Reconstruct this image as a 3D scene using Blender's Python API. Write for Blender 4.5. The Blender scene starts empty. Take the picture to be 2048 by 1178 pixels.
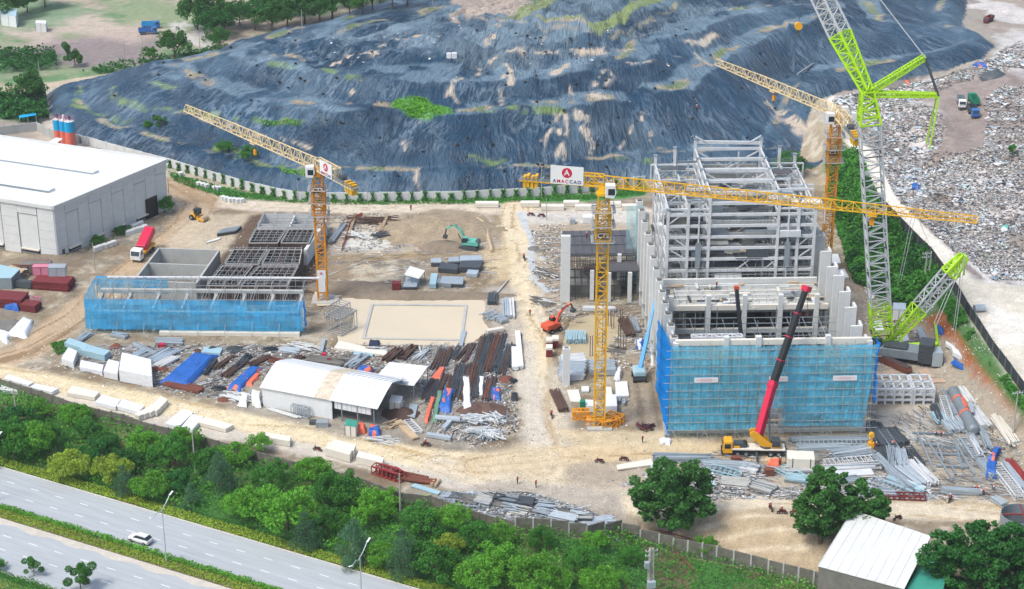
import bpy, math, random
import numpy as np
from mathutils import Vector, Matrix, Quaternion
random.seed(7); RS = np.random.RandomState(11)
PI = math.pi
scene = bpy.context.scene
COLL = scene.collection

# ---------------------------------------------------------------- camera, world, sun, exposure
TH = math.radians(24.0); FPX = 3900.0; HC = 184.0; CX, CY = 1024.0, 589.0
cam_d = bpy.data.cameras.new('camera'); cam = bpy.data.objects.new('camera', cam_d); COLL.objects.link(cam)
cam.location = (0, 0, HC); cam.rotation_euler = (PI/2 - TH, 0, 0)
cam_d.sensor_width = 36.0; cam_d.lens = FPX/2048*36.0; cam_d.clip_start = 1.0; cam_d.clip_end = 6000.0
scene.camera = cam
SUN_EL, SUN_AZ = math.radians(58), math.radians(-125)      # azimuth from +Y, clockwise
world = bpy.data.worlds.new('World'); scene.world = world; world.use_nodes = True
wn = world.node_tree; bg = wn.nodes['Background']
sky = wn.nodes.new('ShaderNodeTexSky'); sky.sky_type = 'NISHITA'; sky.sun_disc = False
sky.sun_elevation = SUN_EL; sky.sun_rotation = SUN_AZ; sky.air_density = 1.0; sky.dust_density = 4.0; sky.ozone_density = 1.0
wn.links.new(sky.outputs[0], bg.inputs[0]); bg.inputs[1].default_value = 0.15
sun_d = bpy.data.lights.new('sun', 'SUN'); sun = bpy.data.objects.new('sun', sun_d); COLL.objects.link(sun)
sun_d.energy = 1.4; sun_d.angle = math.radians(15); sun_d.color = (1.0, 0.97, 0.93)
sdir = Vector((math.cos(SUN_EL)*math.sin(SUN_AZ), math.cos(SUN_EL)*math.cos(SUN_AZ), math.sin(SUN_EL)))
sun.rotation_euler = sdir.to_track_quat('Z', 'Y').to_euler()
scene.view_settings.view_transform = 'Standard'; scene.view_settings.look = 'None'
scene.view_settings.exposure = 0.85; scene.view_settings.gamma = 1.0
scene.cycles.max_bounces = 5; scene.cycles.transparent_max_bounces = 10; scene.cycles.volume_bounces = 0

# ---------------------------------------------------------------- reading places off the photograph
ST, CT = math.sin(TH), math.cos(TH)
def ray(px, py): u = px-CX; v = py-CY; return u, FPX*CT - v*ST, -(FPX*ST + v*CT)
def G(px, py, z=0.0):
    dx, dy, dz = ray(px, py); t = (z-HC)/dz; return Vector((dx*t, dy*t, z))
def PV(px, py, Y):
    dx, dy, dz = ray(px, py); t = Y/dy; return Vector((dx*t, Y, HC+dz*t))
def PX(X, Y, Z):
    y = Y; z = Z-HC; d = y*CT - z*ST; up = y*ST + z*CT; return CX+FPX*X/d, CY-FPX*up/d
def s2l(c): return c/12.92 if c <= .04045 else ((c+.055)/1.055)**2.4
def HX(h, k=0.66):
    return tuple(min(.9, s2l(int(h[i:i+2], 16)/255)*k) for i in (0, 2, 4))

# ---------------------------------------------------------------- numpy noise and distance fields
def vnoise(x, y, seed=0):
    xi = np.floor(x); yi = np.floor(y); fx = x-xi; fy = y-yi
    fx = fx*fx*(3-2*fx); fy = fy*fy*(3-2*fy); xi = xi.astype(np.int64); yi = yi.astype(np.int64)
    def h(a, b):
        n = (a*374761393 + b*668265263 + seed*974711) & 0xffffffff
        n = ((n ^ (n >> 13))*1274126177) & 0xffffffff
        return ((n ^ (n >> 16)) & 0xffff)/65535.0
    return (h(xi, yi)*(1-fx)+h(xi+1, yi)*fx)*(1-fy) + (h(xi, yi+1)*(1-fx)+h(xi+1, yi+1)*fx)*fy
def fbm(x, y, s, seed=0, o=4):
    a = 0; w = 1; t = 0; x = x/s; y = y/s
    for i in range(o):
        a = a + w*vnoise(x, y, seed+i*17); t += w; w *= .5; x = x*2.03+3.1; y = y*2.03-1.7
    return a/t - .5
def sstep(a, b, x): t = np.clip((x-a)/(b-a), 0, 1); return t*t*(3-2*t)
def seg_dist(X, Y, line):
    """distance to a polyline, arc length at the nearest point, signed offset (left +)"""
    best = np.full(X.shape, 1e9); s = np.zeros(X.shape); side = np.zeros(X.shape); acc = 0
    for (ax, ay), (bx, by) in zip(line[:-1], line[1:]):
        dx, dy = bx-ax, by-ay; L2 = dx*dx+dy*dy; L = math.sqrt(L2)
        t = np.clip(((X-ax)*dx+(Y-ay)*dy)/L2, 0, 1); ex = X-ax-t*dx; ey = Y-ay-t*dy; d = np.hypot(ex, ey)
        m = d < best; best = np.where(m, d, best); s = np.where(m, acc+t*L, s)
        side = np.where(m, np.sign(dx*(Y-ay)-dy*(X-ax))*d, side); acc += L
    return best, s, side
def sdf_poly(X, Y, poly):
    n = len(poly); ins = np.zeros(X.shape, bool); best = np.full(X.shape, 1e9)
    for i in range(n):
        ax, ay = poly[i]; bx, by = poly[(i+1) % n]; dx, dy = bx-ax, by-ay; L2 = dx*dx+dy*dy+1e-9
        t = np.clip(((X-ax)*dx+(Y-ay)*dy)/L2, 0, 1); best = np.minimum(best, np.hypot(X-ax-t*dx, Y-ay-t*dy))
        c = ((ay > Y) != (by > Y)) & (X < (bx-ax)*(Y-ay)/(by-ay+1e-12)+ax); ins ^= c
    return np.where(ins, best, -best)
def GL(pts, z=0.0):
    return [tuple(G(p[0], p[1], p[2] if len(p) > 2 else z)[:2]) for p in pts]

# ---------------------------------------------------------------- terrain shape
LF = GL([(100, 185, 0), (98, 215, 0), (108, 250, 0), (165, 288, 0), (250, 313, 0), (340, 334, 0), (480, 374, 0), (600, 386, 0),
         (760, 388, 0), (900, 386, 0), (1060, 378, 0), (1180, 368, 0), (1380, 345, 1), (1500, 330, 2), (1655, 310, 4),
         (1640, 285, 7), (1600, 262, 8), (1615, 215, 9), (1635, 175, 11), (1690, 150, 12), (1790, 135, 13), (1900, 124, 14),
         (1965, 108, 15), (1992, 82, 15), (1965, 45, 16), (1928, 10, 16), (1940, -60, 17)]) + [(200, 800), (-20, 760)] + \
     GL([(830, 10, 0), (640, 60, 0), (540, 88, 0), (420, 115, 0), (260, 150, 0)])
EDGE = GL([(1600, 150, 10), (1640, 215, 9), (1700, 300, 7), (1745, 400, 7), (1850, 500, 7), (1890, 560, 7), (1935, 640, 7), (1990, 720, 7), (2060, 800, 7), (2200, 960, 7)])
WALL = GL([(-60, 758), (85, 803), (150, 826), (249, 850), (283, 862), (366, 883), (512, 923), (594, 946), (716, 975), (806, 1008), (861, 1012),
           (958, 1046), (1031, 1065), (1173, 1092, -2), (1243, 1077, -2.5), (1318, 1092, -3), (1433, 1122, -4), (1536, 1150, -4), (1688, 1188, -4), (1900, 1240, -4)])
WALL_Z = [0]*13 + [-2, -2.5, -3, -4, -4, -4, -4]
POND = GL([(632, 577), (650, 575), (682, 581), (712, 588), (760, 590), (900, 592), (958, 593), (967, 602), (966, 640), (980, 660), (962, 672), (935, 690),
           (860, 690), (760, 690), (676, 689), (676, 668), (704, 660), (708, 640), (705, 614), (668, 610), (640, 612), (628, 600)])
POND2 = GL([(1140, 640), (1180, 628), (1235, 632), (1240, 660), (1225, 690), (1215, 730), (1160, 735), (1120, 712), (1130, 670)])
PROF_D = [0, 3, 6, 11, 19, 28, 36, 44, 50, 57, 66, 80, 92, 130, 400]
PROF_Z = [0, 2.0, 3.3, 3.4, 8.0, 12.4, 12.7, 16.2, 16.6, 16.7, 20.0, 21.2, 21.6, 22.3, 23]
POOLS = GL([(1028, 28, 22), (1190, 52, 22), (1310, -10, 22), (1180, -40, 22)])
def terrain(X, Y, detail=True):
    X = np.asarray(X, float); Y = np.asarray(Y, float)
    z = np.zeros(X.shape)
    _, _, se = seg_dist(X, Y, EDGE)                       # EDGE runs from far to near: left of it (+) is the dump side
    zr = 7*sstep(-9, 0, se)*sstep(620, 560, Y*0+Y-0*X) + 0
    zr = zr + 6.5*sstep(10, 60, se)*sstep(430, 500, Y)
    z = z + zr
    dl = sdf_poly(X, Y, LF)
    warp = fbm(X, Y, 46, 3, 3)*15 + fbm(X, Y, 15, 9, 3)*4
    dd = np.clip(dl + warp*sstep(0, 18, dl), 0, 1e9)
    zl = np.interp(dd, PROF_D, PROF_Z)
    zl = zl + sstep(8, 40, dl)*(fbm(X, Y, 38, 21, 3)*3.4 + fbm(X, Y, 11, 5, 3)*2.0)
    zl = zl + 5.0*np.exp(-(((X-95)/26)**2+((Y-572)/16)**2))*sstep(4, 14, dl)
    zl = zl + 3.0*np.exp(-(((X-18)/20)**2+((Y-560)/7)**2))*sstep(4, 14, dl)
    rim = sstep(110, 150, X)*sstep(0, 26, dl)
    z = np.where(dl > 0, np.maximum(z*(1-sstep(0, 60, dl)*.6), 0) + np.maximum(zl - 0.45*zr*sstep(0, 30, dl), 0), z)
    # ponds, ditch, foreground slope
    z = z - .55*sstep(-.3, .7, sdf_poly(X, Y, POND)) - .5*sstep(-.3, .7, sdf_poly(X, Y, POND2))
    _, sa, sw = seg_dist(X, Y, WALL)                      # WALL runs left to right: right of it (-) is the road side
    drop = -4.0*sstep(8, 34, X)*sstep(13, 1.5, sw)
    z = z + drop - .8*sstep(1, -4, sw)*sstep(-20, -60, X)*0
    if detail:
        m = np.clip(sstep(-2, -8, sw), 0, 1)
        z = z + fbm(X, Y, 7, 31, 3)*.35*(dl <= 0)*sstep(620, 380, Y)*(1-m)
        g = sstep(12, 20, se)*(dl <= 0)
        z = z + g*(fbm(X, Y, 14, 44, 4)*5.0)
    return z
def tz(x, y): return float(terrain(np.array([x]), np.array([y]))[0])
def P(px, py, dz=0.0):
    """first hit of the picture ray with the terrain"""
    dx, dy, dz_ = ray(px, py); t0 = (40-HC)/dz_; t1 = (-6-HC)/dz_
    t = np.linspace(t0, t1, 500); zz = HC+dz_*t; h = terrain(dx*t, dy*t); k = int(np.argmax(zz <= h))
    if zz[k] > h[k]: k = len(t)-1
    if k > 0:
        a = (zz[k-1]-h[k-1]); b = (h[k]-zz[k]); f = a/(a+b+1e-9); tt = t[k-1]+(t[k]-t[k-1])*f
    else: tt = t[0]
    return Vector((dx*tt, dy*tt, HC+dz_*tt+dz))
def PL(pts): return [tuple(P(x, y)[:2]) for x, y in pts]

# ---------------------------------------------------------------- materials
MATS = {}
def pmat(name, col, rough=.7, metal=0.0, var=.12, scale=.6, bump=0.0, bscale=4.0, stretch=(1, 1, 1), spec=.35, attr=None, trans=0.0, coord='Object', alpha=1.0, var2=.0, scale2=6, orand=0.0):
    if name in MATS: return MATS[name]
    m = bpy.data.materials.new(name); m.use_nodes = True; MATS[name] = m
    nt = m.node_tree; N = nt.nodes; L = nt.links; b = N['Principled BSDF']; out = N['Material Output']
    if isinstance(col, str): col = HX(col)
    b.inputs['Roughness'].default_value = rough; b.inputs['Metallic'].default_value = metal
    b.inputs['Specular IOR Level'].default_value = spec
    tc = N.new('ShaderNodeTexCoord'); mp = N.new('ShaderNodeMapping'); mp.inputs['Scale'].default_value = stretch
    L.new(tc.outputs[coord], mp.inputs[0])
    nz = N.new('ShaderNodeTexNoise'); nz.inputs['Scale'].default_value = scale; nz.inputs['Detail'].default_value = 6; nz.inputs['Roughness'].default_value = .65
    L.new(mp.outputs[0], nz.inputs[0])
    def mul(cin, fac_out, amt):
        r = N.new('ShaderNodeMapRange'); r.inputs[1].default_value = .25; r.inputs[2].default_value = .75
        r.inputs[3].default_value = 1-amt; r.inputs[4].default_value = 1+amt; L.new(fac_out, r.inputs[0])
        v = N.new('ShaderNodeVectorMath'); v.operation = 'SCALE'; L.new(cin, v.inputs[0]); L.new(r.outputs[0], v.inputs[3]); return v.outputs[0]
    if attr:
        a = N.new('ShaderNodeAttribute'); a.attribute_name = attr; c = a.outputs['Color']
    else:
        a = N.new('ShaderNodeRGB'); a.outputs[0].default_value = (*col, 1); c = a.outputs[0]
    c = mul(c, nz.outputs[0], var)
    if var2:
        n2 = N.new('ShaderNodeTexNoise'); n2.inputs['Scale'].default_value = scale2; n2.inputs['Detail'].default_value = 3
        L.new(mp.outputs[0], n2.inputs[0]); c = mul(c, n2.outputs[0], var2)
    if orand:
        oi = N.new('ShaderNodeObjectInfo'); r = N.new('ShaderNodeMapRange'); r.inputs[3].default_value = 1-orand; r.inputs[4].default_value = 1+orand
        L.new(oi.outputs['Random'], r.inputs[0]); v = N.new('ShaderNodeVectorMath'); v.operation = 'SCALE'; L.new(c, v.inputs[0]); L.new(r.outputs[0], v.inputs[3]); c = v.outputs[0]
    L.new(c, b.inputs['Base Color'])
    if bump:
        n3 = N.new('ShaderNodeTexNoise'); n3.inputs['Scale'].default_value = bscale; n3.inputs['Detail'].default_value = 5; L.new(mp.outputs[0], n3.inputs[0])
        bp = N.new('ShaderNodeBump'); bp.inputs['Strength'].default_value = bump; bp.inputs['Distance'].default_value = .3
        L.new(n3.outputs[0], bp.inputs['Height']); L.new(bp.outputs[0], b.inputs['Normal'])
    if trans:
        t = N.new('ShaderNodeBsdfTranslucent'); L.new(c, t.inputs[0]); mx = N.new('ShaderNodeMixShader'); mx.inputs[0].default_value = trans
        L.new(b.outputs[0], mx.inputs[1]); L.new(t.outputs[0], mx.inputs[2]); L.new(mx.outputs[0], out.inputs[0])
    return m
def net_mat(name, col, dens, var=.25, scale=.35, stretch=(1, 1, .35)):
    m = bpy.data.materials.new(name); m.use_nodes = True; nt = m.node_tree; N = nt.nodes; L = nt.links; out = N['Material Output']
    N.remove(N['Principled BSDF']); col = HX(col, .92)
    tc = N.new('ShaderNodeTexCoord'); mp = N.new('ShaderNodeMapping'); mp.inputs['Scale'].default_value = stretch; L.new(tc.outputs['Object'], mp.inputs[0])
    nz = N.new('ShaderNodeTexNoise'); nz.inputs['Scale'].default_value = scale; nz.inputs['Detail'].default_value = 5; L.new(mp.outputs[0], nz.inputs[0])
    vo = N.new('ShaderNodeTexVoronoi'); vo.inputs['Scale'].default_value = .32; mp2 = N.new('ShaderNodeMapping'); mp2.inputs['Scale'].default_value = (.55, 1, 1.5)
    vo.distance = 'CHEBYCHEV'; L.new(tc.outputs['Object'], mp2.inputs[0]); L.new(mp2.outputs[0], vo.inputs[0])
    ad = N.new('ShaderNodeMath'); ad.operation = 'MULTIPLY_ADD'; L.new(vo.outputs['Color'], ad.inputs[0]); ad.inputs[1].default_value = .5; L.new(nz.outputs[0], ad.inputs[2])
    r = N.new('ShaderNodeMapRange'); r.inputs[1].default_value = .45; r.inputs[2].default_value = 1.05; r.inputs[3].default_value = dens-var; r.inputs[4].default_value = dens+var
    L.new(ad.outputs[0], r.inputs[0])
    tr = N.new('ShaderNodeBsdfTransparent'); tr.inputs[0].default_value = (.6+.4*col[0], .85+.15*col[1], .97, 1)
    df = N.new('ShaderNodeBsdfDiffuse'); df.inputs[0].default_value = (*col, 1); tl = N.new('ShaderNodeBsdfTranslucent'); tl.inputs[0].default_value = (*col, 1)
    m1 = N.new('ShaderNodeMixShader'); m1.inputs[0].default_value = .35; L.new(df.outputs[0], m1.inputs[1]); L.new(tl.outputs[0], m1.inputs[2])
    m2 = N.new('ShaderNodeMixShader'); L.new(r.outputs[0], m2.inputs[0]); L.new(tr.outputs[0], m2.inputs[1]); L.new(m1.outputs[0], m2.inputs[2]); L.new(m2.outputs[0], out.inputs[0])
    return m
M = {}
def mm(key, *a, **k): M[key] = pmat(key, *a, **k)
mm('white_panel', 'eef3f4', rough=.5, var=.07, scale=.12, var2=.05, scale2=1.2, stretch=(1, .3, 1))
mm('rusty_roof', 'd9cdb8', var=.35, scale=.9, var2=.2, scale2=3)
mm('cream_slab', 'ece8da', var=.06, scale=.5, orand=.05)
mm('concrete', 'bcbfba', rough=.85, var=.14, scale=.25, var2=.08, scale2=2.5, bump=.15)
mm('concrete_light', 'e2e6e4', rough=.85, var=.08, scale=.3, var2=.05, scale2=2)
mm('concrete_dark', '7d7c76', rough=.9, var=.25, scale=.5, var2=.15, scale2=3)
mm('wall_old', '75746a', rough=.95, var=.4, scale=.8, var2=.2, scale2=4)
mm('formwork', '54433b', rough=.85, var=.35, scale=.5, var2=.2, scale2=3)
mm('deck_black', '5c5c60', rough=.6, var=.2, scale=.6, var2=.1)
mm('galv', 'c2d0d8', rough=.42, metal=.35, var=.12, scale=.8, orand=.12)
mm('steel_white', 'dde2e4', rough=.5, var=.14, scale=.7)
mm('steel_grey', '96a3aa', rough=.5, metal=.2, var=.15, orand=.15)
mm('steel_dark', '4c5459', rough=.55, var=.2, orand=.15)
mm('rebar', '5f4a40', rough=.85, var=.3, orand=.2)
mm('rust', '7a4a3a', rough=.9, var=.3, orand=.1)
mm('tube', 'b9bdbd', rough=.45, metal=.3, var=.1)
mm('red_steel', '9b3a36', rough=.6, var=.2)
mm('maroon', '7b2f33', rough=.7, var=.2, orand=.1)
mm('tarp_blue', '2a68bd', rough=.5, var=.3, scale=.8, bump=.5, bscale=1.5)
mm('tarp_white', 'e9eef2', rough=.55, var=.06, scale=.8, bump=.5, bscale=1.5)
mm('tarp_orange', 'f07a5a', rough=.5, var=.12, bump=.4)
mm('tarp_green', '6d9c7e', rough=.6, var=.15, bump=.4)
mm('net_black', '3a4348', rough=.85, var=.2)
mm('crane_yellow', 'f2bb1c', rough=.45, var=.1, scale=1)
mm('crane_orange', 'f0a020', rough=.45, var=.15, scale=1)
mm('crane_cream', 'efd9a6', rough=.5, var=.1, scale=1)
mm('lime', 'b9ee22', rough=.4, var=.06)
mm('boom_grey', 'c6ccce', rough=.45, var=.06)
mm('white_paint', 'f6f8f8', rough=.35, var=.03)
mm('glass', '2c3a42', rough=.12, spec=.6, var=.05)
mm('black_paint', '23272a', rough=.4, var=.1)
mm('rubber', '2c2c2c', rough=.9, var=.15)
mm('crane_red', 'd81f4a', rough=.35, var=.05)
mm('machine_yellow', 'f4b52e', rough=.45, var=.08)
mm('machine_orange', 'e0603c', rough=.55, var=.2)
mm('machine_teal', '6cc4b2', rough=.55, var=.2)
mm('lift_blue', '2a9fe0', rough=.4, var=.05)
mm('sign_red', 'd5254a', rough=.5, var=.02)
mm('sign_navy', '34407e', rough=.5, var=.02)
mm('plate_dark', '4a3c34', rough=.6, var=.05)
mm('sign_pink', 'd98aa0', rough=.6, var=.05)
mm('silo_blue', '12aee6', rough=.5, var=.06)
mm('silo_red', 'ee7a66', rough=.5, var=.06)
mm('roof_teal', '3fa08c', rough=.6, var=.15)
mm('roof_blue', 'a8cbd6', rough=.45, var=.08)
mm('wood', 'c9b393', rough=.85, var=.15)
mm('steel_plate', 'c7ad97', rough=.8, var=.15)
mm('dirt_heap', '8f8270', rough=1, var=.25, scale=.5, var2=.2, scale2=4, bump=.5)
mm('earth_pale', 'a8997f', rough=1, var=.3, scale=.4, var2=.3, scale2=2.5, bump=.6)
mm('bark', '7a6a58', rough=.95, var=.2)
mm('pole', 'b9b7ae', rough=.85, var=.1)
mm('skin', 'b98565', rough=.6)
mm('cloth_navy', '27344f', rough=.9); mm('cloth_dark', '2f3133', rough=.9); mm('vest', 'f2643a', rough=.8); mm('helmet_red', 'e2402c', rough=.4); mm('helmet_white', 'f2f2f2', rough=.4)
mm('kerb', 'd8d6ce', rough=.85, var=.1)
mm('road_paint', 'f2f5f5', rough=.7, var=.08)
mm('sealed_blue', '3b78c0', rough=.6, var=.1)
mm('green_box', '1f8a6a', rough=.5, var=.05)
mm('ground', 'ffffff', rough=.95, attr='Col', var=.18, scale=.5, var2=.24, scale2=3.2, bump=.8, bscale=1.6, spec=.15)
mm('litter', 'ffffff', rough=.6, attr='Col', var=.1, spec=.3)
leafs = dict(leaf_bright=('74bc3c', .25), leaf_mid=('529a38', .25), leaf_dark=('3c8038', .2), leaf_pine=('5a8a62', .18), leaf_yellow=('a6c244', .2), leaf_deep=('4f8c3e', .25))
for k, (c, v) in leafs.items(): mm(k, c, rough=.6, var=v, scale=.35, var2=.25, scale2=2.5, trans=.3, orand=.16, spec=.25)
M['net'] = net_mat('safety_net_cyan', '70d4f8', .56, .26)
M['net_deep'] = net_mat('safety_net_blue', '1b8fe6', .85, .1)
M['net_low'] = net_mat('safety_net_low', '50bdf6', .56, .22)
M['net_white'] = net_mat('safety_net_pale', 'bfe3ee', .35, .15)

def membrane():
    m = bpy.data.materials.new('black_membrane'); m.use_nodes = True; nt = m.node_tree; N = nt.nodes; L = nt.links; b = N['Principled BSDF']
    a = N.new('ShaderNodeAttribute'); a.attribute_name = 'Col'
    uv = N.new('ShaderNodeAttribute'); uv.attribute_name = 'Flow'
    hs = []
    for sc, st, w in ((1.0, (.55, .11, 1), 1.0), (1.0, (.22, .08, 1), 1.4), (1.0, (2.2, .5, 1), .25)):
        mp = N.new('ShaderNodeMapping'); mp.inputs['Scale'].default_value = st; L.new(uv.outputs['Vector'], mp.inputs[0])
        nz = N.new('ShaderNodeTexNoise'); nz.inputs['Scale'].default_value = sc; nz.inputs['Detail'].default_value = 5; nz.inputs['Roughness'].default_value = .6; nz.inputs['Distortion'].default_value = .25
        L.new(mp.outputs[0], nz.inputs[0])
        s = N.new('ShaderNodeMath'); s.operation = 'SUBTRACT'; L.new(nz.outputs[0], s.inputs[0]); s.inputs[1].default_value = .5
        ab = N.new('ShaderNodeMath'); ab.operation = 'ABSOLUTE'; L.new(s.outputs[0], ab.inputs[0])
        mu = N.new('ShaderNodeMath'); mu.operation = 'MULTIPLY'; mu.inputs[1].default_value = w; L.new(ab.outputs[0], mu.inputs[0]); hs.append(mu.outputs[0])
    s1 = N.new('ShaderNodeMath'); L.new(hs[0], s1.inputs[0]); L.new(hs[1], s1.inputs[1])
    s2 = N.new('ShaderNodeMath'); L.new(s1.outputs[0], s2.inputs[0]); L.new(hs[2], s2.inputs[1])
    bp = N.new('ShaderNodeBump'); bp.invert = True; bp.inputs['Strength'].default_value = 1.0; bp.inputs['Distance'].default_value = 1.9; L.new(s2.outputs[0], bp.inputs['Height']); L.new(bp.outputs[0], b.inputs['Normal'])
    # paler colour along the creases, broken up by a slow noise
    r = N.new('ShaderNodeMapRange'); r.inputs[1].default_value = .0; r.inputs[2].default_value = .055; r.inputs[3].default_value = 1.0; r.inputs[4].default_value = 0.0; L.new(hs[0], r.inputs[0])
    nz = N.new('ShaderNodeTexNoise'); nz.inputs['Scale'].default_value = .09; nz.inputs['Detail'].default_value = 4; L.new(uv.outputs['Vector'], nz.inputs[0])
    r2 = N.new('ShaderNodeMapRange'); r2.inputs[1].default_value = .42; r2.inputs[2].default_value = .7; r2.inputs[3].default_value = .0; r2.inputs[4].default_value = .38; L.new(nz.outputs[0], r2.inputs[0])
    mu = N.new('ShaderNodeMath'); mu.operation = 'MULTIPLY'; L.new(r.outputs[0], mu.inputs[0]); L.new(r2.outputs[0], mu.inputs[1])
    mx = N.new('ShaderNodeMixRGB'); L.new(mu.outputs[0], mx.inputs[0]); L.new(a.outputs['Color'], mx.inputs[1]); mx.inputs[2].default_value = (.3, .4, .48, 1)
    L.new(mx.outputs[0], b.inputs['Base Color']); b.inputs['Roughness'].default_value = .4; b.inputs['Specular IOR Level'].default_value = .32
    return m
M['membrane'] = membrane()
# ---------------------------------------------------------------- mesh building
def tag(o, label=None, cat=None, group=None, kind=None):
    if label: o['label'] = label
    if cat: o['category'] = cat
    if group: o['group'] = group
    if kind: o['kind'] = kind
    return o
def thing(name, label, cat, loc=(0, 0, 0), rz=0.0, group=None):
    o = bpy.data.objects.new(name, None); COLL.objects.link(o); o.location = loc; o.rotation_euler = (0, 0, rz); o.empty_display_size = .5
    return tag(o, label, cat, group)
class MB:
    def __init__(s): s.v = []; s.f = []; s.m = []; s.mats = []
    def mi(s, k):
        if k is None: k = s.mats[0] if s.mats else 'steel_grey'
        if k not in s.mats: s.mats.append(k)
        return s.mats.index(k)
    def add(s, vs, fs, k=None):
        b = len(s.v); i = s.mi(k); s.v += [tuple(v) for v in vs]; s.f += [tuple(b+j for j in f) for f in fs]; s.m += [i]*len(fs); return s
    BF = [(0, 3, 2, 1), (4, 5, 6, 7), (0, 1, 5, 4), (1, 2, 6, 5), (2, 3, 7, 6), (3, 0, 4, 7)]
    def box(s, x, y, z, sx, sy, sz, k=None, rz=0, rx=0, ry=0):
        """centre x,y ; BOTTOM z"""
        vs = [Vector((a*sx/2, b*sy/2, c)) for c in (0, sz) for a, b in ((-1, -1), (1, -1), (1, 1), (-1, 1))]
        if rx or ry or rz:
            R = Matrix.Rotation(rz, 3, 'Z') @ Matrix.Rotation(ry, 3, 'Y') @ Matrix.Rotation(rx, 3, 'X'); vs = [R @ v for v in vs]
        return s.add([(v.x+x, v.y+y, v.z+z) for v in vs], s.BF, k)
    def bar(s, p, q, w, k=None, h=None, n=4):
        p = Vector(p); q = Vector(q); d = q-p
        if d.length < 1e-6: return s
        d.normalize(); up = Vector((0, 0, 1)) if abs(d.z) < .95 else Vector((0, 1, 0)); a = d.cross(up).normalized(); b = d.cross(a).normalized(); h = h or w
        if n == 4:
            o = [a*x*w/2+b*y*h/2 for x, y in ((-1, -1), (1, -1), (1, 1), (-1, 1))]
            return s.add([p+e for e in o]+[q+e for e in o], s.BF, k)
        o = [a*math.cos(2*PI*i/n)*w/2+b*math.sin(2*PI*i/n)*h/2 for i in range(n)]
        fs = [(i, (i+1) % n, n+(i+1) % n, n+i) for i in range(n)]+[tuple(range(n-1, -1, -1)), tuple(range(n, 2*n))]
        return s.add([p+e for e in o]+[q+e for e in o], fs, k)
    def cyl(s, p, q, r1, r2=None, k=None, n=14):
        p = Vector(p); q = Vector(q); r2 = r1 if r2 is None else r2; d = (q-p).normalized(); up = Vector((0, 0, 1)) if abs(d.z) < .95 else Vector((0, 1, 0))
        a = d.cross(up).normalized(); b = d.cross(a).normalized(); e = [(a*math.cos(2*PI*i/n)+b*math.sin(2*PI*i/n)) for i in range(n)]
        return s.add([p+x*r1 for x in e]+[q+x*r2 for x in e], [(i, (i+1) % n, n+(i+1) % n, n+i) for i in range(n)]+[tuple(range(n-1, -1, -1)), tuple(range(n, 2*n))], k)
    def poly(s, pts, th, k=None):
        """flat or bent polygon given thickness downwards"""
        n = len(pts); top = [Vector(p) for p in pts]; bot = [p-Vector((0, 0, th)) for p in top]
        return s.add(top+bot, [tuple(range(n)), tuple(range(2*n-1, n-1, -1))]+[(i, n+i, n+(i+1) % n, (i+1) % n) for i in range(n)], k)
    def prism(s, prof, y0, y1, k=None, ax='y'):
        """profile in x,z extruded along y (or profile y,z along x)"""
        n = len(prof)
        if ax == 'y': vs = [(a, y0, b) for a, b in prof]+[(a, y1, b) for a, b in prof]
        else: vs = [(y0, a, b) for a, b in prof]+[(y1, a, b) for a, b in prof]
        return s.add(vs, [tuple(range(n)), tuple(range(2*n-1, n-1, -1))]+[(i, n+i, n+(i+1) % n, (i+1) % n) for i in range(n)], k)
    def lattice(s, p, q, w, h, n, rc, rb, k=None, w2=None, h2=None, side=None, tri=False, kk=None):
        p = Vector(p); q = Vector(q); d = (q-p).normalized(); up = Vector((0, 0, 1)) if abs(d.z) < .9 else Vector((0, 1, 0))
        a = d.cross(up).normalized(); b = a.cross(d).normalized(); w2 = w if w2 is None else w2; h2 = h if h2 is None else h2
        cs = ((-1, -1), (1, -1), (1, 1), (-1, 1)) if not tri else ((-1, -1), (1, -1), (0, 1))
        m = len(cs)
        def pt(i, j):
            t = i/n; ww = w+(w2-w)*t; hh = h+(h2-h)*t; return p+(q-p)*t + a*cs[j][0]*ww/2 + b*cs[j][1]*hh/2
        for j in range(m):
            s.bar(pt(0, j), pt(n, j), rc, k)
            jj = (j+1) % m
            for i in range(n):
                if i % 2: s.bar(pt(i, j), pt(i+1, jj), rb, kk or k)
                else: s.bar(pt(i, jj), pt(i+1, j), rb, kk or k)
                s.bar(pt(i, j), pt(i, jj), rb, kk or k)
            s.bar(pt(n, j), pt(n, jj), rb, kk or k)
        return s
    def build(s, name, parent=None, smooth=False, bevel=0.0):
        me = bpy.data.meshes.new(name); me.from_pydata(s.v, [], s.f)
        for k in s.mats: me.materials.append(M[k])
        me.polygons.foreach_set('material_index', s.m)
        if smooth: me.polygons.foreach_set('use_smooth', [True]*len(s.f))
        me.update(); o = bpy.data.objects.new(name, me); COLL.objects.link(o)
        if parent is not None: o.parent = parent
        if bevel:
            bv = o.modifiers.new('bevel', 'BEVEL'); bv.width = bevel; bv.segments = 2; bv.limit_method = 'ANGLE'
        return o
def part(name, parent, mb, **k): return mb.build(name, parent, **k)
def copy_tree(o, parent=None):
    c = o.copy(); COLL.objects.link(c)
    if parent is not None: c.parent = parent
    for ch in o.children: copy_tree(ch, c)
    return c
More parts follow.
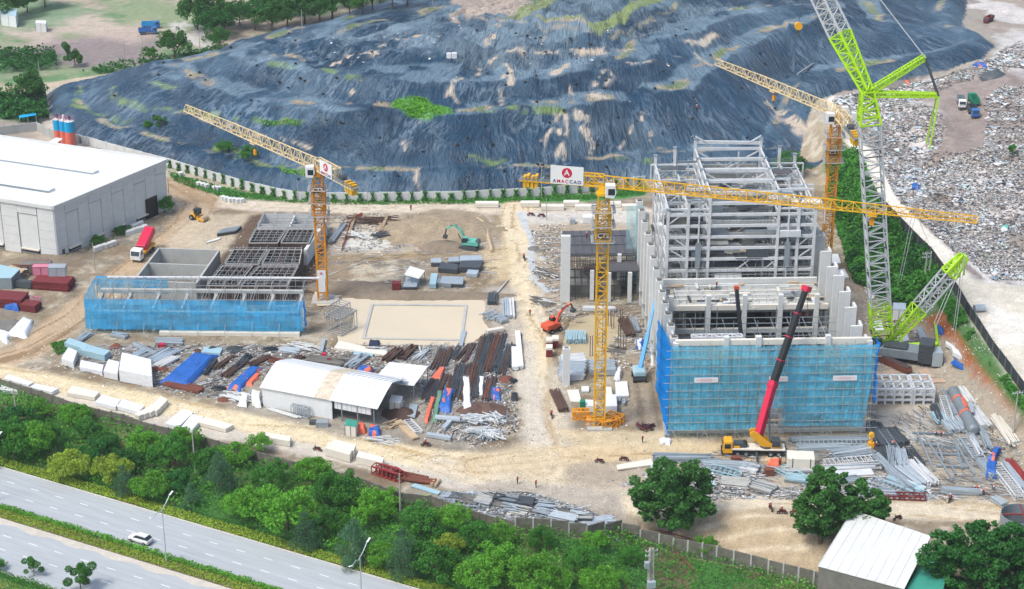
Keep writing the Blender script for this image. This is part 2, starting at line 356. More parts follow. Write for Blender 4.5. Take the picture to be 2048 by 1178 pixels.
def np_mesh(name, V, F, mat, cols=None, parent=None, smooth=False, midx=None):
    me = bpy.data.meshes.new(name); V = np.asarray(V, np.float32); F = np.asarray(F, np.int32); nf, k = F.shape
    me.vertices.add(len(V)); me.vertices.foreach_set('co', V.ravel()); me.loops.add(nf*k); me.loops.foreach_set('vertex_index', F.ravel())
    me.polygons.add(nf); me.polygons.foreach_set('loop_start', np.arange(0, nf*k, k, dtype=np.int32)); me.polygons.foreach_set('loop_total', np.full(nf, k, np.int32))
    if smooth: me.polygons.foreach_set('use_smooth', np.ones(nf, bool))
    for mt in (mat if isinstance(mat, (list, tuple)) else [mat]): me.materials.append(mt)
    if midx is not None: me.polygons.foreach_set('material_index', np.asarray(midx, np.int32))
    if cols is not None:
        at = me.attributes.new('Col', 'FLOAT_COLOR', 'POINT'); c4 = np.ones((len(V), 4), np.float32); c4[:, :3] = cols; at.data.foreach_set('color', c4.ravel())
    me.update(calc_edges=True); me.validate()
    o = bpy.data.objects.new(name, me); COLL.objects.link(o)
    if parent is not None: o.parent = parent
    return o
def leaf_quads(C, S, flat=.35, aspect=.6):
    """a small folded leaf clump at every centre"""
    n = len(C); a = RS.normal(size=(n, 3)); a[:, 2] *= flat; a /= np.linalg.norm(a, axis=1)[:, None]+1e-9
    r = RS.normal(size=(n, 3)); b = np.cross(a, r); b /= np.linalg.norm(b, axis=1)[:, None]+1e-9
    S = np.broadcast_to(np.asarray(S, float), (n,))[:, None]*RS.uniform(.6, 1.3, (n, 1))
    a = a*S*.5; b = b*S*.5*aspect
    V = np.stack([C-a-b*.5, C+b*-1, C+a-b*.2, C+b], 1).reshape(-1, 3); F = np.arange(4*n).reshape(n, 4); return V, F
def text_mesh(txt, size, mat, parent, name='lettering', bold=0.0, loc=(0, 0, 0), rot=(0, 0, 0)):
    cu = bpy.data.curves.new(name, 'FONT'); cu.body = txt; cu.size = size; cu.align_x = 'CENTER'; cu.align_y = 'CENTER'; cu.extrude = .03; cu.offset = bold
    t = bpy.data.objects.new(name, cu); COLL.objects.link(t); dg = bpy.context.evaluated_depsgraph_get()
    me = bpy.data.meshes.new_from_object(t.evaluated_get(dg)); bpy.data.objects.remove(t); me.materials.clear(); me.materials.append(M[mat])
    o = bpy.data.objects.new(name, me); COLL.objects.link(o); o.parent = parent; o.location = loc; o.rotation_euler = rot; return o

# ---------------------------------------------------------------- ground sheet and landfill
def lines(segs):
    out = []
    for a, b, st in segs: out.append(np.arange(a, b, st))
    return np.concatenate(out+[[segs[-1][1]]])
gx = lines([(-3000, -600, 200), (-600, -240, 20), (-240, -135, 1.2), (-135, 135, .6), (135, 240, 1.2), (240, 600, 20), (600, 3000, 200)])
gy = lines([(60, 270, 10), (270, 470, .62), (470, 700, .8), (700, 800, 5), (800, 4000, 160)])
GX, GY = np.meshgrid(gx, gy); X = GX.ravel(); Y = GY.ravel()
Z = terrain(X, Y); DL = sdf_poly(X, Y, LF)
inland = DL > 0
# drape folds: every membrane fold runs down the slope
ang = np.arctan2(X-25, 640-Y+0*X); rad = np.hypot(X-25, Y-640)
fu = ang*110; fv = rad
fw = fbm(X, Y, 18, 77, 3)
fold = np.abs(fbm(fu*1.0+fw*6, fv*.16, 5.5, 51, 3))
fold2 = np.abs(fbm(fu+fw*12, fv*.22+fw*6, 11, 57, 3))
crum = np.abs(fbm(X+fw*9, Y*1.4, 4.2, 61, 4))
up_ = sstep(46, 60, DL+fbm(X, Y, 30, 63, 3)*30)
Z = Z + inland*sstep(0, 4, DL)*(-(fold)*(1.1+2.2*up_) - fold2*3.8 - crum*(1.0+4.0*up_) + 1.0)
Z = np.where(inland, np.maximum(Z, .06), Z)
N0 = fbm(X, Y, 30, 1, 5); N1 = fbm(X, Y, 6, 2, 4); N2 = fbm(X, Y, 1.6, 6, 3)
col = np.zeros((len(X), 3)); base = np.array(HX('b0a58e')); col[:] = base
def mixc(mask, hexc, k=.66):
    global col
    c = np.array(HX(hexc, k)); col = col*(1-mask[:, None])+c*mask[:, None]
def area(pts, hexc, soft=1.5, noise=1.5, amt=1.0, z=0.0, terr=False, brk=0.0, seed=3):
    poly = PL(pts) if terr else GL(pts, z)
    xs = [p[0] for p in poly]; ys = [p[1] for p in poly]; mg = 6+soft*2+noise*4
    idx = np.nonzero((X > min(xs)-mg) & (X < max(xs)+mg) & (Y > min(ys)-mg) & (Y < max(ys)+mg))[0]
    if len(idx) == 0: return
    x = X[idx]; y = Y[idx]; d = sdf_poly(x, y, poly) + fbm(x, y, 5, seed, 4)*noise*4
    m = sstep(-soft, soft, d)*amt
    if brk: m = m*sstep(-brk*.5, brk*.5, fbm(x, y, 4, seed+5, 4)+.06)
    full = np.zeros(len(X)); full[idx] = m; mixc(full, hexc)
def track(pts, w, hexc, amt=.9, soft=1.0, noise=.6, rut=0.0, z=0.0, terr=False, seed=8, rutc='a8967c', brk=0.0):
    line = PL(pts) if terr else GL(pts, z)
    xs = [p[0] for p in line]; ys = [p[1] for p in line]; mg = w+6
    idx = np.nonzero((X > min(xs)-mg) & (X < max(xs)+mg) & (Y > min(ys)-mg) & (Y < max(ys)+mg))[0]
    if len(idx) == 0: return
    x = X[idx]; y = Y[idx]; d, s, sd = seg_dist(x, y, line); n = fbm(x, y, 4, seed, 4)
    m = sstep(soft, -soft, d-w/2+n*noise*4)*amt
    if brk: m = m*sstep(-brk*.5, brk*.5, fbm(x, y, 3, seed+5, 4)+.05)
    full = np.zeros(len(X)); full[idx] = m; mixc(full, hexc)
    if rut:
        st = fbm(sd*1.0+fbm(s, sd, 30, seed+2, 2)*9, s*.04, 1.1, seed+3, 3); r = sstep(.0, .1, st)*m*rut
        full = np.zeros(len(X)); full[idx] = r; mixc(full, rutc)
# large tints
m = sstep(-.12, .14, N0); mixc(m*.55, 'a9a293'); m = sstep(.02, .2, N1); mixc(m*.35, 'a1947d'); m = sstep(.05, .22, fbm(X, Y, 12, 41, 4)); mixc(m*.4, 'cac1ae'); m = sstep(.03, .14, fbm(X, Y, 3.4, 43, 5)); mixc(m*.5, '978567'); m = sstep(.06, .16, fbm(X, Y, 2.2, 47, 4)); mixc(m*.45, 'e6dfcf')
far = sstep(486, 500, Y)*(X < 60); mixc(far*.9, 'b4a898'); mixc(far*sstep(.02, .1, fbm(X, Y, 3.5, 79, 4))*.5, '6f8a5e')
mixc(far*sstep(-.02, .1, fbm(X, Y, 45, 71, 5)), '8fa07c'); mixc(far*sstep(.06, .16, fbm(X, Y, 22, 73, 5))*.8, 'c4b8ab'); mixc(far*sstep(.08, .2, fbm(X, Y*1.5, 9, 75, 4))*.7, '5c8a5a')
_, _, sw = seg_dist(X, Y, WALL); _, _, se = seg_dist(X, Y, EDGE)
rg = np.abs(fbm(X, Y, 7, 141, 4)); rg2 = np.abs(fbm(X+40, Y*1.5, 4, 147, 3)); site = sstep(486, 478, Y)*(~inland)*sstep(.5, 3, sw)*sstep(-3, -8, se)
mixc(site*sstep(.022, .004, rg)*.55, '8a7456'); mixc(site*sstep(.02, .004, rg2)*sstep(0, .1, N0)*.5, 'efe7d4'); mixc(site*sstep(.07, .16, fbm(X, Y, 9, 151, 5))*.6, '8f7a5b'); mixc(site*sstep(.1, .17, fbm(X, Y, 6, 157, 4))*.7, '8c8478')
lum = col.mean(1, keepdims=True); gm = (sstep(486, 478, Y)*(sw > 0)*(se < 0))[:, None]; col = col*(1-gm)+(col*.8+lum*.2)*np.array([.9, .885, .82])*gm
mixc(gm[:, 0]*sstep(.05, .13, fbm(X, Y, 5, 171, 5))*.5, '87735a', .6)
area([(-20, 105), (150, 75), (300, 60), (340, 90), (300, 130), (100, 135), (-20, 150)], '95868a', 6, 2.5, .85)
area([(120, 30), (220, 40), (330, 60), (280, 85), (150, 70)], 'c9b9ab', 5, 2, .7)
area([(-20, 0), (90, 0), (180, 20), (120, 50), (-20, 60)], '7f9f7c', 5, 2.5, .8)
area([(330, 50), (380, 35), (430, 70), (420, 100), (360, 80)], 'cfcdc8', 2, 1.5, .9, brk=.3)
area([(-20, 120), (110, 112), (110, 140), (-20, 150)], '6d9468', 2, 2, .9)
area([(-20, 160), (120, 150), (350, 122), (360, 135), (100, 168), (-20, 172)], '6a9263', 2, 1.5, .85, brk=.3)
area([(-20, 200), (95, 185), (100, 245), (60, 255), (-20, 235)], '5c8a5c', 2, 2, .9)
area([(-20, 235), (60, 250), (60, 275), (-20, 270)], 'a39a90', 2, 1.5, .9)
track([(-40, 182), (90, 172), (300, 142), (460, 108), (620, 70), (780, 32), (1000, -15)], 6.5, 'c8bba4', .95, .8, .4)
track([(85, 178), (97, 200), (97, 240), (110, 262), (170, 292)], 4.5, 'cdc5b6', .95, .8, .3)
# green verge in front of the landfill wall, roads
area([(335, 345), (480, 383), (590, 400), (700, 402), (900, 400), (1180, 388), (1290, 372), (1290, 392), (1180, 402), (900, 411), (640, 413), (560, 408), (450, 395), (350, 365)], '4c9a4a', .8, .5, .95)
track([(340, 378), (420, 402), (520, 412), (700, 416), (900, 416), (1050, 420), (1290, 428)], 8, 'd9ceb9', .95, 1, .5, rut=.5)
track([(345, 368), (400, 400), (385, 440), (320, 500), (240, 560), (160, 620), (60, 700), (-60, 745)], 9, 'c4ae8f', .95, 1.2, .5, rut=.95, rutc='947c5e')
area([(390, 430), (520, 425), (500, 480), (440, 510), (380, 520), (330, 500), (360, 450)], 'd3c7ae', 2, 1, .7)
area([(350, 370), (440, 395), (430, 420), (370, 400)], 'a98f6c', 2, 1, .7)
track([(-60, 738), (60, 762), (200, 790), (400, 830), (600, 868), (760, 905), (880, 925), (1000, 930)], 9, 'e6d8b4', 1, 1.2, .4, rut=.7, rutc='bb9e6c')
track([(-60, 765), (200, 815), (420, 862), (640, 905), (820, 945), (1000, 990)], 4.5, 'd8d3c6', .8, 1, .4)
track([(880, 925), (960, 950), (1040, 975), (1160, 990), (1300, 1000), (1500, 1005), (1640, 1012), (1800, 1020), (1960, 1020), (2100, 1030)], 7.5, 'ded3ba', .95, 1.2, .4, rut=.8, rutc='bda67e')
track([(1035, 412), (1030, 450), (1046, 520), (1052, 600), (1062, 700), (1085, 800), (1098, 880), (1090, 940)], 8, 'e4d6b6', 1, 1.0, .4, rut=.75, rutc='b0966c')
track([(1045, 690), (1055, 760), (1068, 830), (1075, 890)], 5, 'cfcabd', .8, 1.5, .5)
track([(1110, 740), (1122, 800), (1128, 860), (1140, 890)], 4, 'c9c2b2', .7, 1.2, .5)
track([(960, 930), (1100, 915), (1280, 905), (1450, 905), (1560, 905)], 8, 'd6c19a', .95, 1.5, .6, rut=.8, rutc='a58b66')
area([(930, 930), (1060, 880), (1140, 900), (1150, 980), (1040, 970)], 'd8cbae', 2.5, 1, .6)
area([(1130, 930), (1300, 915), (1300, 955), (1220, 985), (1150, 975)], 'b9ae9c', 2, 1.2, .8)
pd = sdf_poly(X, Y, POND); mixc(sstep(-2.6, -1.2, pd+N1*4)*.75, '8f7c5e'); pd = sdf_poly(X, Y, POND2); mixc(sstep(-2.4, -1, pd+N1*4)*.6, '93815f')
area([(395, 595), (420, 560), (500, 430), (660, 425), (668, 470), (650, 560), (632, 590)], '5e4a3c', 1, .8, .9)
mixc(sstep(.02, .0, np.abs(fbm(X, Y, 3.5, 161, 3)))*sstep(398, 404, Y)*(Y < 470)*(np.abs(X+24) < 32)*.6, '8a755a')
# work areas
area([(660, 430), (800, 425), (990, 430), (985, 500), (800, 512), (660, 510)], 'c8bda9', 2, 1.5, .8)
area([(800, 425), (900, 418), (975, 432), (965, 470), (880, 465), (810, 455)], '9c8d79', 1.5, 1.2, .9)
track([(655, 515), (800, 512), (900, 505), (1010, 500)], 4, 'a8946f', .8, 1.2, .6, rut=.5, rutc='8d7a5e')
area([(680, 465), (760, 462), (780, 495), (680, 500)], 'dcdcd2', 1.2, .8, .9)
area([(650, 520), (720, 515), (760, 570), (940, 585), (740, 592), (640, 575)], 'a3937a', 1.5, 1, .7)
area([(700, 520), (800, 520), (790, 560), (690, 570)], 'd8ccb2', 1.2, 1.2, .8, brk=.25)
area([(630, 640), (700, 610), (712, 640), (700, 665), (640, 690)], 'a59b8a', 1.2, .8, .8)
area([(140, 690), (500, 690), (700, 700), (1010, 690), (1015, 860), (960, 900), (700, 880), (430, 800), (130, 715)], 'a39e92', 2, 1.2, .8)
area([(960, 500), (1030, 490), (1030, 560), (980, 570)], 'e0cda6', 2, 1, .7)
area([(970, 570), (1035, 570), (1050, 700), (990, 690), (970, 640)], 'bab4a8', 1.5, 1, .8)
area([(1045, 425), (1290, 415), (1290, 445), (1060, 450)], 'd3d0c7', 1.2, .6, .9)
area([(1060, 450), (1290, 445), (1290, 470), (1130, 470), (1130, 620), (1070, 600)], 'bdb09a', 1.5, 1, .7)
area([(1120, 860), (1340, 860), (1420, 900), (1140, 895)], 'd8c8a4', 1.5, 1, .8)
area([(1250, 620), (1330, 610), (1340, 860), (1240, 850)], 'a89b86', 1.5, .8, .85)
track([(1270, 745), (1278, 800), (1285, 850)], 1.2, '7d705d', .8, .5, .2); track([(1300, 745), (1308, 800), (1318, 850)], 1.2, '7d705d', .8, .5, .2)
track([(1041, 425), (1050, 450), (1065, 480), (1060, 510), (1072, 560), (1095, 582), (1110, 578)], 1.6, 'c2cdd4', 1, .4, .12)
track([(1085, 584), (1075, 620), (1090, 660)], 1.0, 'cfc6b4', 1, .4, .1)
area([(1740, 640), (1880, 640), (2048, 900), (2048, 1000), (1700, 1000), (1560, 880), (1740, 860)], 'b0a796', 2, 1, .8)
area([(1760, 820), (1860, 812), (1880, 880), (1800, 900), (1750, 860)], 'ddd3bf', 1.5, .8, .9)
area([(1700, 560), (1850, 640), (1860, 700), (1740, 700)], 'a99c8c', 2, 1, .8)
area([(1150, 985), (1640, 925), (1800, 985), (1400, 1000), (1200, 1000)], 'c6bca8', 1.5, 1, .7)
area([(1020, 960), (1240, 985), (1260, 1060), (1100, 1060), (880, 1010), (900, 985)], 'b0aa9f', 1.5, 1, .8)
area([(1380, 1020), (1640, 1020), (1660, 1150), (1440, 1105), (1330, 1080)], 'b9a88a', 1.5, .8, .9)
for k in range(3): track([(1400, 1038+k*18), (1500, 1030+k*20), (1620, 1036+k*22)], .8, 'ddd0b5', .8, .5, .3)
# valley between the power station and the white lane
area([(1660, 310, 0), (1720, 330, 5), (1900, 560, 4), (1880, 660, 1), (1760, 620, 0), (1690, 480, 0), (1650, 380, 0)], '4f7f4c', 2, 1.5, .9)
area([(1810, 628, 1), (1885, 640, 3), (1945, 700, 4), (2070, 850, 4), (2060, 900, 0), (1985, 825, 0), (1900, 715, 0), (1850, 655, 0)], 'a5623c', 1.2, .8, 1)
_, _, se = seg_dist(X, Y, EDGE)
mixc(sstep(-3.5, -2.2, se)*sstep(1.5, .5, se)*(Y < 480)*.95, '4c7a46')
# dump surfaces
dm = sstep(2, 5, se)*(~inland)
mixc(dm, 'a89e92'); mixc(dm*sstep(-.06, .08, fbm(X, Y, 13, 91, 5)), 'cfccc8'); mixc(dm*sstep(.05, .16, fbm(X, Y, 6, 93, 4))*.8, '8c8078')
track([(1640, 150, 10), (1668, 205, 9), (1706, 270, 8), (1742, 330, 7), (1778, 400, 7), (1826, 450, 7), (1884, 505, 7), (1925, 560, 7)], 4.6, 'f4f0e0', 1, .5, .15)
area([(1905, 560, 7), (2060, 570, 7), (2070, 800, 7), (2020, 760, 7), (1960, 660, 7)], 'e2ddcc', 1.5, .8, 1)
area([(1960, 600, 7), (2060, 640, 7), (2060, 700, 7), (1990, 690, 7)], 'f0eee6', 2, 1, .7)
track([(1785, 370, 9), (1840, 420, 8), (1900, 475, 8), (1950, 525, 8), (1985, 565, 7)], 1.6, 'dfe0dc', 1, .4, .1)
area([(1930, 460, 9), (1990, 490, 9), (1980, 520, 9), (1930, 500, 9)], '5c8f57', 1.2, 1, .9, brk=.3)
area([(1820, 150, 14), (1960, 140, 14), (2060, 150, 14), (2060, 300, 12), (1900, 290, 12), (1880, 200, 13)], '968b85', 3, 1.5, .9)
track([(1660, 150, 12), (1640, 190, 9), (1655, 225, 9), (1700, 262, 9)], 4, 'b5b0a4', .9, .8, .3)
track([(1900, 132, 14), (1970, 112, 15), (2005, 85, 15), (1990, 50, 16), (1940, 10, 16), (1950, -40, 17)], 9, 'a6a196', .95, 1.2, .4, rut=.4, rutc='8f897e')
area([(2000, 40, 15), (2060, 30, 16), (2060, 130, 14), (1990, 125, 14)], 'd5d4d0', 2, 1.5, .9)
# green belt by the highway
_, _, sw = seg_dist(X, Y, WALL)
mixc(sstep(.3, -.8, sw)*(X < 140), '4d7f3f')
mixc(sstep(.3, -.8, sw)*sstep(.0, .15, N1), '6d7f4c'); mixc(sstep(.3, -.8, sw)*sstep(.08, .2, fbm(X, Y, 9, 99, 3)), '7d7358')
# ---- membrane colours
memb = np.array(HX('2b5b7c', .36)); cm = np.zeros((len(X), 3)); cm[:] = memb
v = 1 + fbm(X, Y, 24, 103, 4)*.8 + fbm(fu, fv*.2, 2.5, 105, 3)*.5; cm *= v[:, None]
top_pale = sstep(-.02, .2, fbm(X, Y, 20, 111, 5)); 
def mixm(mask, hexc, k=.66):
    global cm
    c = np.array(HX(hexc, k)); cm = cm*(1-mask[:, None])+c*mask[:, None]
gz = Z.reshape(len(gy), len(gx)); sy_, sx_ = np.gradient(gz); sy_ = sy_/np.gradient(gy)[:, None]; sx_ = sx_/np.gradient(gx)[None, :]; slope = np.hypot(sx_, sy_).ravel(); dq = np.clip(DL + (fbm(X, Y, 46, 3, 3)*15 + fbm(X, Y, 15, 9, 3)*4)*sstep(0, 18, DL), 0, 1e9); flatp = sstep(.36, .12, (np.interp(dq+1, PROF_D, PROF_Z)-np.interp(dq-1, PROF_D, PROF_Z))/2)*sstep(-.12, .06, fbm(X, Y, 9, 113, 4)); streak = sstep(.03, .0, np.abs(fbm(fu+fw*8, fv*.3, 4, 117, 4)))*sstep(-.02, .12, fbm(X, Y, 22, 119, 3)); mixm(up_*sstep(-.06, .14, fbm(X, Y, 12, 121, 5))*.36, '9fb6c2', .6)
mixm(top_pale*.2, '8fb0c4', .6); mixm(flatp*.42*sstep(8, 12, DL), 'a4c2d2', .6); mixm(streak*(.08+.3*up_), 'c2d4dc', .6); dk_ = sstep(.022, .0, np.abs(fbm(fu+fw*12, fv*.22, 6, 127, 3))); mixm(dk_*.45, '1a2c3e', .5)  # fold highlights (streak) and dark crease shading (dk_) painted into the colour
dd = dq
for d0, w_, thr in ((8.5, 1.6, .06), (32, 2.2, .02), (53, 2.0, .06), (84, 2, .08)):
    bm = sstep(w_, w_*.4, np.abs(dd-d0+fbm(X, Y, 8, 13, 3)*3)); n_ = fbm(X, Y, 9, 120+int(d0), 4)
    mixm(bm*sstep(thr-.04, thr+.05, n_), 'b5a98f', .6); mixm(bm*sstep(thr+.09, thr+.16, n_)*.8, '6c8f50', .55)
def marea(pts, hexc, soft=.8, noise=.8, amt=1.0, brk=0.0, seed=5):
    poly = PL(pts); d = sdf_poly(X, Y, poly)+fbm(X, Y, 4, seed, 4)*noise*4; m = sstep(-soft, soft, d)*amt
    if brk: m = m*sstep(-brk*.5, brk*.5, fbm(X, Y, 3, seed+3, 4)+.05)
    mixm(m, hexc)
def mtrack(pts, w, hexc, amt=.9, brk=0.0, seed=5, noise=.3):
    line = PL(pts); d, s, sd = seg_dist(X, Y, line); m = sstep(.5, -.5, d-w/2+fbm(X, Y, 2.5, seed, 4)*noise*4)*amt
    if brk: m = m*sstep(-brk*.5, brk*.5, fbm(X, Y, 2.5, seed+3, 4)+.03)
    mixm(m, hexc)
marea([(790, 203), (850, 197), (868, 215), (905, 222), (905, 232), (868, 232), (860, 242), (815, 232), (785, 218)], '5c9c3c', .6, .5)
marea([(902, 6), (960, -10), (1060, -20), (1062, 20), (1020, 30), (935, 26)], 'd0bfae', .8, .6)
marea([(1040, 28), (1075, 12), (1100, -10), (1085, -15), (1030, 20), (1025, 32), (1190, 55), (1215, 52), (1310, -5), (1290, -10), (1190, 40)], '98a66e', .8, .4)
mtrack([(1030, 28), (1110, 36), (1190, 50)], 2, 'c3b79a', .8); mtrack([(1225, 70), (1270, 55), (1330, 25), (1350, 5)], 1.8, 'a9a68a', .85, brk=.25)
mtrack([(1040, 30), (1085, 8), (1110, -20)], 4, '9aa86c', .9); mtrack([(1190, 50), (1250, 25), (1310, -8)], 4.5, '93a664', .95); mtrack([(940, 30), (925, 15), (905, 28), (912, 42)], 2, 'c7b49f', .8); mtrack([(930, 28), (960, 38), (1000, 42), (1100, 48), (1180, 62)], 1.3, 'b9ac98', .8, brk=.3)
for pts, w in (([(995, 50), (985, 70), (975, 82)], 2.2), ([(760, 92), (800, 78), (850, 62)], 2.0), ([(700, 105), (740, 100), (760, 108)], 3), ([(655, 128), (700, 112)], 1.8), ([(995, 100), (960, 130), (955, 150)], 1.8), ([(1005, 108), (1020, 140), (1022, 190)], 2.2),
               ([(980, 100), (1040, 102), (1140, 100), (1220, 100)], 2.6), ([(1215, 150), (1200, 170), (1190, 195)], 4.2), ([(1180, 192), (1210, 200)], 4), ([(1140, 128), (1110, 145)], 3.5), ([(1190, 98), (1260, 100)], 3), ([(1250, 126), (1300, 126)], 1.8), ([(1370, 90), (1405, 85), (1430, 70)], 2.6), ([(1385, 110), (1420, 130)], 2.4), ([(1335, 110), (1370, 122)], 1.6),
               ([(1120, 225), (1095, 270), (1085, 300)], 1.0), ([(1110, 228), (1125, 290), (1128, 315)], .9), ([(1130, 225), (1135, 260), (1115, 310)], 1.1), ([(1150, 225), (1165, 270), (1180, 310)], 1.1), ([(1175, 225), (1172, 280), (1185, 300)], 1.0), ([(1160, 230), (1185, 290)], .8), ([(1100, 260), (1080, 290)], .8), ([(1285, 232), (1283, 250)], 1.6), ([(1265, 258), (1250, 285), (1240, 300)], .9), ([(1302, 262), (1300, 285)], .9),
               ([(835, 245), (825, 270), (815, 282)], 2.0), ([(806, 288), (806, 305)], 1.4), ([(720, 165), (705, 190)], 1.2), ([(840, 330), (830, 360), (842, 385)], .9), ([(1560, 228), (1600, 258), (1640, 262)], 4.5), ([(1010, 145), (1000, 180), (1005, 215)], 1), ([(910, 160), (900, 190), (915, 210)], 1.1), ([(925, 155), (905, 175), (892, 200)], .9), ([(1085, 70), (1100, 55)], 1), ([(1130, 165), (1145, 195)], 1.2), ([(340, 225), (500, 270), (620, 300)], .8), ([(1560, 225), (1500, 175)], 1.4)):
    mtrack(pts, w*1.1, 'a9a39a', .4, brk=.2, noise=.5); mtrack(pts, w*.78, 'd8cab4', .95, brk=.03, noise=.3)
marea([(1540, 225), (1620, 262), (1655, 300), (1640, 312), (1590, 258)], 'c2b8ae', .8, 1, .9, brk=.3)
for pts in (([(160, 180), (150, 210)]), ([(220, 182), (240, 205), (270, 215), (380, 225), (470, 240)]), ([(300, 165), (345, 180)]), ([(500, 245), (560, 250), (600, 245)]), ([(545, 130), (640, 138), (700, 155), (740, 160)]), ([(150, 215), (200, 235), (260, 245)]), ([(430, 300), (480, 310), (520, 330), (620, 352)]), ([(940, 322), (1010, 330)]), ([(970, 222), (1130, 218)]), ([(1240, 320), (1300, 325)]), ([(0, 0), (1, 1)])):
    mtrack(pts, 2.2, '7f9a55', .85, brk=.35, noise=.6)
cm = np.clip(cm, .008, .75)
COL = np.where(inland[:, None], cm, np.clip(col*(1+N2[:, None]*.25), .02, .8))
nx, ny = len(gx), len(gy)
I = (np.arange(ny-1)[:, None]*nx + np.arange(nx-1)[None, :]).ravel(); F = np.stack([I, I+1, I+nx+1, I+nx], 1)
fin = inland[F].sum(1) >= 3
V = np.stack([X, Y, Z], 1)
def submesh(name, sel, mat, extra=False):
    f = F[sel]; u, inv = np.unique(f, return_inverse=True); o = np_mesh(name, V[u], inv.reshape(-1, 4), mat, COL[u], smooth=True)
    if extra:
        at = o.data.attributes.new('Flow', 'FLOAT_VECTOR', 'POINT'); fl = np.stack([fu[u]+fw[u]*5, fv[u]+fw[u]*5, np.zeros(len(u))], 1).astype(np.float32); at.data.foreach_set('vector', fl.ravel())
    return o
tag(submesh('ground', ~fin, M['ground']), kind='structure')
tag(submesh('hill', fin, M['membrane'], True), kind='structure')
def sheet(name, poly, z, matkey, sub=0):
    mb = MB(); mb.mi(matkey); mb.add([(x, y, z) for x, y in poly], [tuple(range(len(poly)))], matkey); return tag(mb.build(name), kind='structure')
mw = pmat('muddy_water', 'e0d2b4', rough=.22, var=.05, scale=.08, spec=.5); M['muddy'] = mw
mw2 = pmat('muddy_water_dull', 'c4b591', rough=.3, var=.12, scale=.12, spec=.5); M['muddy2'] = mw2
def offs(poly, d):
    c = Vector((sum(p[0] for p in poly)/len(poly), sum(p[1] for p in poly)/len(poly))); return [tuple(c+(Vector(p)-c)*(1+d/((Vector(p)-c).length+.01))) for p in poly]
sheet('water', offs(POND, .6), -.12, 'muddy'); sheet('water', offs(POND2, .6), -.14, 'muddy2')
# ---------------------------------------------------------------- highway
HO = G(0, 935); HA = math.atan2(-43.2, 82.2); HE = Vector((math.cos(HA), math.sin(HA), 0)); HN = Vector((math.sin(HA), -math.cos(HA), 0))
def HW(s, n, z=0.0): p = HO+HE*s+HN*n; return (p.x, p.y, z)
def hw_strip(name, n0, n1, z, key, s0=-60, s1=140):
    mb = MB(); mb.add([(s0, -n0, z), (s1, -n0, z), (s1, -n1, z), (s0, -n1, z)], [(0, 3, 2, 1)], key); o = mb.build(name); o.location = HO; o.rotation_euler = (0, 0, HA); return o
mm('asphalt', 'b4bcc0', rough=.85, var=.1, scale=.9, var2=.07, scale2=3.5, stretch=(.05, 1, 1), bump=.1, bscale=8)
mm('shoulder', 'cfcabd', rough=.9, var=.15, scale=.6, var2=.1)
a = hw_strip('road', 0, 11.1, .05, 'asphalt'); tag(a, kind='structure')
a = hw_strip('road', 15.2, 29, .05, 'asphalt'); tag(a, kind='structure')
mb = MB()
for s in range(-60, 140, 2):
    for n in (15.2,): mb.add([HW(s, n, .058), HW(s+2, n, .058), HW(s+2, n+1.2+.5*math.sin(s*.7), .058), HW(s, n+1.2+.5*math.sin((s-2)*.7), .058)], [(0, 3, 2, 1)], 'shoulder')
tag(mb.build('road_shoulder'), kind='structure')
mb = MB()
for n, ph in ((3.7, 0), (7.4, 1.8), (19.3, 1), (23.2, 3.0)):
    s = -60+ph
    while s < 140:
        mb.add([HW(s, n-.09, .062), HW(s+1.9, n-.09, .062), HW(s+1.9, n+.09, .062), HW(s, n+.09, .062)], [(0, 3, 2, 1)], 'road_paint'); s += 5.9
tag(mb.build('road_markings'), kind='structure')
mb = MB()
for n in (-.15, 11.25, 15.05, 29.15):
    s = -60
    while s < 140: p = HW(s+.5, n); mb.box(p[0], p[1], -.05, .96, .28, .2, 'kerb', rz=HA); s += 1.0
tag(mb.build('kerb'), kind='structure')
def foliage_strip(name, pts_fn, n, size, matkey, h, flat=.6):
    C = pts_fn(n, h); V, F_ = leaf_quads(C, size, flat); o = np_mesh(name, V, F_, M[matkey]); return tag(o, kind='stuff')
def med_pts(n0, n1, hb):
    def f(n, h):
        s = RS.uniform(-40, 135, n); t = RS.uniform(n0, n1, n); bumpy = .6+.8*vnoise(s/1.3, t/1.0, 5)
        z = RS.uniform(.35, 1, n)*hb*bumpy; return np.stack([HO.x+HE.x*s+HN.x*t, HO.y+HE.y*s+HN.y*t, z+.05], 1)
    return f
tag(hw_strip('median_soil', 11.4, 14.9, .12, 'dirt_heap'), kind='structure')
foliage_strip('hedge', med_pts(11.5, 12.7, 1.0), 22000, .34, 'leaf_bright', 1)
foliage_strip('ground_cover', med_pts(12.6, 14.8, .55), 20000, .34, 'leaf_yellow', 1)
foliage_strip('hedge', med_pts(29.4, 31.2, 1.0), 14000, .34, 'leaf_mid', 1)
foliage_strip('ground_cover', med_pts(31, 40, .5), 14000, .4, 'leaf_yellow', 1)
foliage_strip('ground_cover', med_pts(-2.8, -.3, .5), 20000, .34, 'leaf_yellow', 1)
foliage_strip('ground_cover', med_pts(-4.0, -2.2, .35), 6000, .34, 'leaf_mid', 1)

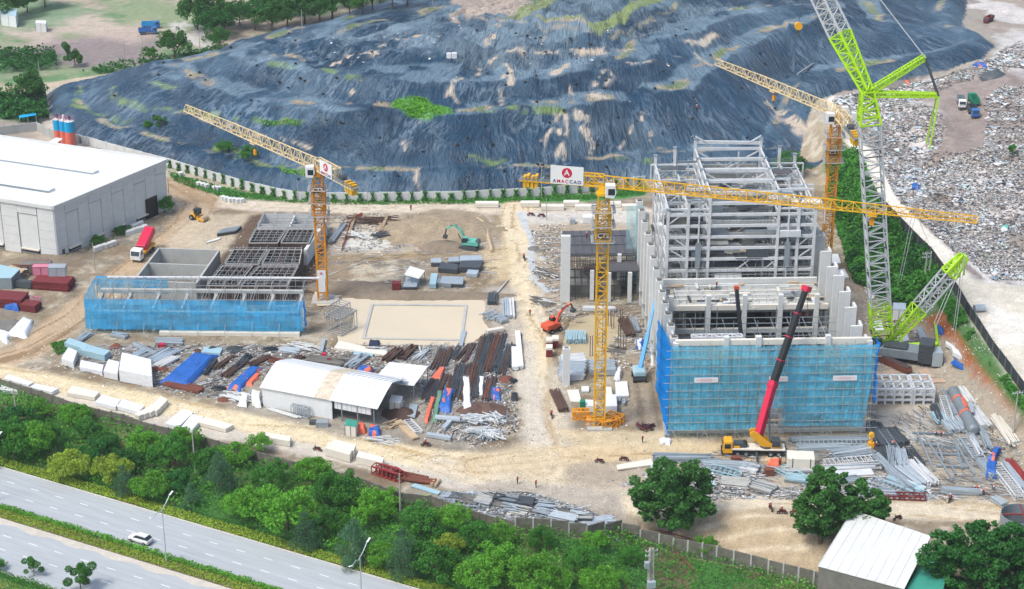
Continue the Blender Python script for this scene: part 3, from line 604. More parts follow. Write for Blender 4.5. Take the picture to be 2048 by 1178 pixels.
# ---------------------------------------------------------------- undergrowth of the green belt
def under(name, n, matkey, size, zone, h, thr, seed):
    x = RS.uniform(-110, 120, n*3); y = RS.uniform(286, 372, n*3); _, _, sw = seg_dist(x, y, WALL); q = (x-HO.x)*HN.x+(y-HO.y)*HN.y
    k = zone(x, y, sw, q) & (fbm(x, y, 7, seed, 3) > thr) & (y > 287); x = x[k][:n]; y = y[k][:n]
    bump = np.clip(vnoise(x/2.4, y/2.4, seed)*.7+vnoise(x/.9, y/.9, seed+1)*.4, 0, 1)
    z = terrain(x, y)+RS.uniform(.45, 1, len(x))*h*bump+.1; V, F_ = leaf_quads(np.stack([x, y, z], 1), size, .5); return tag(np_mesh(name, V, F_, M[matkey]), kind='stuff')
zn = lambda x, y, sw, q: (sw < -.4) & (q < -3.0)
under('undergrowth', 42000, 'leaf_mid', .5, zn, 2.4, -.3, 5)
under('undergrowth', 24000, 'leaf_bright', .5, zn, 2.9, .0, 9)
under('undergrowth', 24000, 'leaf_deep', .5, zn, 2.0, -.02, 14)
under('wall_creeper', 18000, 'leaf_bright', .45, lambda x, y, sw, q: (abs(sw+.3) < 1.0), 3.4, -.03, 19)
def zone_leaves(name, pts, n, matkey, size, h, seed=3, z=0.0, thr=-.3):
    poly = GL(pts, z); xs = [p[0] for p in poly]; ys = [p[1] for p in poly]; x = RS.uniform(min(xs), max(xs), n*3); y = RS.uniform(min(ys), max(ys), n*3)
    k = (sdf_poly(x, y, poly) > 0) & (fbm(x, y, 6, seed, 3) > thr); x = x[k][:n]; y = y[k][:n]
    zz = terrain(x, y)+RS.uniform(.4, 1, len(x))*h*np.clip(vnoise(x/2.5, y/2.5, seed)*1.2, 0, 1.2)+.1
    V, F_ = leaf_quads(np.stack([x, y, zz], 1), size, .5); return tag(np_mesh(name, V, F_, M[matkey]), kind='stuff')
VAL = [(1650, 320, 2), (1722, 335, 6), (1760, 430, 6), (1850, 520, 6), (1885, 590, 5), (1860, 625, 2), (1760, 600, 0), (1700, 560, 0), (1655, 400, 0)]
zone_leaves('undergrowth', VAL, 22000, 'leaf_mid', .75, 4.2, 31); zone_leaves('undergrowth', VAL, 18000, 'leaf_dark', .75, 3.4, 33)
zone_leaves('undergrowth', [(1870, 610, 4), (1900, 600, 6), (1960, 690, 6.5), (2060, 820, 6.5), (2060, 850, 5), (1980, 760, 4), (1900, 670, 3)], 7000, 'leaf_mid', .6, 1.6, 35, thr=-.02)
zone_leaves('grass_verge', [(335, 345), (480, 386), (590, 403), (900, 402), (1180, 390), (1290, 375), (1290, 390), (1180, 400), (900, 409), (640, 410), (450, 398), (350, 365)], 16000, 'leaf_mid', .5, .9, 37)
zone_leaves('undergrowth', [(0, 110), (110, 108), (115, 140), (0, 148)], 2500, 'leaf_dark', 1.0, 4, 41)
zone_leaves('undergrowth', [(0, 200), (90, 190), (98, 240), (60, 250), (0, 238)], 5000, 'leaf_dark', 1.0, 4, 43)
zone_leaves('undergrowth', [(60, 162), (330, 138), (460, 100), (455, 92), (330, 120), (60, 150)], 5000, 'leaf_dark', .9, 2.6, 45, thr=-.02)
zone_leaves('undergrowth', [(130, 500), (200, 480), (330, 420), (345, 425), (250, 470), (130, 520)], 1500, 'leaf_mid', .5, 1.2, 47, thr=.0)
zone_leaves('undergrowth', [(100, 690), (140, 680), (150, 700), (115, 712)], 800, 'leaf_mid', .5, .8, 48)
def green_patch(pts, n, matkey, size, h, thr=-.3, seed=3):
    poly = PL(pts); xs = [p[0] for p in poly]; ys = [p[1] for p in poly]; x = RS.uniform(min(xs), max(xs), n*3); y = RS.uniform(min(ys), max(ys), n*3)
    k = (sdf_poly(x, y, poly) > 0) & (fbm(x, y, 6, seed, 3) > thr); x = x[k][:n]; y = y[k][:n]; zz = terrain(x, y)+RS.uniform(.1, 1, len(x))*h
    V, F_ = leaf_quads(np.stack([x, y, zz], 1), size, .5); return tag(np_mesh('grass', V, F_, M[matkey]), kind='stuff')
green_patch([(790, 203), (850, 197), (868, 215), (905, 222), (905, 232), (868, 232), (860, 242), (815, 232), (785, 218)], 4500, 'leaf_bright', .6, .9)
green_patch([(500, 240), (560, 246), (600, 244), (600, 256), (520, 255)], 700, 'leaf_bright', .6, .9)
green_patch([(560, 340), (620, 350), (640, 362), (570, 350)], 500, 'leaf_bright', .6, .9)

# ---------------------------------------------------------------- trees
def crown(name, kind, seed, n=5200):
    rs = np.random.RandomState(seed); cl = []
    if kind == 'pine':      # casuarina: feathery upright
        for k in range(46):
            t = rs.uniform(0, 1)**.8; r = .95*(1-t)**.65+.08; a = rs.uniform(0, 2*PI); cl.append((math.cos(a)*r*rs.uniform(.3, 1), math.sin(a)*r*rs.uniform(.3, 1), .15+t*1.75, .3*(1.1-t*.6)))
    elif kind == 'flat':    # spreading umbrella crown
        for k in range(38):
            r = math.sqrt(rs.uniform(0, 1)); a = rs.uniform(0, 2*PI); cl.append((math.cos(a)*r, math.sin(a)*r, .62+.28*(1-r*r)+rs.uniform(-.12, .12), rs.uniform(.17, .28)))
    elif kind == 'small':
        for k in range(14):
            r = rs.uniform(.1, .9); a = rs.uniform(0, 2*PI); cl.append((math.cos(a)*r, math.sin(a)*r, rs.uniform(.5, 1.6), rs.uniform(.2, .34)))
    else:                   # rounded uneven crown
        for k in range(64):
            v = rs.normal(size=3); v /= np.linalg.norm(v); v[2] = abs(v[2])*1.0-.22; rr = rs.uniform(.5, 1.18)*(1+.18*math.sin(3*math.atan2(v[1], v[0])+seed)); cl.append((v[0]*rr, v[1]*rr, .75+v[2]*rr*.72, rs.uniform(.1, .26)))
    cl = np.array(cl); w = cl[:, 3]**2; idx = rs.choice(len(cl), n, p=w/w.sum()); v = rs.normal(size=(n, 3)); v /= np.linalg.norm(v, axis=1)[:, None]
    rr = rs.uniform(.35, 1.0, n)**.5; C = cl[idx, :3]+v*(cl[idx, 3]*rr)[:, None]*np.array([1.15, 1.15, .8])
    return C
TREE_PROTO = {}
def make_tree(kind, matkey, seed, leaf=.075, n=5200):
    C = crown('crown', kind, seed, n); V, F_ = leaf_quads(C, leaf, .6 if kind != 'pine' else 1.2, .6 if kind != 'pine' else .3)
    t = thing('tree', '', 'tree'); t['kindkey'] = 0; del t['kindkey']
    np_mesh('crown', V, F_, M[matkey], parent=t)
    mb = MB(); rs = random.Random(seed); top = .85 if kind != 'pine' else 1.5
    mb.cyl((0, 0, -.15), (.02, .01, .35), .055, .042, 'bark', 8); mb.cyl((.02, .01, .34), (0, .03, top), .042, .015, 'bark', 7)
    for k in range(7):
        a = k*2.4+rs.random(); z = .3+.06*k; r = rs.uniform(.45, .75); m_ = (math.cos(a)*r*.5, math.sin(a)*r*.5, z+.18); mb.cyl((.01, .01, z), m_, .024, .014, 'bark', 6); mb.cyl(m_, (math.cos(a)*r, math.sin(a)*r, z+.34), .014, .006, 'bark', 5)
    part('trunk', t, mb); return t
KINDS = {'bright': ('round', 'leaf_bright'), 'mid': ('round', 'leaf_mid'), 'dark': ('round', 'leaf_dark'), 'deep': ('round', 'leaf_deep'), 'pine': ('pine', 'leaf_pine'), 'flat': ('flat', 'leaf_bright'), 'yellow': ('flat', 'leaf_yellow'), 'small': ('small', 'leaf_mid')}
PROTO = {}; TREES = []
def tree(px, py, r, kind, label, group, var=0, zs=1.0, terr=False, cat='tree'):
    """px,py = foot of the trunk; r = crown radius in metres"""
    key = (kind, var)
    if key not in PROTO:
        sh, mk = KINDS[kind]; PROTO[key] = make_tree(sh, mk, 100+len(PROTO)*7, .095 if r < 6 else .075, 6000 if r < 6 else 9000); o = PROTO[key]
    else: o = copy_tree(PROTO[key])
    p = P(px, py); o.location = p; o.rotation_euler = (0, 0, (px*7.13+py*3.1) % 6.28); o.scale = (r*(.88+.26*((px*13+py) % 10)/10), r*(.88+.26*((px+py*7) % 10)/10), r*zs*(.85+.35*((px*3+py*5) % 10)/10)); tag(o, label, cat, group); TREES.append((o, px, py)); return o
# green belt: crown-centre guesses moved down to the foot
belt = [(30, 862, 3.6, 'dark', 0), (75, 842, 2.4, 'bright', 0), (150, 850, 3.6, 'flat', 0), (175, 885, 3.2, 'mid', 0), (28, 920, 4.3, 'mid', 1), (75, 918, 4.0, 'bright', 1), (140, 955, 3.7, 'yellow', 0), (225, 968, 3.8, 'yellow', 1), (250, 990, 3.0, 'pine', 0), (305, 995, 4.0, 'flat', 1),
        (215, 905, 3.0, 'mid', 0), (290, 915, 3.2, 'bright', 0), (340, 935, 3.4, 'mid', 1), (200, 925, 2.7, 'dark', 0), (370, 905, 2.8, 'bright', 1), (385, 1015, 2.5, 'pine', 0), (440, 985, 3.4, 'pine', 1), (470, 930, 3.6, 'flat', 0), (410, 950, 3.4, 'mid', 0), (492, 1040, 4.0, 'flat', 1),
        (545, 980, 3.0, 'mid', 1), (575, 1070, 5.0, 'bright', 0), (625, 965, 4.0, 'flat', 0), (612, 1095, 3.3, 'pine', 0), (655, 1010, 3.0, 'mid', 0), (682, 1020, 3.8, 'mid', 1), (710, 1125, 3.6, 'pine', 1), (742, 1050, 3.4, 'bright', 1), (760, 1130, 3.4, 'flat', 1), (808, 1155, 3.4, 'pine', 0),
        (770, 1020, 2.8, 'bright', 0), (840, 1070, 3.8, 'mid', 0), (868, 1160, 3.8, 'mid', 1), (905, 1065, 3.4, 'bright', 1), (900, 1110, 3.0, 'yellow', 0), (955, 1100, 3.0, 'mid', 1), (960, 1180, 4.6, 'flat', 0), (1000, 1150, 4.0, 'bright', 0), (1000, 1090, 3.2, 'flat', 1), (1060, 1190, 4.6, 'bright', 1),
        (1080, 1100, 2.8, 'mid', 0), (1110, 1180, 3.4, 'flat', 0), (1165, 1150, 3.0, 'mid', 1), (1200, 1185, 3.2, 'flat', 1), (1190, 1100, 2.4, 'bright', 0), (1260, 1130, 2.2, 'mid', 1), (520, 905, 2.2, 'bright', 0), (100, 890, 3.2, 'mid', 0), (255, 945, 3.0, 'dark', 0), (0, 900, 4.0, 'deep', 0), (355, 990, 2.6, 'dark', 0), (530, 1030, 3.2, 'mid', 0), (660, 1075, 3.0, 'mid', 1)]
NAMEK = {'bright': 'bright green bushy tree', 'mid': 'mid green leafy tree', 'dark': 'dark green bushy tree', 'deep': 'deep green dense tree', 'pine': 'feathery grey green casuarina', 'flat': 'fresh green spreading tree', 'yellow': 'yellow green spreading tree', 'small': 'small thin tree'}
for a in belt: tree(a[0], a[1], a[2]*1.02, a[3], '', 'trees in the green belt', a[4], 1.25)
NUM = ['zeroth', 'first', 'second', 'third', 'fourth', 'fifth', 'sixth', 'seventh', 'eighth', 'ninth', 'tenth', 'eleventh', 'twelfth', 'thirteenth', 'fourteenth', 'fifteenth', 'sixteenth', 'seventeenth', 'eighteenth', 'nineteenth', 'twentieth', 'twenty-first', 'twenty-second', 'twenty-third', 'twenty-fourth', 'twenty-fifth', 'twenty-sixth', 'twenty-seventh', 'twenty-eighth', 'twenty-ninth', 'thirtieth', 'thirty-first', 'thirty-second', 'thirty-third', 'thirty-fourth', 'thirty-fifth', 'thirty-sixth']
def ordinals(items, fmt):
    """items: (object, px) ; fmt has {n}"""
    for i, (o, px) in enumerate(sorted(items, key=lambda t: t[1])): o['label'] = fmt.format(n=NUM[i+1])
by = {}
for (o, px, py), a in zip(TREES, belt): by.setdefault(a[3], []).append((o, px))
for k, it in by.items(): ordinals(it, NAMEK[k]+' of the highway belt, {n} from left')
def big_crown(name, px, py, cx, cy, label, matkey, blobs, n, leaf, h, seed):
    """a single large tree modelled on its own; blobs in metres relative to the foot (x, y, z, r)"""
    p = P(px, py); t = thing(name, label, 'tree', p); rs = np.random.RandomState(seed); cl = []
    for (x, y, z, r) in blobs:
        for k in range(34):
            v = rs.normal(size=3); v /= np.linalg.norm(v); q = rs.uniform(.5, 1.12); cl.append((x+v[0]*r*q, y+v[1]*r*q, z+v[2]*r*.8*q, r*rs.uniform(.12, .3)))
    cl = np.array(cl); w = cl[:, 3]**2; idx = rs.choice(len(cl), n, p=w/w.sum()); v = rs.normal(size=(n, 3)); v /= np.linalg.norm(v, axis=1)[:, None]
    C = cl[idx, :3]+v*(cl[idx, 3]*rs.uniform(.3, 1, n)**.5)[:, None]*np.array([1.1, 1.1, .75]); V, F_ = leaf_quads(C, leaf, .55); np_mesh('crown', V, F_, M[matkey], parent=t)
    mb = MB(); mb.cyl((0, 0, -.5), (.2, .1, h*.35), .5, .34, 'bark', 10)
    for (x, y, z, r) in blobs: mb.cyl((.2, .1, h*.3), (x*.8, y*.8, z), .22, .08, 'bark', 7)
    part('trunk', t, mb); return t
big_crown('broadleaf_tree', 1340, 1062, 0, 0, 'large dark green broadleaf tree standing alone at the middle of the bare slope', 'leaf_deep',
          [(-.5, 0, 11.5, 4.0), (3.5, 1, 9.5, 4.2), (-3.8, 0, 8.5, 3.6), (0, -1, 7, 4.6), (4.8, 0, 6.2, 3.2), (-4, 0, 4.8, 2.8), (1, -1, 3.6, 3.2), (-1.5, 0, 13.5, 2.2), (3.2, 0, 13, 2.2)], 26000, .6, 12, 3)
big_crown('broadleaf_tree', 1640, 1085, 0, 0, 'tall dark green tree behind the white roofed shed, left of its ridge', 'leaf_deep',
          [(0, 0, 11.5, 3.6), (-1.5, 0, 8, 4), (2.8, 0, 7.6, 3.4), (-2.4, 0, 4.6, 3.2), (1, 0, 4, 3.6), (1.5, 0, 13, 2.2)], 18000, .6, 11, 4)
big_crown('broadleaf_tree', 1715, 1075, 0, 0, 'lower dark green tree behind the white shed, right beside the taller one', 'leaf_deep', [(0, 0, 8.5, 3.0), (2.6, 0, 7, 2.8), (-2, 0, 6, 3), (1, 0, 4, 3)], 12000, .6, 8, 5)
big_crown('broadleaf_tree', 1960, 1200, 0, 0, 'huge mid green tree beside the shed at the bottom right corner', 'leaf_dark',
          [(0, 0, 13, 3.2), (-6, 0, 10.5, 4.0), (-1, 0, 9.5, 4.8), (5, 0, 11, 4.8), (9, 0, 8, 5), (-5, 0, 5.5, 4.4), (2, -1, 5, 5), (8, -2, 4, 5), (-9, 0, 8.5, 2.6), (11, 0, 12, 3)], 42000, .6, 12, 6)
for i, (px, py, r, k, lab) in enumerate([(1690, 1168, 1.9, 'bright', 'small bright tree in front of the white shed, at its left end'), (1712, 1190, 2.0, 'mid', 'small mid green tree by the white shed, nearest the bottom edge'), (1835, 1188, 2.6, 'bright', 'bright green tree in front of the white shed, at its right end'), (1412, 1110, 2.1, 'bright', 'bright green bush growing over the concrete fence'),
        (68, 1152, 1.7, 'small', 'small thin tree on the near roadside, left one of two'), (162, 1178, 2.4, 'small', 'young dark tree on the near roadside, right one of two'), (0, 1140, 1.4, 'mid', 'green roadside bush cut by the left edge'), (1580, 352, 4.4, 'mid', 'green tree behind the white steel frame, by the landfill foot'),
        (497, 322, 2.8, 'mid', 'round bush on the black landfill, behind the tower crane jib'), (322, 258, 1.8, 'small', 'small tree on the black landfill bench, left side'), (295, 258, 1.4, 'mid', 'low bush on the black landfill bench, far left'), (450, 306, 2.4, 'mid', 'low round bush on the landfill, left of the bigger bush'),
        (330, 425, 2.4, 'mid', 'green bush at the right corner of the white hall'), (240, 470, 1.6, 'mid', 'bush by the concrete wall of the white hall'), (195, 492, 1.6, 'mid', 'bush at the foot of the white hall, further left'), (2025, 310, 1.4, 'small', 'lone bush on the rubbish heap, right edge')]):
    tree(px, py, r, k, lab, None, 0, 1.2)
    TREES[-1][0].pop('group', None) if 'group' in TREES[-1][0] else None
farT = [(60, 205, 4.6, 'deep'), (350, 118, 5.2, 'deep'), (300, 122, 2.4, 'mid'), (395, 60, 6.5, 'deep'), (430, 78, 5.5, 'dark'), (450, 62, 6, 'deep'), (440, 100, 4, 'deep'), (510, 60, 5.5, 'dark'), (545, 66, 5, 'deep'), (530, 40, 6, 'deep'), (575, 55, 6.5, 'deep'), (610, 48, 6.5, 'deep'), (640, 46, 6, 'dark'), (665, 42, 6.5, 'deep'), (700, 32, 6, 'deep'), (725, 30, 5, 'deep'), (745, 22, 5.5, 'dark'), (785, 18, 5, 'deep'), (815, 12, 4.5, 'deep'), (20, 38, 6, 'deep'), (55, 25, 5, 'dark'), (90, 14, 5.5, 'deep'), (150, 135, 3, 'small'), (585, 30, 6, 'deep'), (480, 52, 5, 'dark'), (690, 14, 6, 'deep'), (760, 6, 6, 'deep'), (415, 30, 6, 'dark')]
its = []
for a in farT: its.append((tree(a[0], a[1], a[2], a[3], '', 'trees beyond the landfill road', 1, 1.5), a[0]))
ordinals(its, 'dark tree beyond the road behind the landfill, {n} from left')

# ---------------------------------------------------------------- palm tree
def palm(px, py, label, h=2.2, L=3.2):
    p = P(px, py); t = thing('palm_tree', label, 'palm', p); mb = MB(); mb.cyl((0, 0, -.2), (0, .1, h), .22, .16, 'bark', 8); part('trunk', t, mb)
    C = []
    for k in range(13):
        a = k*2*PI/13+.2; lo = 0
        for i in range(26):
            s = i/25; x = math.cos(a)*L*s; y = math.sin(a)*L*s; z = h+1.3*s-2.0*s*s
            for sd in (-1, 1): C.append((x-math.sin(a)*sd*.3*(1-s*.5), y+math.cos(a)*sd*.3*(1-s*.5), z-.1))
    V, F_ = leaf_quads(np.array(C), .5, .4, .3); np_mesh('fronds', V, F_, M['leaf_bright'], parent=t)
palm(1228, 1172, 'green palm with arching fronds below the lattice pole')

# ---------------------------------------------------------------- perimeter walls and fences
def wall_line(name, label, cat, pts, h, key, th=.25, post=3.0, z=None, cap=None, follow=True):
    t = thing(name, label, cat, (0, 0, 0)); body = MB(); po = MB(); cp = MB()
    for i, ((ax, ay), (bx, by)) in enumerate(zip(pts[:-1], pts[1:])):
        L = math.hypot(bx-ax, by-ay); n = max(1, int(round(L/post)))
        for k in range(n):
            x0 = ax+(bx-ax)*k/n; y0 = ay+(by-ay)*k/n; x1 = ax+(bx-ax)*(k+1)/n; y1 = ay+(by-ay)*(k+1)/n
            z0 = min(tz(x0, y0), tz(x1, y1)); g = math.atan2(y1-y0, x1-x0); l = math.hypot(x1-x0, y1-y0)
            jh = h*(1+.02*math.sin(k*1.7+i))
            body.box((x0+x1)/2, (y0+y1)/2, z0-.4, l-.02, th, jh+.4, key, rz=g); po.box(x0, y0, z0-.4, .3, th+.12, jh+.52, cap or key, rz=g)
    part('wall_panels', t, body); part('posts', t, po); return t
wall_line('perimeter_wall', 'old dark stained concrete wall between the site and the green belt', 'wall', WALL[:13], 2.3, 'wall_old')
wall_line('perimeter_wall', 'weathered grey wall with posts under the bare slope, lower right', 'wall', WALL[12:], 3.2, 'wall_old', cap='concrete')
mb = MB()
for a, b in (((1178, 1062), (1243, 1078)), ((1243, 1078), (1320, 1070)), ((1320, 1070), (1400, 1092)), ((1320, 1072), (1350, 1110)), ((1350, 1110), (1388, 1150))):
    p = P(*a)+Vector((0, 0, 1.0)); q = P(*b)+Vector((0, 0, 1.0)); mb.cyl(p, q, .12, .12, 'rust', 8)
tag(mb.build('pipeline'), 'rusty red brown pipe running along the weathered grey wall', 'pipe')
FW = GL([(160, 286), (250, 312), (340, 334), (400, 352), (480, 376), (540, 390), (596, 401), (680, 402), (760, 402), (900, 400), (1060, 393), (1130, 388), (1200, 381), (1290, 368)])
wall_line('boundary_wall', 'white precast panel wall along the foot of the black landfill', 'wall', FW, 2.4, 'concrete_light', th=.2, post=3.5)
# climbing hedge clumps on that wall: countable
its = []; proto = None
acc = 0
for i, ((ax, ay), (bx, by)) in enumerate(zip(FW[2:-1], FW[3:])):
    L = math.hypot(bx-ax, by-ay); s = -acc % 3.4
    while s < L:
        x = ax+(bx-ax)*s/L; y = ay+(by-ay)*s/L - .5
        if proto is None:
            rs = np.random.RandomState(5); n = 260; th_ = rs.uniform(0, 2*PI, n); z = rs.uniform(0, 2.6, n); r = .5+.25*np.sin(z*3); C = np.stack([np.cos(th_)*r*rs.uniform(.3, 1, n), np.sin(th_)*r*.7, z], 1); V, F_ = leaf_quads(C, .4, .6); proto = np_mesh('climbing_shrub', V, F_, M['leaf_mid']); o = proto
        else: o = proto.copy(); COLL.objects.link(o)
        o.location = (x, y, tz(x, y)); o.rotation_euler = (0, 0, s*1.3); sc = .75+.55*random.random(); o.scale = (sc*1.1, sc, .8+.35*random.random())
        tag(o, None, 'shrub', 'climbing shrubs on the white wall'); its.append((o, PX(x, y, 0)[0])); s += 3.4
    acc += L
for o, px in its: o['label'] = 'narrow green climbing shrub against the white boundary wall below the landfill'
# concrete lane retaining wall and mesh fence at the right
EW = PL([(1745, 395), (1800, 455), (1860, 515), (1893, 560), (1930, 620), (1985, 705), (2048, 790)])
wall_line('retaining_fence', 'long dark mesh fence on the edge of the pale yard above the red bank', 'fence', EW, 2.6, 'net_black', th=.12, post=4, cap='concrete_dark')
wall_line('low_wall', 'grey panel wall behind the striped silos, leftmost stretch', 'wall', GL([(-30, 275), (45, 265), (75, 262), (100, 275), (160, 288)]), 2.6, 'concrete', post=3)
# ---------------------------------------------------------------- main building (power station under construction)
BX, BY = 32.1, 344.7; BR = math.radians(1.9)
bld = thing('power_station_shell', 'large concrete building shell with white steel frame, under construction on the right', 'building', (BX, BY, 0), BR)
def BL(u, v, z=0): c, s = math.cos(BR), math.sin(BR); return Vector((BX+u*c-v*s, BY+u*s+v*c, z))
def BI(px, py, z):  # picture point at height z -> building local u, v
    p = G(px, py, z)-Vector((BX, BY, 0)); c, s = math.cos(BR), math.sin(BR); return p.x*c+p.y*s, -p.x*s+p.y*c
# front wall panels
for (u0, u1, z0, z1) in ((1.2, 3.6, 1.8, 19.6), (3.7, 9.6, 2.2, 19.6), (10.4, 15.6, 3.6, 19.6), (22.2, 29.2, 3.8, 15.4), (30.8, 37.4, 3.4, 13.8)):
    mb = MB(); mb.box((u0+u1)/2, .3, z0, u1-u0, .3, z1-z0, 'concrete_light')
    n = int((u1-u0)/.8)
    for i in range(n+1): mb.box(u0+(u1-u0)*i/max(1, n), .12, z0+.1, .12, .08, z1-z0-.2, 'concrete')
    part('wall_panel', bld, mb)
for u in (0, 9.9, 16.2, 21.7, 29.9, 38.2):
    mb = MB(); mb.box(u, .2, -.3, 1.15 if u in (16.2, 21.7) else 1.0, 1.1, 21.6 if u in (9.9, 16.2, 29.9) else 20.4, 'concrete_light'); part('column', bld, mb)
mb = MB()
for z in (0.0, 19.5): mb.box(19.1, .35, z, 38.4, .8, 1.1 if z else 1.6, 'cream_slab')
mb.box(19.1, .4, 16.0, 38, .4, .7, 'concrete'); mb.box(26, .4, 11.4, 8, .4, .8, 'concrete'); part('ring_beam', bld, mb)
# ground-level plinth
mb = MB(); mb.box(19, 12, 0.05, 38, 24, .4, 'concrete_dark'); mb.box(19, 9, .45, 30, 10, .8, 'concrete'); part('pit_floor', bld, mb)
# left side wall and columns
for v in (3, 8.5, 14, 19.5, 25, 31, 37, 43, 49.5, 56, 63, 70, 76):
    zt = 20.4 if v < 45 else 20.8
    mb = MB(); mb.box(-.1, v, -.3, 1.5, 1.5, zt, 'concrete_light'); mb.box(-.1, v, zt-.3, 1.0, 1.0, .35, 'concrete_dark'); mb.box(-.5, v, 3, .9, 1.9, .8, 'concrete'); part('column', bld, mb)
for i, v in enumerate((5.7, 11.2, 16.7, 22.2, 28, 34, 40)):
    mb = MB(); mb.box(.1, v, 0, .35, 4.6, 19.2-(i > 4)*4, 'concrete_light'); part('wall_panel', bld, mb)
# right side: tall hollow fins in a staircase towards the viewer
for i, v in enumerate((2.0, 8.0, 14.5, 21, 28, 35, 42.5, 50, 58, 66, 74)):
    zt = (19.6, 19.9, 21.0, 21.6, 22.2, 21.2, 21.6, 22, 21, 22.6, 21)[i]
    mb = MB(); mb.box(37.2, v, -.3, 2.3, .55, zt, 'concrete_light'); mb.box(38.2, v+1.4, -.3, .5, 2.4, zt, 'concrete_light'); mb.box(36.5, v+1.2, -.3, .5, 2.2, zt-1, 'concrete'); part('column', bld, mb)
    if i < 10:
        mb = MB(); mb.box(38.3, v+4.4, 0, .3, 3.2, zt-3-(i % 3)*2, 'concrete_light'); part('wall_panel', bld, mb)
# inner frame across the hall and the floors behind it
for v0, ztop, zb in ((31.0, 16.4, 13.0),):
    for u in (2.5, 10.5, 18.2, 25.8, 33.5):
        mb = MB(); mb.box(u, v0, 0, 1.0, 1.0, ztop, 'concrete_light'); part('column', bld, mb)
    mb = MB(); mb.box(18.5, v0+.1, zb, 35, .8, 1.1, 'cream_slab'); mb.box(18.5, v0+.1, 7.6, 35, .8, 1.0, 'concrete'); mb.box(18.5, v0+2, 12.6, 35.5, 3.4, .4, 'concrete'); part('floor_beam', bld, mb)
mb = MB(); mb.box(18.5, 40, 11.2, 35.5, 13, .5, 'concrete'); mb.box(18.5, 46, 11.7, 35.5, .8, 2.0, 'concrete_light'); part('floor_slab', bld, mb)
mb = MB(); mb.box(18.5, 62, 5.5, 35, 30, .5, 'concrete_dark'); part('floor_slab', bld, mb)
mb = MB()
for v in np.arange(34, 46, 2.2): mb.box(18.5, v, 11.7, 34, .35, .5+.3*(int(v) % 2), 'concrete_light')
for u in np.arange(2, 36, 2.8): mb.box(u, 40, 11.72, .3, 12, .4, 'concrete')
part('floor_ribs', bld, mb)
mb = MB()
for v in (5, 9, 13, 17, 21, 25, 28):
    for u in np.arange(2, 37, 2.5):
        if random.random() < .7: mb.bar((u, v, 0), (u, v, random.choice((7, 9.5, 12, 15))), .14)
    for z in (3.5, 6.5, 9.5, 12.5):
        if random.random() < .8: mb.bar((1.5, v, z), (37, v, z+random.uniform(-.2, .2)), .13)
for u in np.arange(3, 37, 3.4):
    for z in (5, 9, 12): mb.bar((u, 2, z), (u, 29, z), .12)
mb.mats or mb.mi('tube')
part('inner_scaffold', bld, mb)
mb = MB(); mb.lattice((3.5, 3.5, 18.6), (13.5, 3.5, 18.6), 1.4, 2.6, 5, .28, .2, 'steel_white'); part('roof_truss', bld, mb)
mb = MB()
for k in range(60):
    u = random.uniform(2, 35); v = random.uniform(31.5, 46); L = random.uniform(1.5, 5); a = random.choice((0, 0, PI/2, .3)); mb.box(u, v, 12.3+(.8 if v < 34 else 0)+random.random()*.3, L, random.uniform(.2, .8), random.uniform(.1, .5), random.choice(('galv', 'wood', 'steel_dark', 'steel_white', 'concrete_dark', 'cream_slab')), rz=a)
tag(mb.build('floor_litter', bld), kind='stuff')
# ---- boiler steel
us = (3.2, 7.6, 12.2, 27.2, 31.6, 35.2); vs_ = (47, 54, 61, 68, 75)
def steel_top(u): return {3.2: 29.6, 7.6: 31.5, 12.2: 33.5, 27.2: 33.5, 31.6: 31.5, 35.2: 29.6}[u]
for u in us:
    for j, v in enumerate(vs_):
        zt = steel_top(u) - (0, 2.5, 0, 4, 0)[j]*(u in (7.6, 31.6))+(j == 4)*2.2
        mb = MB(); mb.bar((u, v, 0), (u, v, zt), .62, 'steel_white'); mb.box(u, v, zt, .9, .9, .2, 'steel_grey'); part('steel_column', bld, mb)
lev = (8.8, 12.0, 15.2, 17.9, 20.5, 23.1, 25.7, 28.3, 30.9)
for j, v in enumerate(vs_):
    for z in lev+(33.3,):
        mb = MB(); full = z <= 28.5
        if full: mb.bar((us[0], v, z), (us[-1], v, z), .38, 'steel_white', h=.6)
        else: mb.bar((12.2, v, z), (27.2, v, z), .38, 'steel_white', h=.65)
        part('steel_beam', bld, mb)
for i, u in enumerate(us):
    for z in lev[:8]+(29.6,)*(u not in (12.2, 27.2))+((30.9, 33.3) if u in (12.2, 27.2) else ()):
        mb = MB(); v0 = vs_[0]; mb.bar((u, v0, z-.02), (u, vs_[-1], z-.02), .3, 'steel_white', h=.5); part('steel_girder', bld, mb)
for v in (47, 61, 75):
    mb = MB(); mb.mi('steel_white')
    if v > 50: mb.bar((12.2, v, 33), (19.7, v, 28.6), .3, 'steel_white'); mb.bar((27.2, v, 33), (19.7, v, 28.6), .3)
    else: mb.bar((12.2, v, 6), (15, v, 11.6), .4, 'steel_white'); mb.bar((27.2, v, 6), (24.4, v, 11.6), .4)
    mb.bar((3.2, v, 24), (7.6, v, 20.6), .25); mb.bar((31.6, v, 20.6), (35.2, v, 24), .25); mb.bar((3.2, v, 20.6), (7.6, v, 17.8), .25); mb.bar((31.6, v, 17.8), (35.2, v, 20.6), .25)
    mb.bar((2.2, v, 29.6), (12.2, v, 29.6), .35); mb.bar((37.2, v, 29.6), (27.2, v, 29.6), .35); mb.bar((2.2, v, 29.6), (2.2, v, 26), .3); mb.bar((37.2, v, 29.6), (37.2, v, 26), .3); mb.bar((3.2, v, 26), (7.6, v, 29.6), .25); mb.bar((35.2, v, 26), (31.6, v, 29.6), .25); part('bracing', bld, mb)
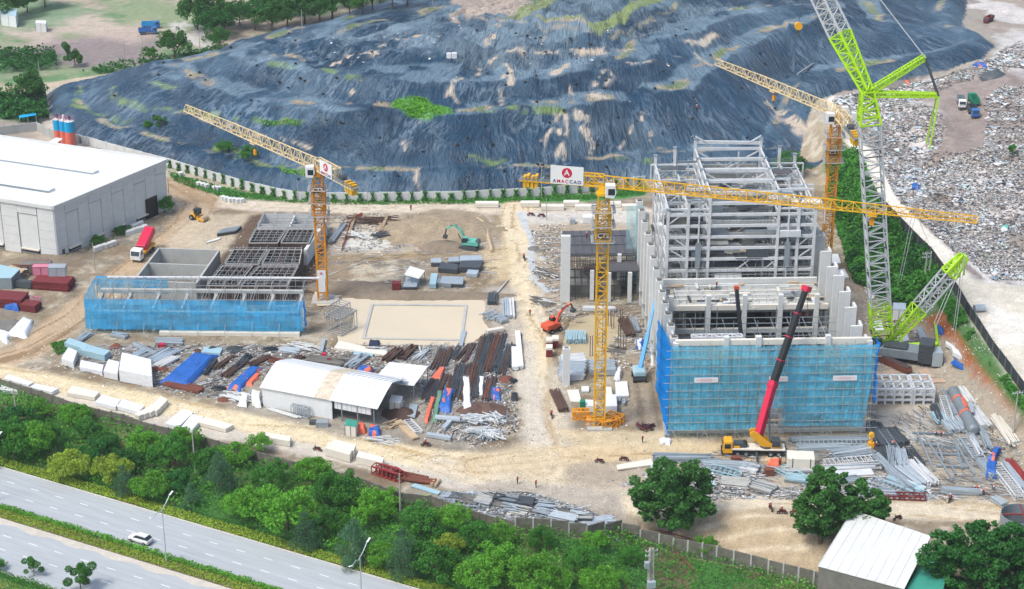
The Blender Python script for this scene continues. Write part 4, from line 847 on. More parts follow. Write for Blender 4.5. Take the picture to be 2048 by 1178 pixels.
for u in (3.2, 12.2, 27.2, 35.2):
    mb = MB(); mb.mi('steel_white')
    for a, b in ((47, 54), (54, 61), (61, 68), (68, 75)):
        for z0, z1 in ((8.8, 15), (15, 20.6), (20.6, 26.2)): mb.bar((u, a, z0), (u, b, z1), .22)
    part('bracing', bld, mb)
mb = MB(); 
for v in (75,): mb.bar((12.2, v+.1, 35), (27.2, v+.1, 34.6), .5, 'steel_white', h=.7); mb.bar((12.2, v, 36.4), (15, v, 34.6), .3, 'steel_white'); mb.bar((27.2, v, 36.4), (24.4, v, 34.6), .3, 'steel_white')
part('portal_frame', bld, mb)
# wall plates, walkways, hand rails, hoppers
for k, v in enumerate((48.5, 52, 55, 59, 62, 66, 69, 73)):
    for z in lev[1:]:
        if random.random() < .6: mb = MB(); u0 = random.choice((5, 9, 12.6, 20, 29, 33)); mb.box(u0+random.random()*2, v, z+.05, random.uniform(2.5, 6), random.uniform(1.2, 3), .14, random.choice(('steel_grey', 'steel_dark', 'concrete_dark', 'deck_black'))); part('walkway', bld, mb)
mb = MB()
for k, v in enumerate(np.linspace(47.6, 74.4, 19)):
    for z in lev[1:]:
        if random.random() < .6:
            u0, u1 = random.choice(((3.4, 7.4), (12.5, 27), (27.5, 35), (13, 20), (19, 27))); mb.bar((u0, v, z+1.1), (u1, v, z+1.1), .09); mb.bar((u0, v, z+.6), (u1, v, z+.6), .07)
            for uu in np.arange(u0, u1, 1.5): mb.bar((uu, v, z), (uu, v, z+1.1), .07)
mb.mi('tube'); part('hand_rails', bld, mb)
mb = MB()
for k, v in enumerate((50, 57, 64, 71)):
    for z in (13.5, 16.4, 19.2, 22, 24.8): mb.box(19.7, v+.8*k % 2, z, 13.5, .25, .9, 'steel_white' if k % 2 else 'concrete_light')
part('boiler_wall', bld, mb)
mb = MB(); mb.box(19.7, 76.5, 18, 14, .4, 11, 'cream_slab'); mb.box(19.7, 76.2, 21.5, 15, .3, .8, 'steel_grey'); mb.box(19.7, 76.2, 27, 15, .3, .8, 'steel_grey'); part('cladding', bld, mb)
for u0 in (16, 23.4):
    mb = MB(); a, b = 3.4, 1.2; z1, z0 = 11.2, 8.0; v = 49.5
    mb.add([(u0-a, v-2.5, z1), (u0+a, v-2.5, z1), (u0+a, v+2.5, z1), (u0-a, v+2.5, z1), (u0-b, v-1, z0), (u0+b, v-1, z0), (u0+b, v+1, z0), (u0-b, v+1, z0)], [(0, 1, 5, 4), (1, 2, 6, 5), (2, 3, 7, 6), (3, 0, 4, 7), (4, 5, 6, 7)], 'wood')
    for i in range(6): mb.bar((u0-a+i*1.3, v-2.52, z1), (u0-b+i*.45, v-1.02, z0), .12, 'steel_dark')
    part('hopper', bld, mb)
for k in range(70):
    z = random.choice(lev[1:8]); u = random.uniform(4, 34); v = random.uniform(47, 74); s_ = random.uniform(.8, 2.6); mb = MB(); mb.box(u, v, z+.2, s_*random.uniform(1, 3), s_, random.uniform(.5, 2.0), random.choice(('steel_grey', 'steel_white', 'steel_dark', 'concrete_dark', 'galv', 'steel_white', 'cream_slab'))); part('equipment', bld, mb)
for k in range(34):
    z = random.choice(lev[1:9])+random.uniform(.8, 1.8); v = random.uniform(46.6, 74); u0, u1 = random.choice(((3.2, 12.2), (7.6, 19), (12.2, 27.2), (20, 31.6), (27.2, 35.2))); part('steel_beam', bld, MB().bar((u0, v, z), (u1, v, z), .28, random.choice(('steel_white', 'steel_grey', 'galv')), h=.45))
for k in range(16):
    u = random.choice((10, 14.6, 17.2, 22, 24.6, 29.4, 33.4)); v = random.uniform(46.6, 74); part('steel_post', bld, MB().bar((u, v, 8), (u, v, random.uniform(20, 33)), .3, random.choice(('steel_white', 'galv'))))
for k in range(26):
    z = random.choice(lev[1:8]); v = random.uniform(48, 73); u = random.uniform(5, 32); part('floor_plate', bld, MB().box(u, v, z+.1, random.uniform(3, 8), random.uniform(2, 5), .12, random.choice(('deck_black', 'concrete_dark', 'steel_grey', 'steel_dark'))))
for k in range(46):
    z = random.choice(lev[1:8]); u = random.choice((5.4, 9.8, 14, 17, 20, 23, 26, 29.4, 33.4)); v = random.choice(vs_); mb = MB(); mb.bar((u-1.6, v+.05, z), (u+1.6, v+.05, z+2.6), .18, 'steel_white'); mb.bar((u+1.6, v+.08, z), (u-.2, v+.08, z+2.6), .14); part('bracing', bld, mb)
for u in (9.9, 29.4): mb = MB(); mb.bar((u, 46.6, 11), (u, 46.6, 28), .3, 'steel_white'); mb.box(u, 46.3, 16, 1.2, .1, 6, 'steel_grey'); part('pipe_riser', bld, mb)
mb = MB(); mb.mi('tube')
for u in np.arange(2.5, 36.5, 1.55): mb.bar((u, 46.2, 11.5), (u, 46.2, 14.5+random.random()*3.5), .1); mb.bar((u+.4, 32.2, 12.6), (u+.4, 32.2, 14.6+random.random()), .09)
for z in (13, 14.5, 16.2): mb.bar((2, 46.2, z), (36, 46.2, z), .1)
part('edge_scaffold', bld, mb)
# ---- scaffolding in front (its own thing), nets
sc = thing('scaffolding', 'tube scaffolding standing in front of the netted wall of the building shell', 'scaffold', (BX, BY, 0), BR)
mb = MB()
for u in np.arange(-1, 39.6, 1.9): mb.bar((u, -.9, 0), (u, -.9, 20+random.random()*.8), .09, 'tube'); mb.bar((u, -2.25, 0), (u, -2.25, 20+random.random()*1.2), .07, 'tube')
for z in np.arange(1.7, 20.6, 1.75): mb.bar((-1.2, -1.0, z), (39.6, -1.0, z), .1, 'tube'); mb.bar((-1.6-random.random(), -2.3, z+.3), (39.8+random.random(), -2.3, z+.3), .1, 'tube')
for u in np.arange(-1, 36, 6.2): mb.bar((u, -1.9, 0), (u+6, -1.9, 8), .08, 'tube'); mb.bar((u+6, -1.9, 8), (u, -1.9, 16), .08, 'tube'); mb.bar((u+2, -3.4, 0), (u, -1.8, 3), .08, 'tube')
part('tubes', sc, mb)
mb = MB()
for z in (3.6, 7.1, 10.6, 14.1, 17.6): mb.box(19.2, -1.4, z, 40, .7, .06, 'wood')
part('planks', sc, mb)
def net_sheet(name, label, parent_loc, rz, pts_uv, key, nu, nv, amp=.12):
    """bilinear sheet through 4 corners with small billows"""
    a, b, c, d = [Vector(p) for p in pts_uv]; V = []; F_ = []
    nrm = (b-a).cross(d-a).normalized()
    for j in range(nv+1):
        for i in range(nu+1):
            s, t = i/nu, j/nv; p = a*(1-s)*(1-t)+b*s*(1-t)+c*s*t+d*(1-s)*t; w = amp*(math.sin(i*1.7+j*.6)+math.sin(j*2.1+i*.3)); V.append(tuple(p+nrm*w))
    for j in range(nv):
        for i in range(nu): q = j*(nu+1)+i; F_.append((q, q+1, q+nu+2, q+nu+1))
    me = bpy.data.meshes.new(name); me.from_pydata(V, [], F_); me.materials.append(M[key]); me.update(); o = bpy.data.objects.new(name, me); COLL.objects.link(o); o.location = parent_loc; o.rotation_euler = (0, 0, rz)
    return tag(o, label, 'netting')
L0 = (BX, BY, 0)
net_sheet('safety_net', 'light blue safety net across the left half of the front wall', L0, BR, [(-1.2, -2.1, 1.9), (16.4, -2.1, 1.9), (16.4, -2.1, 20.3), (-1.2, -2.1, 20.3)], 'net', 30, 14)
net_sheet('safety_net', 'light blue safety net above the lorry opening of the front wall', L0, BR, [(16.5, -2.1, 6.6), (21.4, -2.1, 6.6), (21.4, -2.1, 20.2), (16.5, -2.1, 20.2)], 'net', 8, 10)
net_sheet('safety_net', 'light blue safety net across the right half of the front wall', L0, BR, [(21.5, -2.1, 2.6), (37.6, -2.1, 2.2), (39.6, -2.1, 20.2), (21.5, -2.1, 20.2)], 'net', 28, 14)
net_sheet('safety_net', 'deep blue safety net down the left side of the building shell', L0, BR, [(-1.5, 19, 16.8), (-1.6, 19, 1), (-1.3, -2.0, 1.0), (-1.2, -2.0, 20.4)], 'net_deep', 20, 14, .1)
net_sheet('safety_net', 'deep blue net strip at the right end of the front wall', L0, BR, [(39.7, -2.0, 7), (39.7, 1.4, 7), (39.7, 1.4, 20.2), (39.7, -2.0, 20.2)], 'net_deep', 6, 10, .2)
net_sheet('safety_net', 'pale net hanging at the far left corner of the building shell', L0, BR, [(-3.2, 74, 1), (1.2, 74, 1), (1.2, 74, 20), (-3.2, 74, 20)], 'net_white', 8, 10, .1)
for k, (px, nm) in enumerate(((1405, 'leftmost'), (1547, 'middle'), (1678, 'rightmost'))):
    u, v = (px-1350)/9.97+.4, -2.35; b = thing('banner', 'long white banner tied on the blue net, %s of three' % nm, 'banner', BL(u, v, 12.6), BR, 'white banners on the blue net'); w = 4.7 if k != 1 else 3.7
    mb = MB(); mb.box(0, 0, 0, w, .06, 1.05, 'white_paint'); part('sheet', b, mb); mb = MB(); mb.box(0, -.045, .5, w*.86, .02, .06, 'sign_pink'); mb.box(0, -.045, .72, w*.5, .02, .05, 'sign_pink'); mb.box(0, -.045, .28, w*.5, .02, .05, 'sign_pink'); part('printed_lines', b, mb)
# lattice tower cladding at the back-left of building
t = thing('wall_column', 'tall pale concrete wall column at the rear left of the shell', 'column', G(1288, 560)); mb = MB(); mb.box(0, 0, 0, 1.6, 1.2, 17, 'concrete_light'); mb.box(2.2, .6, 0, 1.2, 1.2, 13, 'concrete'); part('shaft', t, mb)

# ---------------------------------------------------------------- dark formwork deck left of the main building
p0 = G(1135, 600); dk = thing('formwork_deck', 'dark gridded formwork deck on props beside the yellow tower crane', 'formwork', p0, BR)
part('deck', dk, MB().box(7.8, 12, 8.9, 16, 15, .35, 'deck_black')); part('lower_deck', dk, MB().box(12.8, 2.2, 7.2, 7, 6, .35, 'deck_black'))
mb = MB()
for i in range(9): mb.box(.3+i*1.9, 12, 9.27, .14, 15, .12, 'steel_dark')
for j in range(3): mb.box(7.8, 5+j*5.5, 9.28, 16, .14, .14, 'steel_dark')
part('deck_beams', dk, mb)
mb = MB()
for x in np.arange(.3, 16, 1.5):
    for y in (0, 2.5, 5, 10, 15, 19): mb.bar((x, y+.2, 0), (x, y+.2, 8.9 if y > 4 else 7.2), .12, 'steel_dark')
for z in (1.5, 3.5, 5.5, 7.5):
    for y in (.2, 5.2): mb.bar((0, y, z), (16, y, z), .12)
part('props', dk, mb)
for x, y, h in ((2.6+3, .2, 7.5), (9.4, -1, 7.4), (14.2, -1, 7.4), (12.2, 4.6, 9.6)): mb = MB(); mb.box(x, y, -.2, .9, .9, h, 'concrete_light'); part('column', dk, mb)
mb = MB(); mb.box(6.5, 6, 0, 12, 9, 3, 'concrete_dark'); mb.box(9, 4.2, 5.4, 10, 1, 1, 'formwork'); part('core', dk, mb)
t = thing('concrete_pier', 'tall slab-like pale pier at the left of the dark formwork deck', 'pier', G(1130, 602), BR); mb = MB()
for i in range(4): mb.box(0, 0, -.1+i*4.1, 2.1, 1.1, 4.06, 'concrete_light')
part('shaft', t, mb)
t = thing('concrete_pier', 'lone pale concrete pier among the panel stacks near the yellow crane', 'pier', G(1132, 768), BR); mb = MB(); mb.box(0, 0, -.1, 1.5, 1.5, 8.6, 'concrete_light'); mb.box(0, 0, 8.5, .9, .9, .05, 'concrete_dark'); part('shaft', t, mb)

# ---------------------------------------------------------------- white hall at the left
c0 = Vector((-109.8, 434.6, 0)); ha = math.radians(56.3); hall = thing('warehouse_hall', 'big hall with white roof and pale concrete panel walls at the left edge', 'hall', c0, ha)
HL, HWD, HH = 39.0, 62.0, 13.2       # along x (towards upper right), depth to local +y (left, out of frame)
mb = MB(); mb.box(HL/2, HWD/2, 0, HL-1, HWD-1, HH-1.2, 'concrete_light'); part('core_wall', hall, mb)
def wall_bays(side):
    L = HL if side == 0 else HWD; nb = 5 if side == 0 else 6
    for i in range(nb):
        w = L/nb; x = w*(i+.5); mb = MB()
        def B(cx, z, sx, sz, off, th, key):
            if side == 0: mb.box(cx, off, z, sx, th, sz, key)
            else: mb.box(off, cx, z, th, sx, sz, key)
        B(x-w*.27, 0, w*.44, HH-.4, .15, .5, 'concrete_light'); B(x+w*.24, 1.6, w*.5, HH-4.4, .26, .3, 'concrete_light')
        B(x+w*.24, HH-2.6, w*.53, 2.2, .16, .48, 'concrete_light')
        for k in range(1, 6): B(x-w*.27, k*2.3, w*.44, .05, -.11, .05, 'concrete')
        part('wall_panel', hall, mb)
        if not (side == 0 and i == 4): mb = MB(); B(x+w*.24, .5, w*.46, .7, .12, .16, 'steel_dark'); part('vent_slot', hall, mb); mb = MB(); B(x+w*.24, 1.25, w*.5, .3, -.1, .7, 'cream_slab'); part('sill', hall, mb)
wall_bays(0); wall_bays(1)
mb = MB(); mb.box(HL-6.3, -.14, 0, 4.2, .12, 5.4, 'black_paint'); part('doorway', hall, mb)
part('small_door', hall, MB().box(1.8, -.14, 0, .8, .1, 1.9, 'steel_dark'))
# roof with slight pitch, ridge vents parallel to the local y axis
mb = MB(); rx = [(-.3, HH), (HL/2, HH+.35), (HL+.3, HH), (HL+.3, HH-.5), (HL/2, HH-.1), (-.3, HH-.5)]
mb.prism(rx, -.3, HWD+.3, 'white_panel'); part('roof', hall, mb)
mb = MB(); mb.box(HL/2, -.2, HH-.35, HL+.7, .5, .9, 'concrete_light'); mb.box(-.25, HWD/2, HH-.35, .5, HWD, .9, 'concrete_light'); mb.box(HL+.25, HWD/2, HH-.35, .5, HWD, .9, 'concrete_light'); part('parapet', hall, mb)
for x, y0 in ((9, 8), (24, 8)): mb = MB(); mb.prism([(x-1.2, HH), (x-.9, HH+.8), (x+.9, HH+.9), (x+1.2, HH)], y0, HWD-2, 'white_panel'); mb.box(x-1.15, (y0+HWD)/2-1, HH+.1, .1, HWD-y0-2, .55, 'steel_grey'); part('ridge_vent', hall, mb)

for o in hall.children:
    for v in o.data.vertices: v.co.x -= .215*v.co.y; v.co.y *= .977
# ---------------------------------------------------------------- striped silos
its = []
for i, (px, lab) in enumerate(((119, 'blue and coral cement silo behind the hall, left of three'), (131, 'blue and coral cement silo behind the hall, middle of three'), (143, 'blue and coral cement silo behind the hall, right and nearest'))):
    p = G(px, 294+i*2); s = thing('cement_silo', lab, 'silo', p, 0, 'striped silos'); r = 1.15 if i < 2 else 1.4
    mb = MB(); mb.cyl((0, 0, .2), (0, 0, 1.2), r, r, 'silo_blue', 24); mb.cyl((0, 0, 1.2), (0, 0, 5.2), r, r, 'silo_red', 24); mb.cyl((0, 0, 5.2), (0, 0, 8.2), r, r, 'silo_blue', 24); mb.cyl((0, 0, 8.2), (0, 0, 8.5), r, r*.5, 'concrete_light', 24); part('tank', s, mb, smooth=False)
    mb = MB(); 
    for a in range(10): an = a*PI/5; mb.bar((math.cos(an)*r, math.sin(an)*r, 8.2), (math.cos(an)*r, math.sin(an)*r, 9.2), .07, 'sign_pink'); mb.bar((math.cos(an)*r, math.sin(an)*r, 9.2), (math.cos(an+PI/5)*r, math.sin(an+PI/5)*r, 9.2), .07)
    part('guard_rail', s, mb); mb = MB(); mb.cyl((.2, 0, 8.3), (.2, 0, 9.7), .35, .3, 'white_paint' if i == 1 else 'steel_dark', 10); part('filter', s, mb)
mm('shed_roof_sheets', 'dfe4e2', rough=.6, var=.1, scale=.3, var2=.06, scale2=2)
def shed(name, label, cat, corners, z, key, th=.12, posts='steel_grey', walls=None, wallkey='white_panel', zr=None, wfaces=(), nrib=0):
    """corners: 4 picture points of the roof corners at height z (front-left, front-right, back-right, back-left)"""
    zs = z if isinstance(z, (list, tuple)) else [z]*4
    pts = [G(c[0], c[1], zz) for c, zz in zip(corners, zs)]; c = sum(pts, Vector())/4; c0_ = Vector((c.x, c.y, tz(c.x, c.y))); t = thing(name, label, cat, c0_); L = [p-c0_ for p in pts]
    mb = MB()
    if zr:   # ridge between midpoints of the left and right sides
        rl = (L[0]+L[3])/2+Vector((0, 0, zr)); rr = (L[1]+L[2])/2+Vector((0, 0, zr)); mb.poly([L[0], L[1], rr, rl], th, key); mb.poly([rl+Vector((0, 0, .01)), rr+Vector((0, 0, .01)), L[2], L[3]], th, key)
    else: mb.poly(L, th, key)
    if nrib:
        for i in range(nrib+1):
            f = i/nrib; a = L[0].lerp(L[1], f); b = L[3].lerp(L[2], f); m_ = (a+b)/2+Vector((0, 0, zr or 0)); mb.bar(a+Vector((0, 0, .04)), m_+Vector((0, 0, .04)), .1, 'steel_white'); mb.bar(m_+Vector((0, 0, .04)), b+Vector((0, 0, .04)), .1, 'steel_white')
    part('roof', t, mb); 
    mb = MB()
    for p in L+[(L[0]+L[1])/2, (L[2]+L[3])/2]: q = p*.97; mb.bar((q.x, q.y, 0), (q.x, q.y, p.z-.1), .16, posts)
    part('posts', t, mb)
    for (i, j) in wfaces:
        mb = MB(); a = L[i]*.985; b = L[j]*.985; mb.add([(a.x, a.y, 0), (b.x, b.y, 0), (b.x, b.y, b.z-.08), (a.x, a.y, a.z-.08)], [(0, 1, 2, 3)], wallkey); part('wall', t, mb)
    return t, L
# site workshop with long white roof
def long_shed():
    z0, zr = 4.6, 2.4
    fl, fr = G(527, 812), G(738, 852); t = thing('workshop_shed', 'long white roofed workshop shed with open right end beside the dirt road', 'shed', (fl.x, fl.y, 0), math.atan2(fr.y-fl.y, fr.x-fl.x)); L = (fr-fl).length; D = 13.5
    def strip(x0, x1, key, nm, rib=0, dz=0.0):
        mb = MB(); n = 6
        pr = [(-.5, z0-.1)]+[(D*i/n, z0+zr*(1-abs(2*i/n-1)**1.25)) for i in range(0, n+1)]+[(D+.5, z0-.1)]
        prof = [(a, b+dz) for a, b in pr]+[(a, b+dz-.1) for a, b in reversed(pr)]
        m_ = len(pr)
        vs = [(x0, a, b) for a, b in prof]+[(x1, a, b) for a, b in prof]; N_ = len(prof)
        fs = [(i, (i+1) % N_, N_+(i+1) % N_, N_+i) for i in range(N_)]
        for i in range(m_-1): fs.append((i, N_-1-i, N_-2-i, i+1)); fs.append((N_+i, N_+i+1, 2*N_-2-i, 2*N_-1-i))
        mb.add(vs, fs, key)
        for k in range(rib):
            x = x0+(x1-x0)*(k+.5)/rib
            for i in range(m_-1): mb.bar((x, pr[i][0], pr[i][1]+dz+.03), (x, pr[i+1][0], pr[i+1][1]+dz+.03), .09, 'steel_white')
        return part(nm, t, mb)
    strip(-.4, L*.5, 'white_panel', 'roof'); o = strip(L*.5+.01, L*.64, 'rusty_roof', 'roof', 0, .02); o['label'] = 'rust streaked roof sheets in the middle'; strip(L*.64+.01, L+2.2, 'white_panel', 'roof', 9, .0)
    mb = MB(); mb.box(L*.33, 0, 0, L*.66, .2, 4.5, 'white_panel'); part('wall', t, mb); mb = MB(); mb.box(L*.33, D, 0, L*.66, .2, 4.5, 'white_panel'); part('wall', t, mb)
    mb = MB(); mb.box(0, D/2, 0, .2, D, 4.4, 'white_panel'); mb.prism([(0, 4.3), (D/2, 6.7), (D, 4.3)], -.1, .1, 'white_panel', ax='x'); part('wall', t, mb)
    mb = MB(); mb.box(L*.83+.6, -.02, 2.6, L*.34, .12, 1.9, 'white_panel')
    for i in range(9): mb.box(L*.67+i*1.05, -.09, 2.6, .05, .05, 1.9, 'steel_grey')
    part('hanging_sheets', t, mb); mb = MB()
    for x in (L*.75, L*.9, L+1.2):
        for y in (0, D): mb.bar((x, y, 0), (x, y, 4.5), .2, 'steel_grey')
    for y in np.linspace(0, D, 6): mb.bar((L+1.8, y, 4.4), (L+1.8, min(D, y+2.2), 4.6+zr*(1-abs(2*y/D-1)**1.25)*.8), .1, 'steel_grey')
    part('posts', t, mb)
long_shed()
t, L = shed('open_shed', 'small white roofed open shed behind the long workshop', 'shed', [(743, 763), (828, 771), (856, 732), (779, 724)], [3.6, 3.6, 4.4, 4.4], 'white_panel', nrib=0); mb = MB(); a = L[3]; mb.box(a.x*.6+.5, a.y*.8, 0, 4, 2, 2.6, 'wall_old'); part('store', t, mb)
shed('site_cabin', 'cream cabin with green roof in front of the workshop', 'cabin', [(689, 850), (712, 853), (716, 842), (692, 837)], 2.4, 'roof_teal', wfaces=((0, 1), (1, 2)), wallkey='cream_slab')
shed('site_cabin', 'small white cabin behind the open end of the workshop', 'cabin', [(778, 803), (800, 806), (806, 792), (783, 789)], 2.4, 'white_panel', wfaces=((0, 1), (1, 2)), wallkey='cream_slab')
shed('canopy', 'white sheet canopy in the middle work yard, left of stacked formwork', 'canopy', [(808, 549), (838, 557), (850, 541), (820, 532)], [2.6, 2.6, 3.2, 3.2], 'white_panel')
shed('shed_roof', 'big shed with white roof at the bottom right, between the trees', 'shed', [(1636, 1132), (1808, 1178), (1862, 1072), (1706, 1020)], [3.5, 3.5, 5.8, 5.8], 'shed_roof_sheets', wfaces=((0, 1),), wallkey='concrete_dark', nrib=9)
shed('lean_to', 'faded teal sheet lean-to at the right end of the big shed', 'shed', [(1812, 1180), (1880, 1200), (1900, 1130), (1856, 1100)], [2.6, 2.6, 3, 3], 'roof_teal')
shed('site_hut', 'hut with pale blue roof in the yard at the left edge, larger roof', 'hut', [(-30, 556), (22, 556), (40, 538), (-30, 522)], [3.0, 3.0, 3.6, 4.6], 'roof_blue', wfaces=((0, 1), (1, 2)), wallkey='steel_grey')
shed('canopy', 'blue and white canopy by the green lot left of the silos', 'canopy', [(38, 236), (72, 230), (72, 225), (38, 231)], [3, 3, 3, 3], 'silo_blue')
shed('batching_roof', 'pale sloping roof beside the striped silos behind the hall', 'canopy', [(95, 285), (110, 288), (125, 277), (112, 275)], [5, 5, 6.5, 6.5], 'white_panel')
shed('farm_shed', 'shed with pale curved roof at the top left corner', 'shed', [(0, 27), (32, 32), (34, 18), (0, 14)], [4, 4, 5, 5], 'roof_blue', wfaces=((0, 1), (1, 2)))
shed('farm_hut', 'small white ruined hut in the far field', 'hut', [(70, 46), (92, 47), (93, 41), (72, 40)], 3, 'concrete_light', wfaces=((0, 1), (1, 2)), wallkey='concrete_light')
shed('guard_hut', 'small grey hut behind the lime crawler crane', 'hut', [(1785, 618), (1812, 620), (1812, 606), (1787, 605)], 2.8, 'galv', wfaces=((0, 1), (1, 2)), wallkey='white_panel')
shed('equipment_hut', 'dark hut with grey roof between the long tank and the panel stack', 'hut', [(1930, 824), (1948, 824), (1946, 806), (1929, 807)], 2.2, 'galv', wfaces=((0, 1), (1, 2)), wallkey='steel_dark')

# ---------------------------------------------------------------- netted low structure and pits at the left
n0 = G(182, 664); n1 = G(605, 668); na = math.atan2(n1.y-n0.y, n1.x-n0.x); NLn = (n1-n0).length
low = thing('netted_frame', 'long low concrete frame wrapped in blue net in front of the concrete tanks', 'building', n0, na)
mb = MB()
for i in range(8):
    x = 1+i*(NLn-2)/7
    for y in (1, 9): mb.box(x, y, -.2, .8, .8, 6.2 if y > 5 else 4.4, 'concrete_light')
part('columns', low, mb); mb = MB(); mb.box(NLn/2, 1, 4.2, NLn-1.4, .9, .6, 'concrete'); mb.box(NLn/2, 9, 6.0, NLn-1.4, .9, .6, 'concrete'); 
for i in range(8): mb.box(1+i*(NLn-2)/7, 5, 4.9, .6, 7.2, .5, 'concrete')
part('beams', low, mb); mb = MB(); mb.box(NLn/2, 5, .02, NLn-2, 9, .2, 'concrete_dark'); mb.box(NLn*.66, -.9, -.1, NLn*.66, 1.2, .9, 'cream_slab'); part('base_slab', low, mb)
sc2 = thing('scaffolding', 'tube scaffolding around the long low netted frame', 'scaffold', n0, na)
mb = MB()
for x in np.arange(-.4, NLn+.6, 1.8):
    for y, h in ((-.4, 8.4), (10.6, 8.6), (2.6, 8.3)): mb.bar((x, y, 0), (x+random.uniform(-.1, .1), y, h+random.random()*.8), .09, 'tube')
for z in (1.7, 3.4, 5.1, 6.8, 8.3):
    for y in (-.4, 10.6): mb.bar((-.8, y, z), (NLn+1.2, y, z+random.uniform(-.1, .1)), .09, 'tube')
for x in np.arange(0, NLn, 3.6):
    for z in (6.8, 8.3): mb.bar((x, -.6, z), (x, 11, z), .09, 'tube')
for x in np.arange(0, NLn, 6): mb.bar((x, -.5, 0), (x+5, -.5, 8), .08, 'tube'); mb.bar((x, -2, 0), (x+.4, -.4, 4), .08, 'tube')
mb.bar((2, 11, 8.6), (NLn+3, 11.2, 8.7), .35, 'white_paint'); part('tubes', sc2, mb)
net_sheet('safety_net', 'blue safety net along the front of the long low frame', n0, na, [(-.6, -.9, 1.2), (NLn+.4, -.9, 1.0), (NLn+.4, -.9, 8.3), (-.6, -.9, 8.5)], 'net_low', 60, 6, .1)
net_sheet('safety_net', 'blue safety net over the left end of the low frame', n0, na, [(-.8, 11, .8), (-.8, -.9, 1.2), (-.8, -.9, 8.5), (-.8, 11, 8.6)], 'net_low', 12, 6, .1)
net_sheet('safety_net', 'blue safety net behind the low frame, far left part', n0, na, [(-.6, 11, 4.6), (NLn*.33, 11, 4.6), (NLn*.33, 11, 8.8), (-.6, 11, 8.8)], 'net_low', 20, 5, .1)
net_sheet('safety_net', 'deep blue net closing the right end of the low frame', n0, na, [(NLn+.6, -.9, 1.1), (NLn+.6, 2.6, 1.1), (NLn+.6, 2.6, 8.3), (NLn+.6, -.9, 8.3)], 'net_deep', 5, 6, .1)
def tank(name, label, px4, z, key, inner=(), th=.45, base='concrete_dark', grid=0):
    """open-topped tank; px4 = picture points of top rim corners (front-left, front-right, back-right, back-left)"""
    pts = [G(a, b, z) for a, b in px4]; c = sum(pts, Vector())/4; c.z = 0; t = thing(name, label, 'tank', c); L = [p-c for p in pts]
    for i in range(4):
        a, b = L[i], L[(i+1) % 4]; mb = MB(); d = (b-a).normalized(); mb.bar(Vector((a.x, a.y, z/2))-d*0, Vector((b.x, b.y, z/2)), th, key, h=z); part('tank_wall', t, mb)
    mb = MB(); mb.poly([Vector((p.x*.97, p.y*.97, .12)) for p in L], .1, base); part('tank_floor', t, mb)
    mb = MB()
    for f in inner:
        a = L[0].lerp(L[3], f); b = L[1].lerp(L[2], f); mb.bar(Vector((a.x, a.y, z/2-.1)), Vector((b.x, b.y, z/2-.1)), th*.9, key, h=z-.2)
    for f in ((.5,) if grid else ()): a = L[0].lerp(L[1], f); b = L[3].lerp(L[2], f); mb.bar(Vector((a.x, a.y, z/2-.1)), Vector((b.x, b.y, z/2-.1)), th*.9, key, h=z-.2)
    if mb.v: part('partition', t, mb)
    if grid:
        mb = MB()
        for i in range(grid+1):
            f = i/grid
            for a, b in ((L[0].lerp(L[1], f), L[3].lerp(L[2], f)), (L[0].lerp(L[3], f), L[1].lerp(L[2], f))):
                for zz in (z*.55, z+.6+random.random()*.3): mb.bar(Vector((a.x, a.y, zz)), Vector((b.x, b.y, zz)), .09, 'tube')
            for g in np.linspace(0, 1, grid+1): p = L[0].lerp(L[1], f).lerp(L[3].lerp(L[2], f), g); mb.bar(Vector((p.x, p.y, 0)), Vector((p.x, p.y, z+random.uniform(.2, 1.3))), .08, 'tube')
        part('rebar_cage', t, mb)
        mb = MB()
        for i in range(4):
            a, b = L[i], L[(i+1) % 4]; mb.bar(Vector((a.x, a.y, z+.12)), Vector((b.x, b.y, z+.12)), .2, 'concrete', h=.2)
        part('rim', t, mb)
    return t
tank('concrete_tank', 'open grey concrete tank beside the mixer truck', [(268, 560), (392, 566), (438, 500), (318, 496)], 4.2, 'concrete', (.55,))
tank('rebar_tank', 'near left brown formwork tank full of scaffold bars', [(415, 572), (474, 573), (505, 533), (446, 532)], 4.4, 'formwork', (), grid=5)
tank('rebar_tank', 'near right brown formwork tank full of scaffold bars', [(482, 573), (575, 573), (596, 534), (520, 533)], 4.4, 'formwork', (), grid=6)
tank('rebar_tank', 'middle left brown formwork tank behind the near ones', [(450, 529), (516, 530), (535, 500), (468, 500)], 4.2, 'formwork', (), grid=5)
tank('rebar_tank', 'middle right brown formwork tank behind the near ones', [(524, 530), (598, 531), (604, 500), (540, 500)], 4.2, 'formwork', (), grid=5)
tank('rebar_tank', 'far left formwork tank near the rear of the pits', [(498, 487), (555, 487), (572, 460), (512, 460)], 4.2, 'formwork', (), grid=5)
tank('rebar_tank', 'far right formwork tank near the rear of the pits', [(562, 487), (618, 487), (630, 460), (578, 460)], 4.2, 'formwork', (), grid=5)
tank('concrete_tank', 'rearmost pale concrete tank split in four cells', [(515, 455), (640, 456), (650, 430), (528, 428)], 4.0, 'concrete_light', (.3,), grid=4)
t = thing('side_wall', 'pale concrete side wall right of the far formwork tanks', 'wall', G(612, 533)); mb = MB(); a = G(612, 530)-G(612, 533); b = G(652, 470)-G(612, 533); mb.bar((a.x, a.y, 2), (b.x, b.y, 2), .8, 'concrete_light', h=4); part('panel', t, mb)
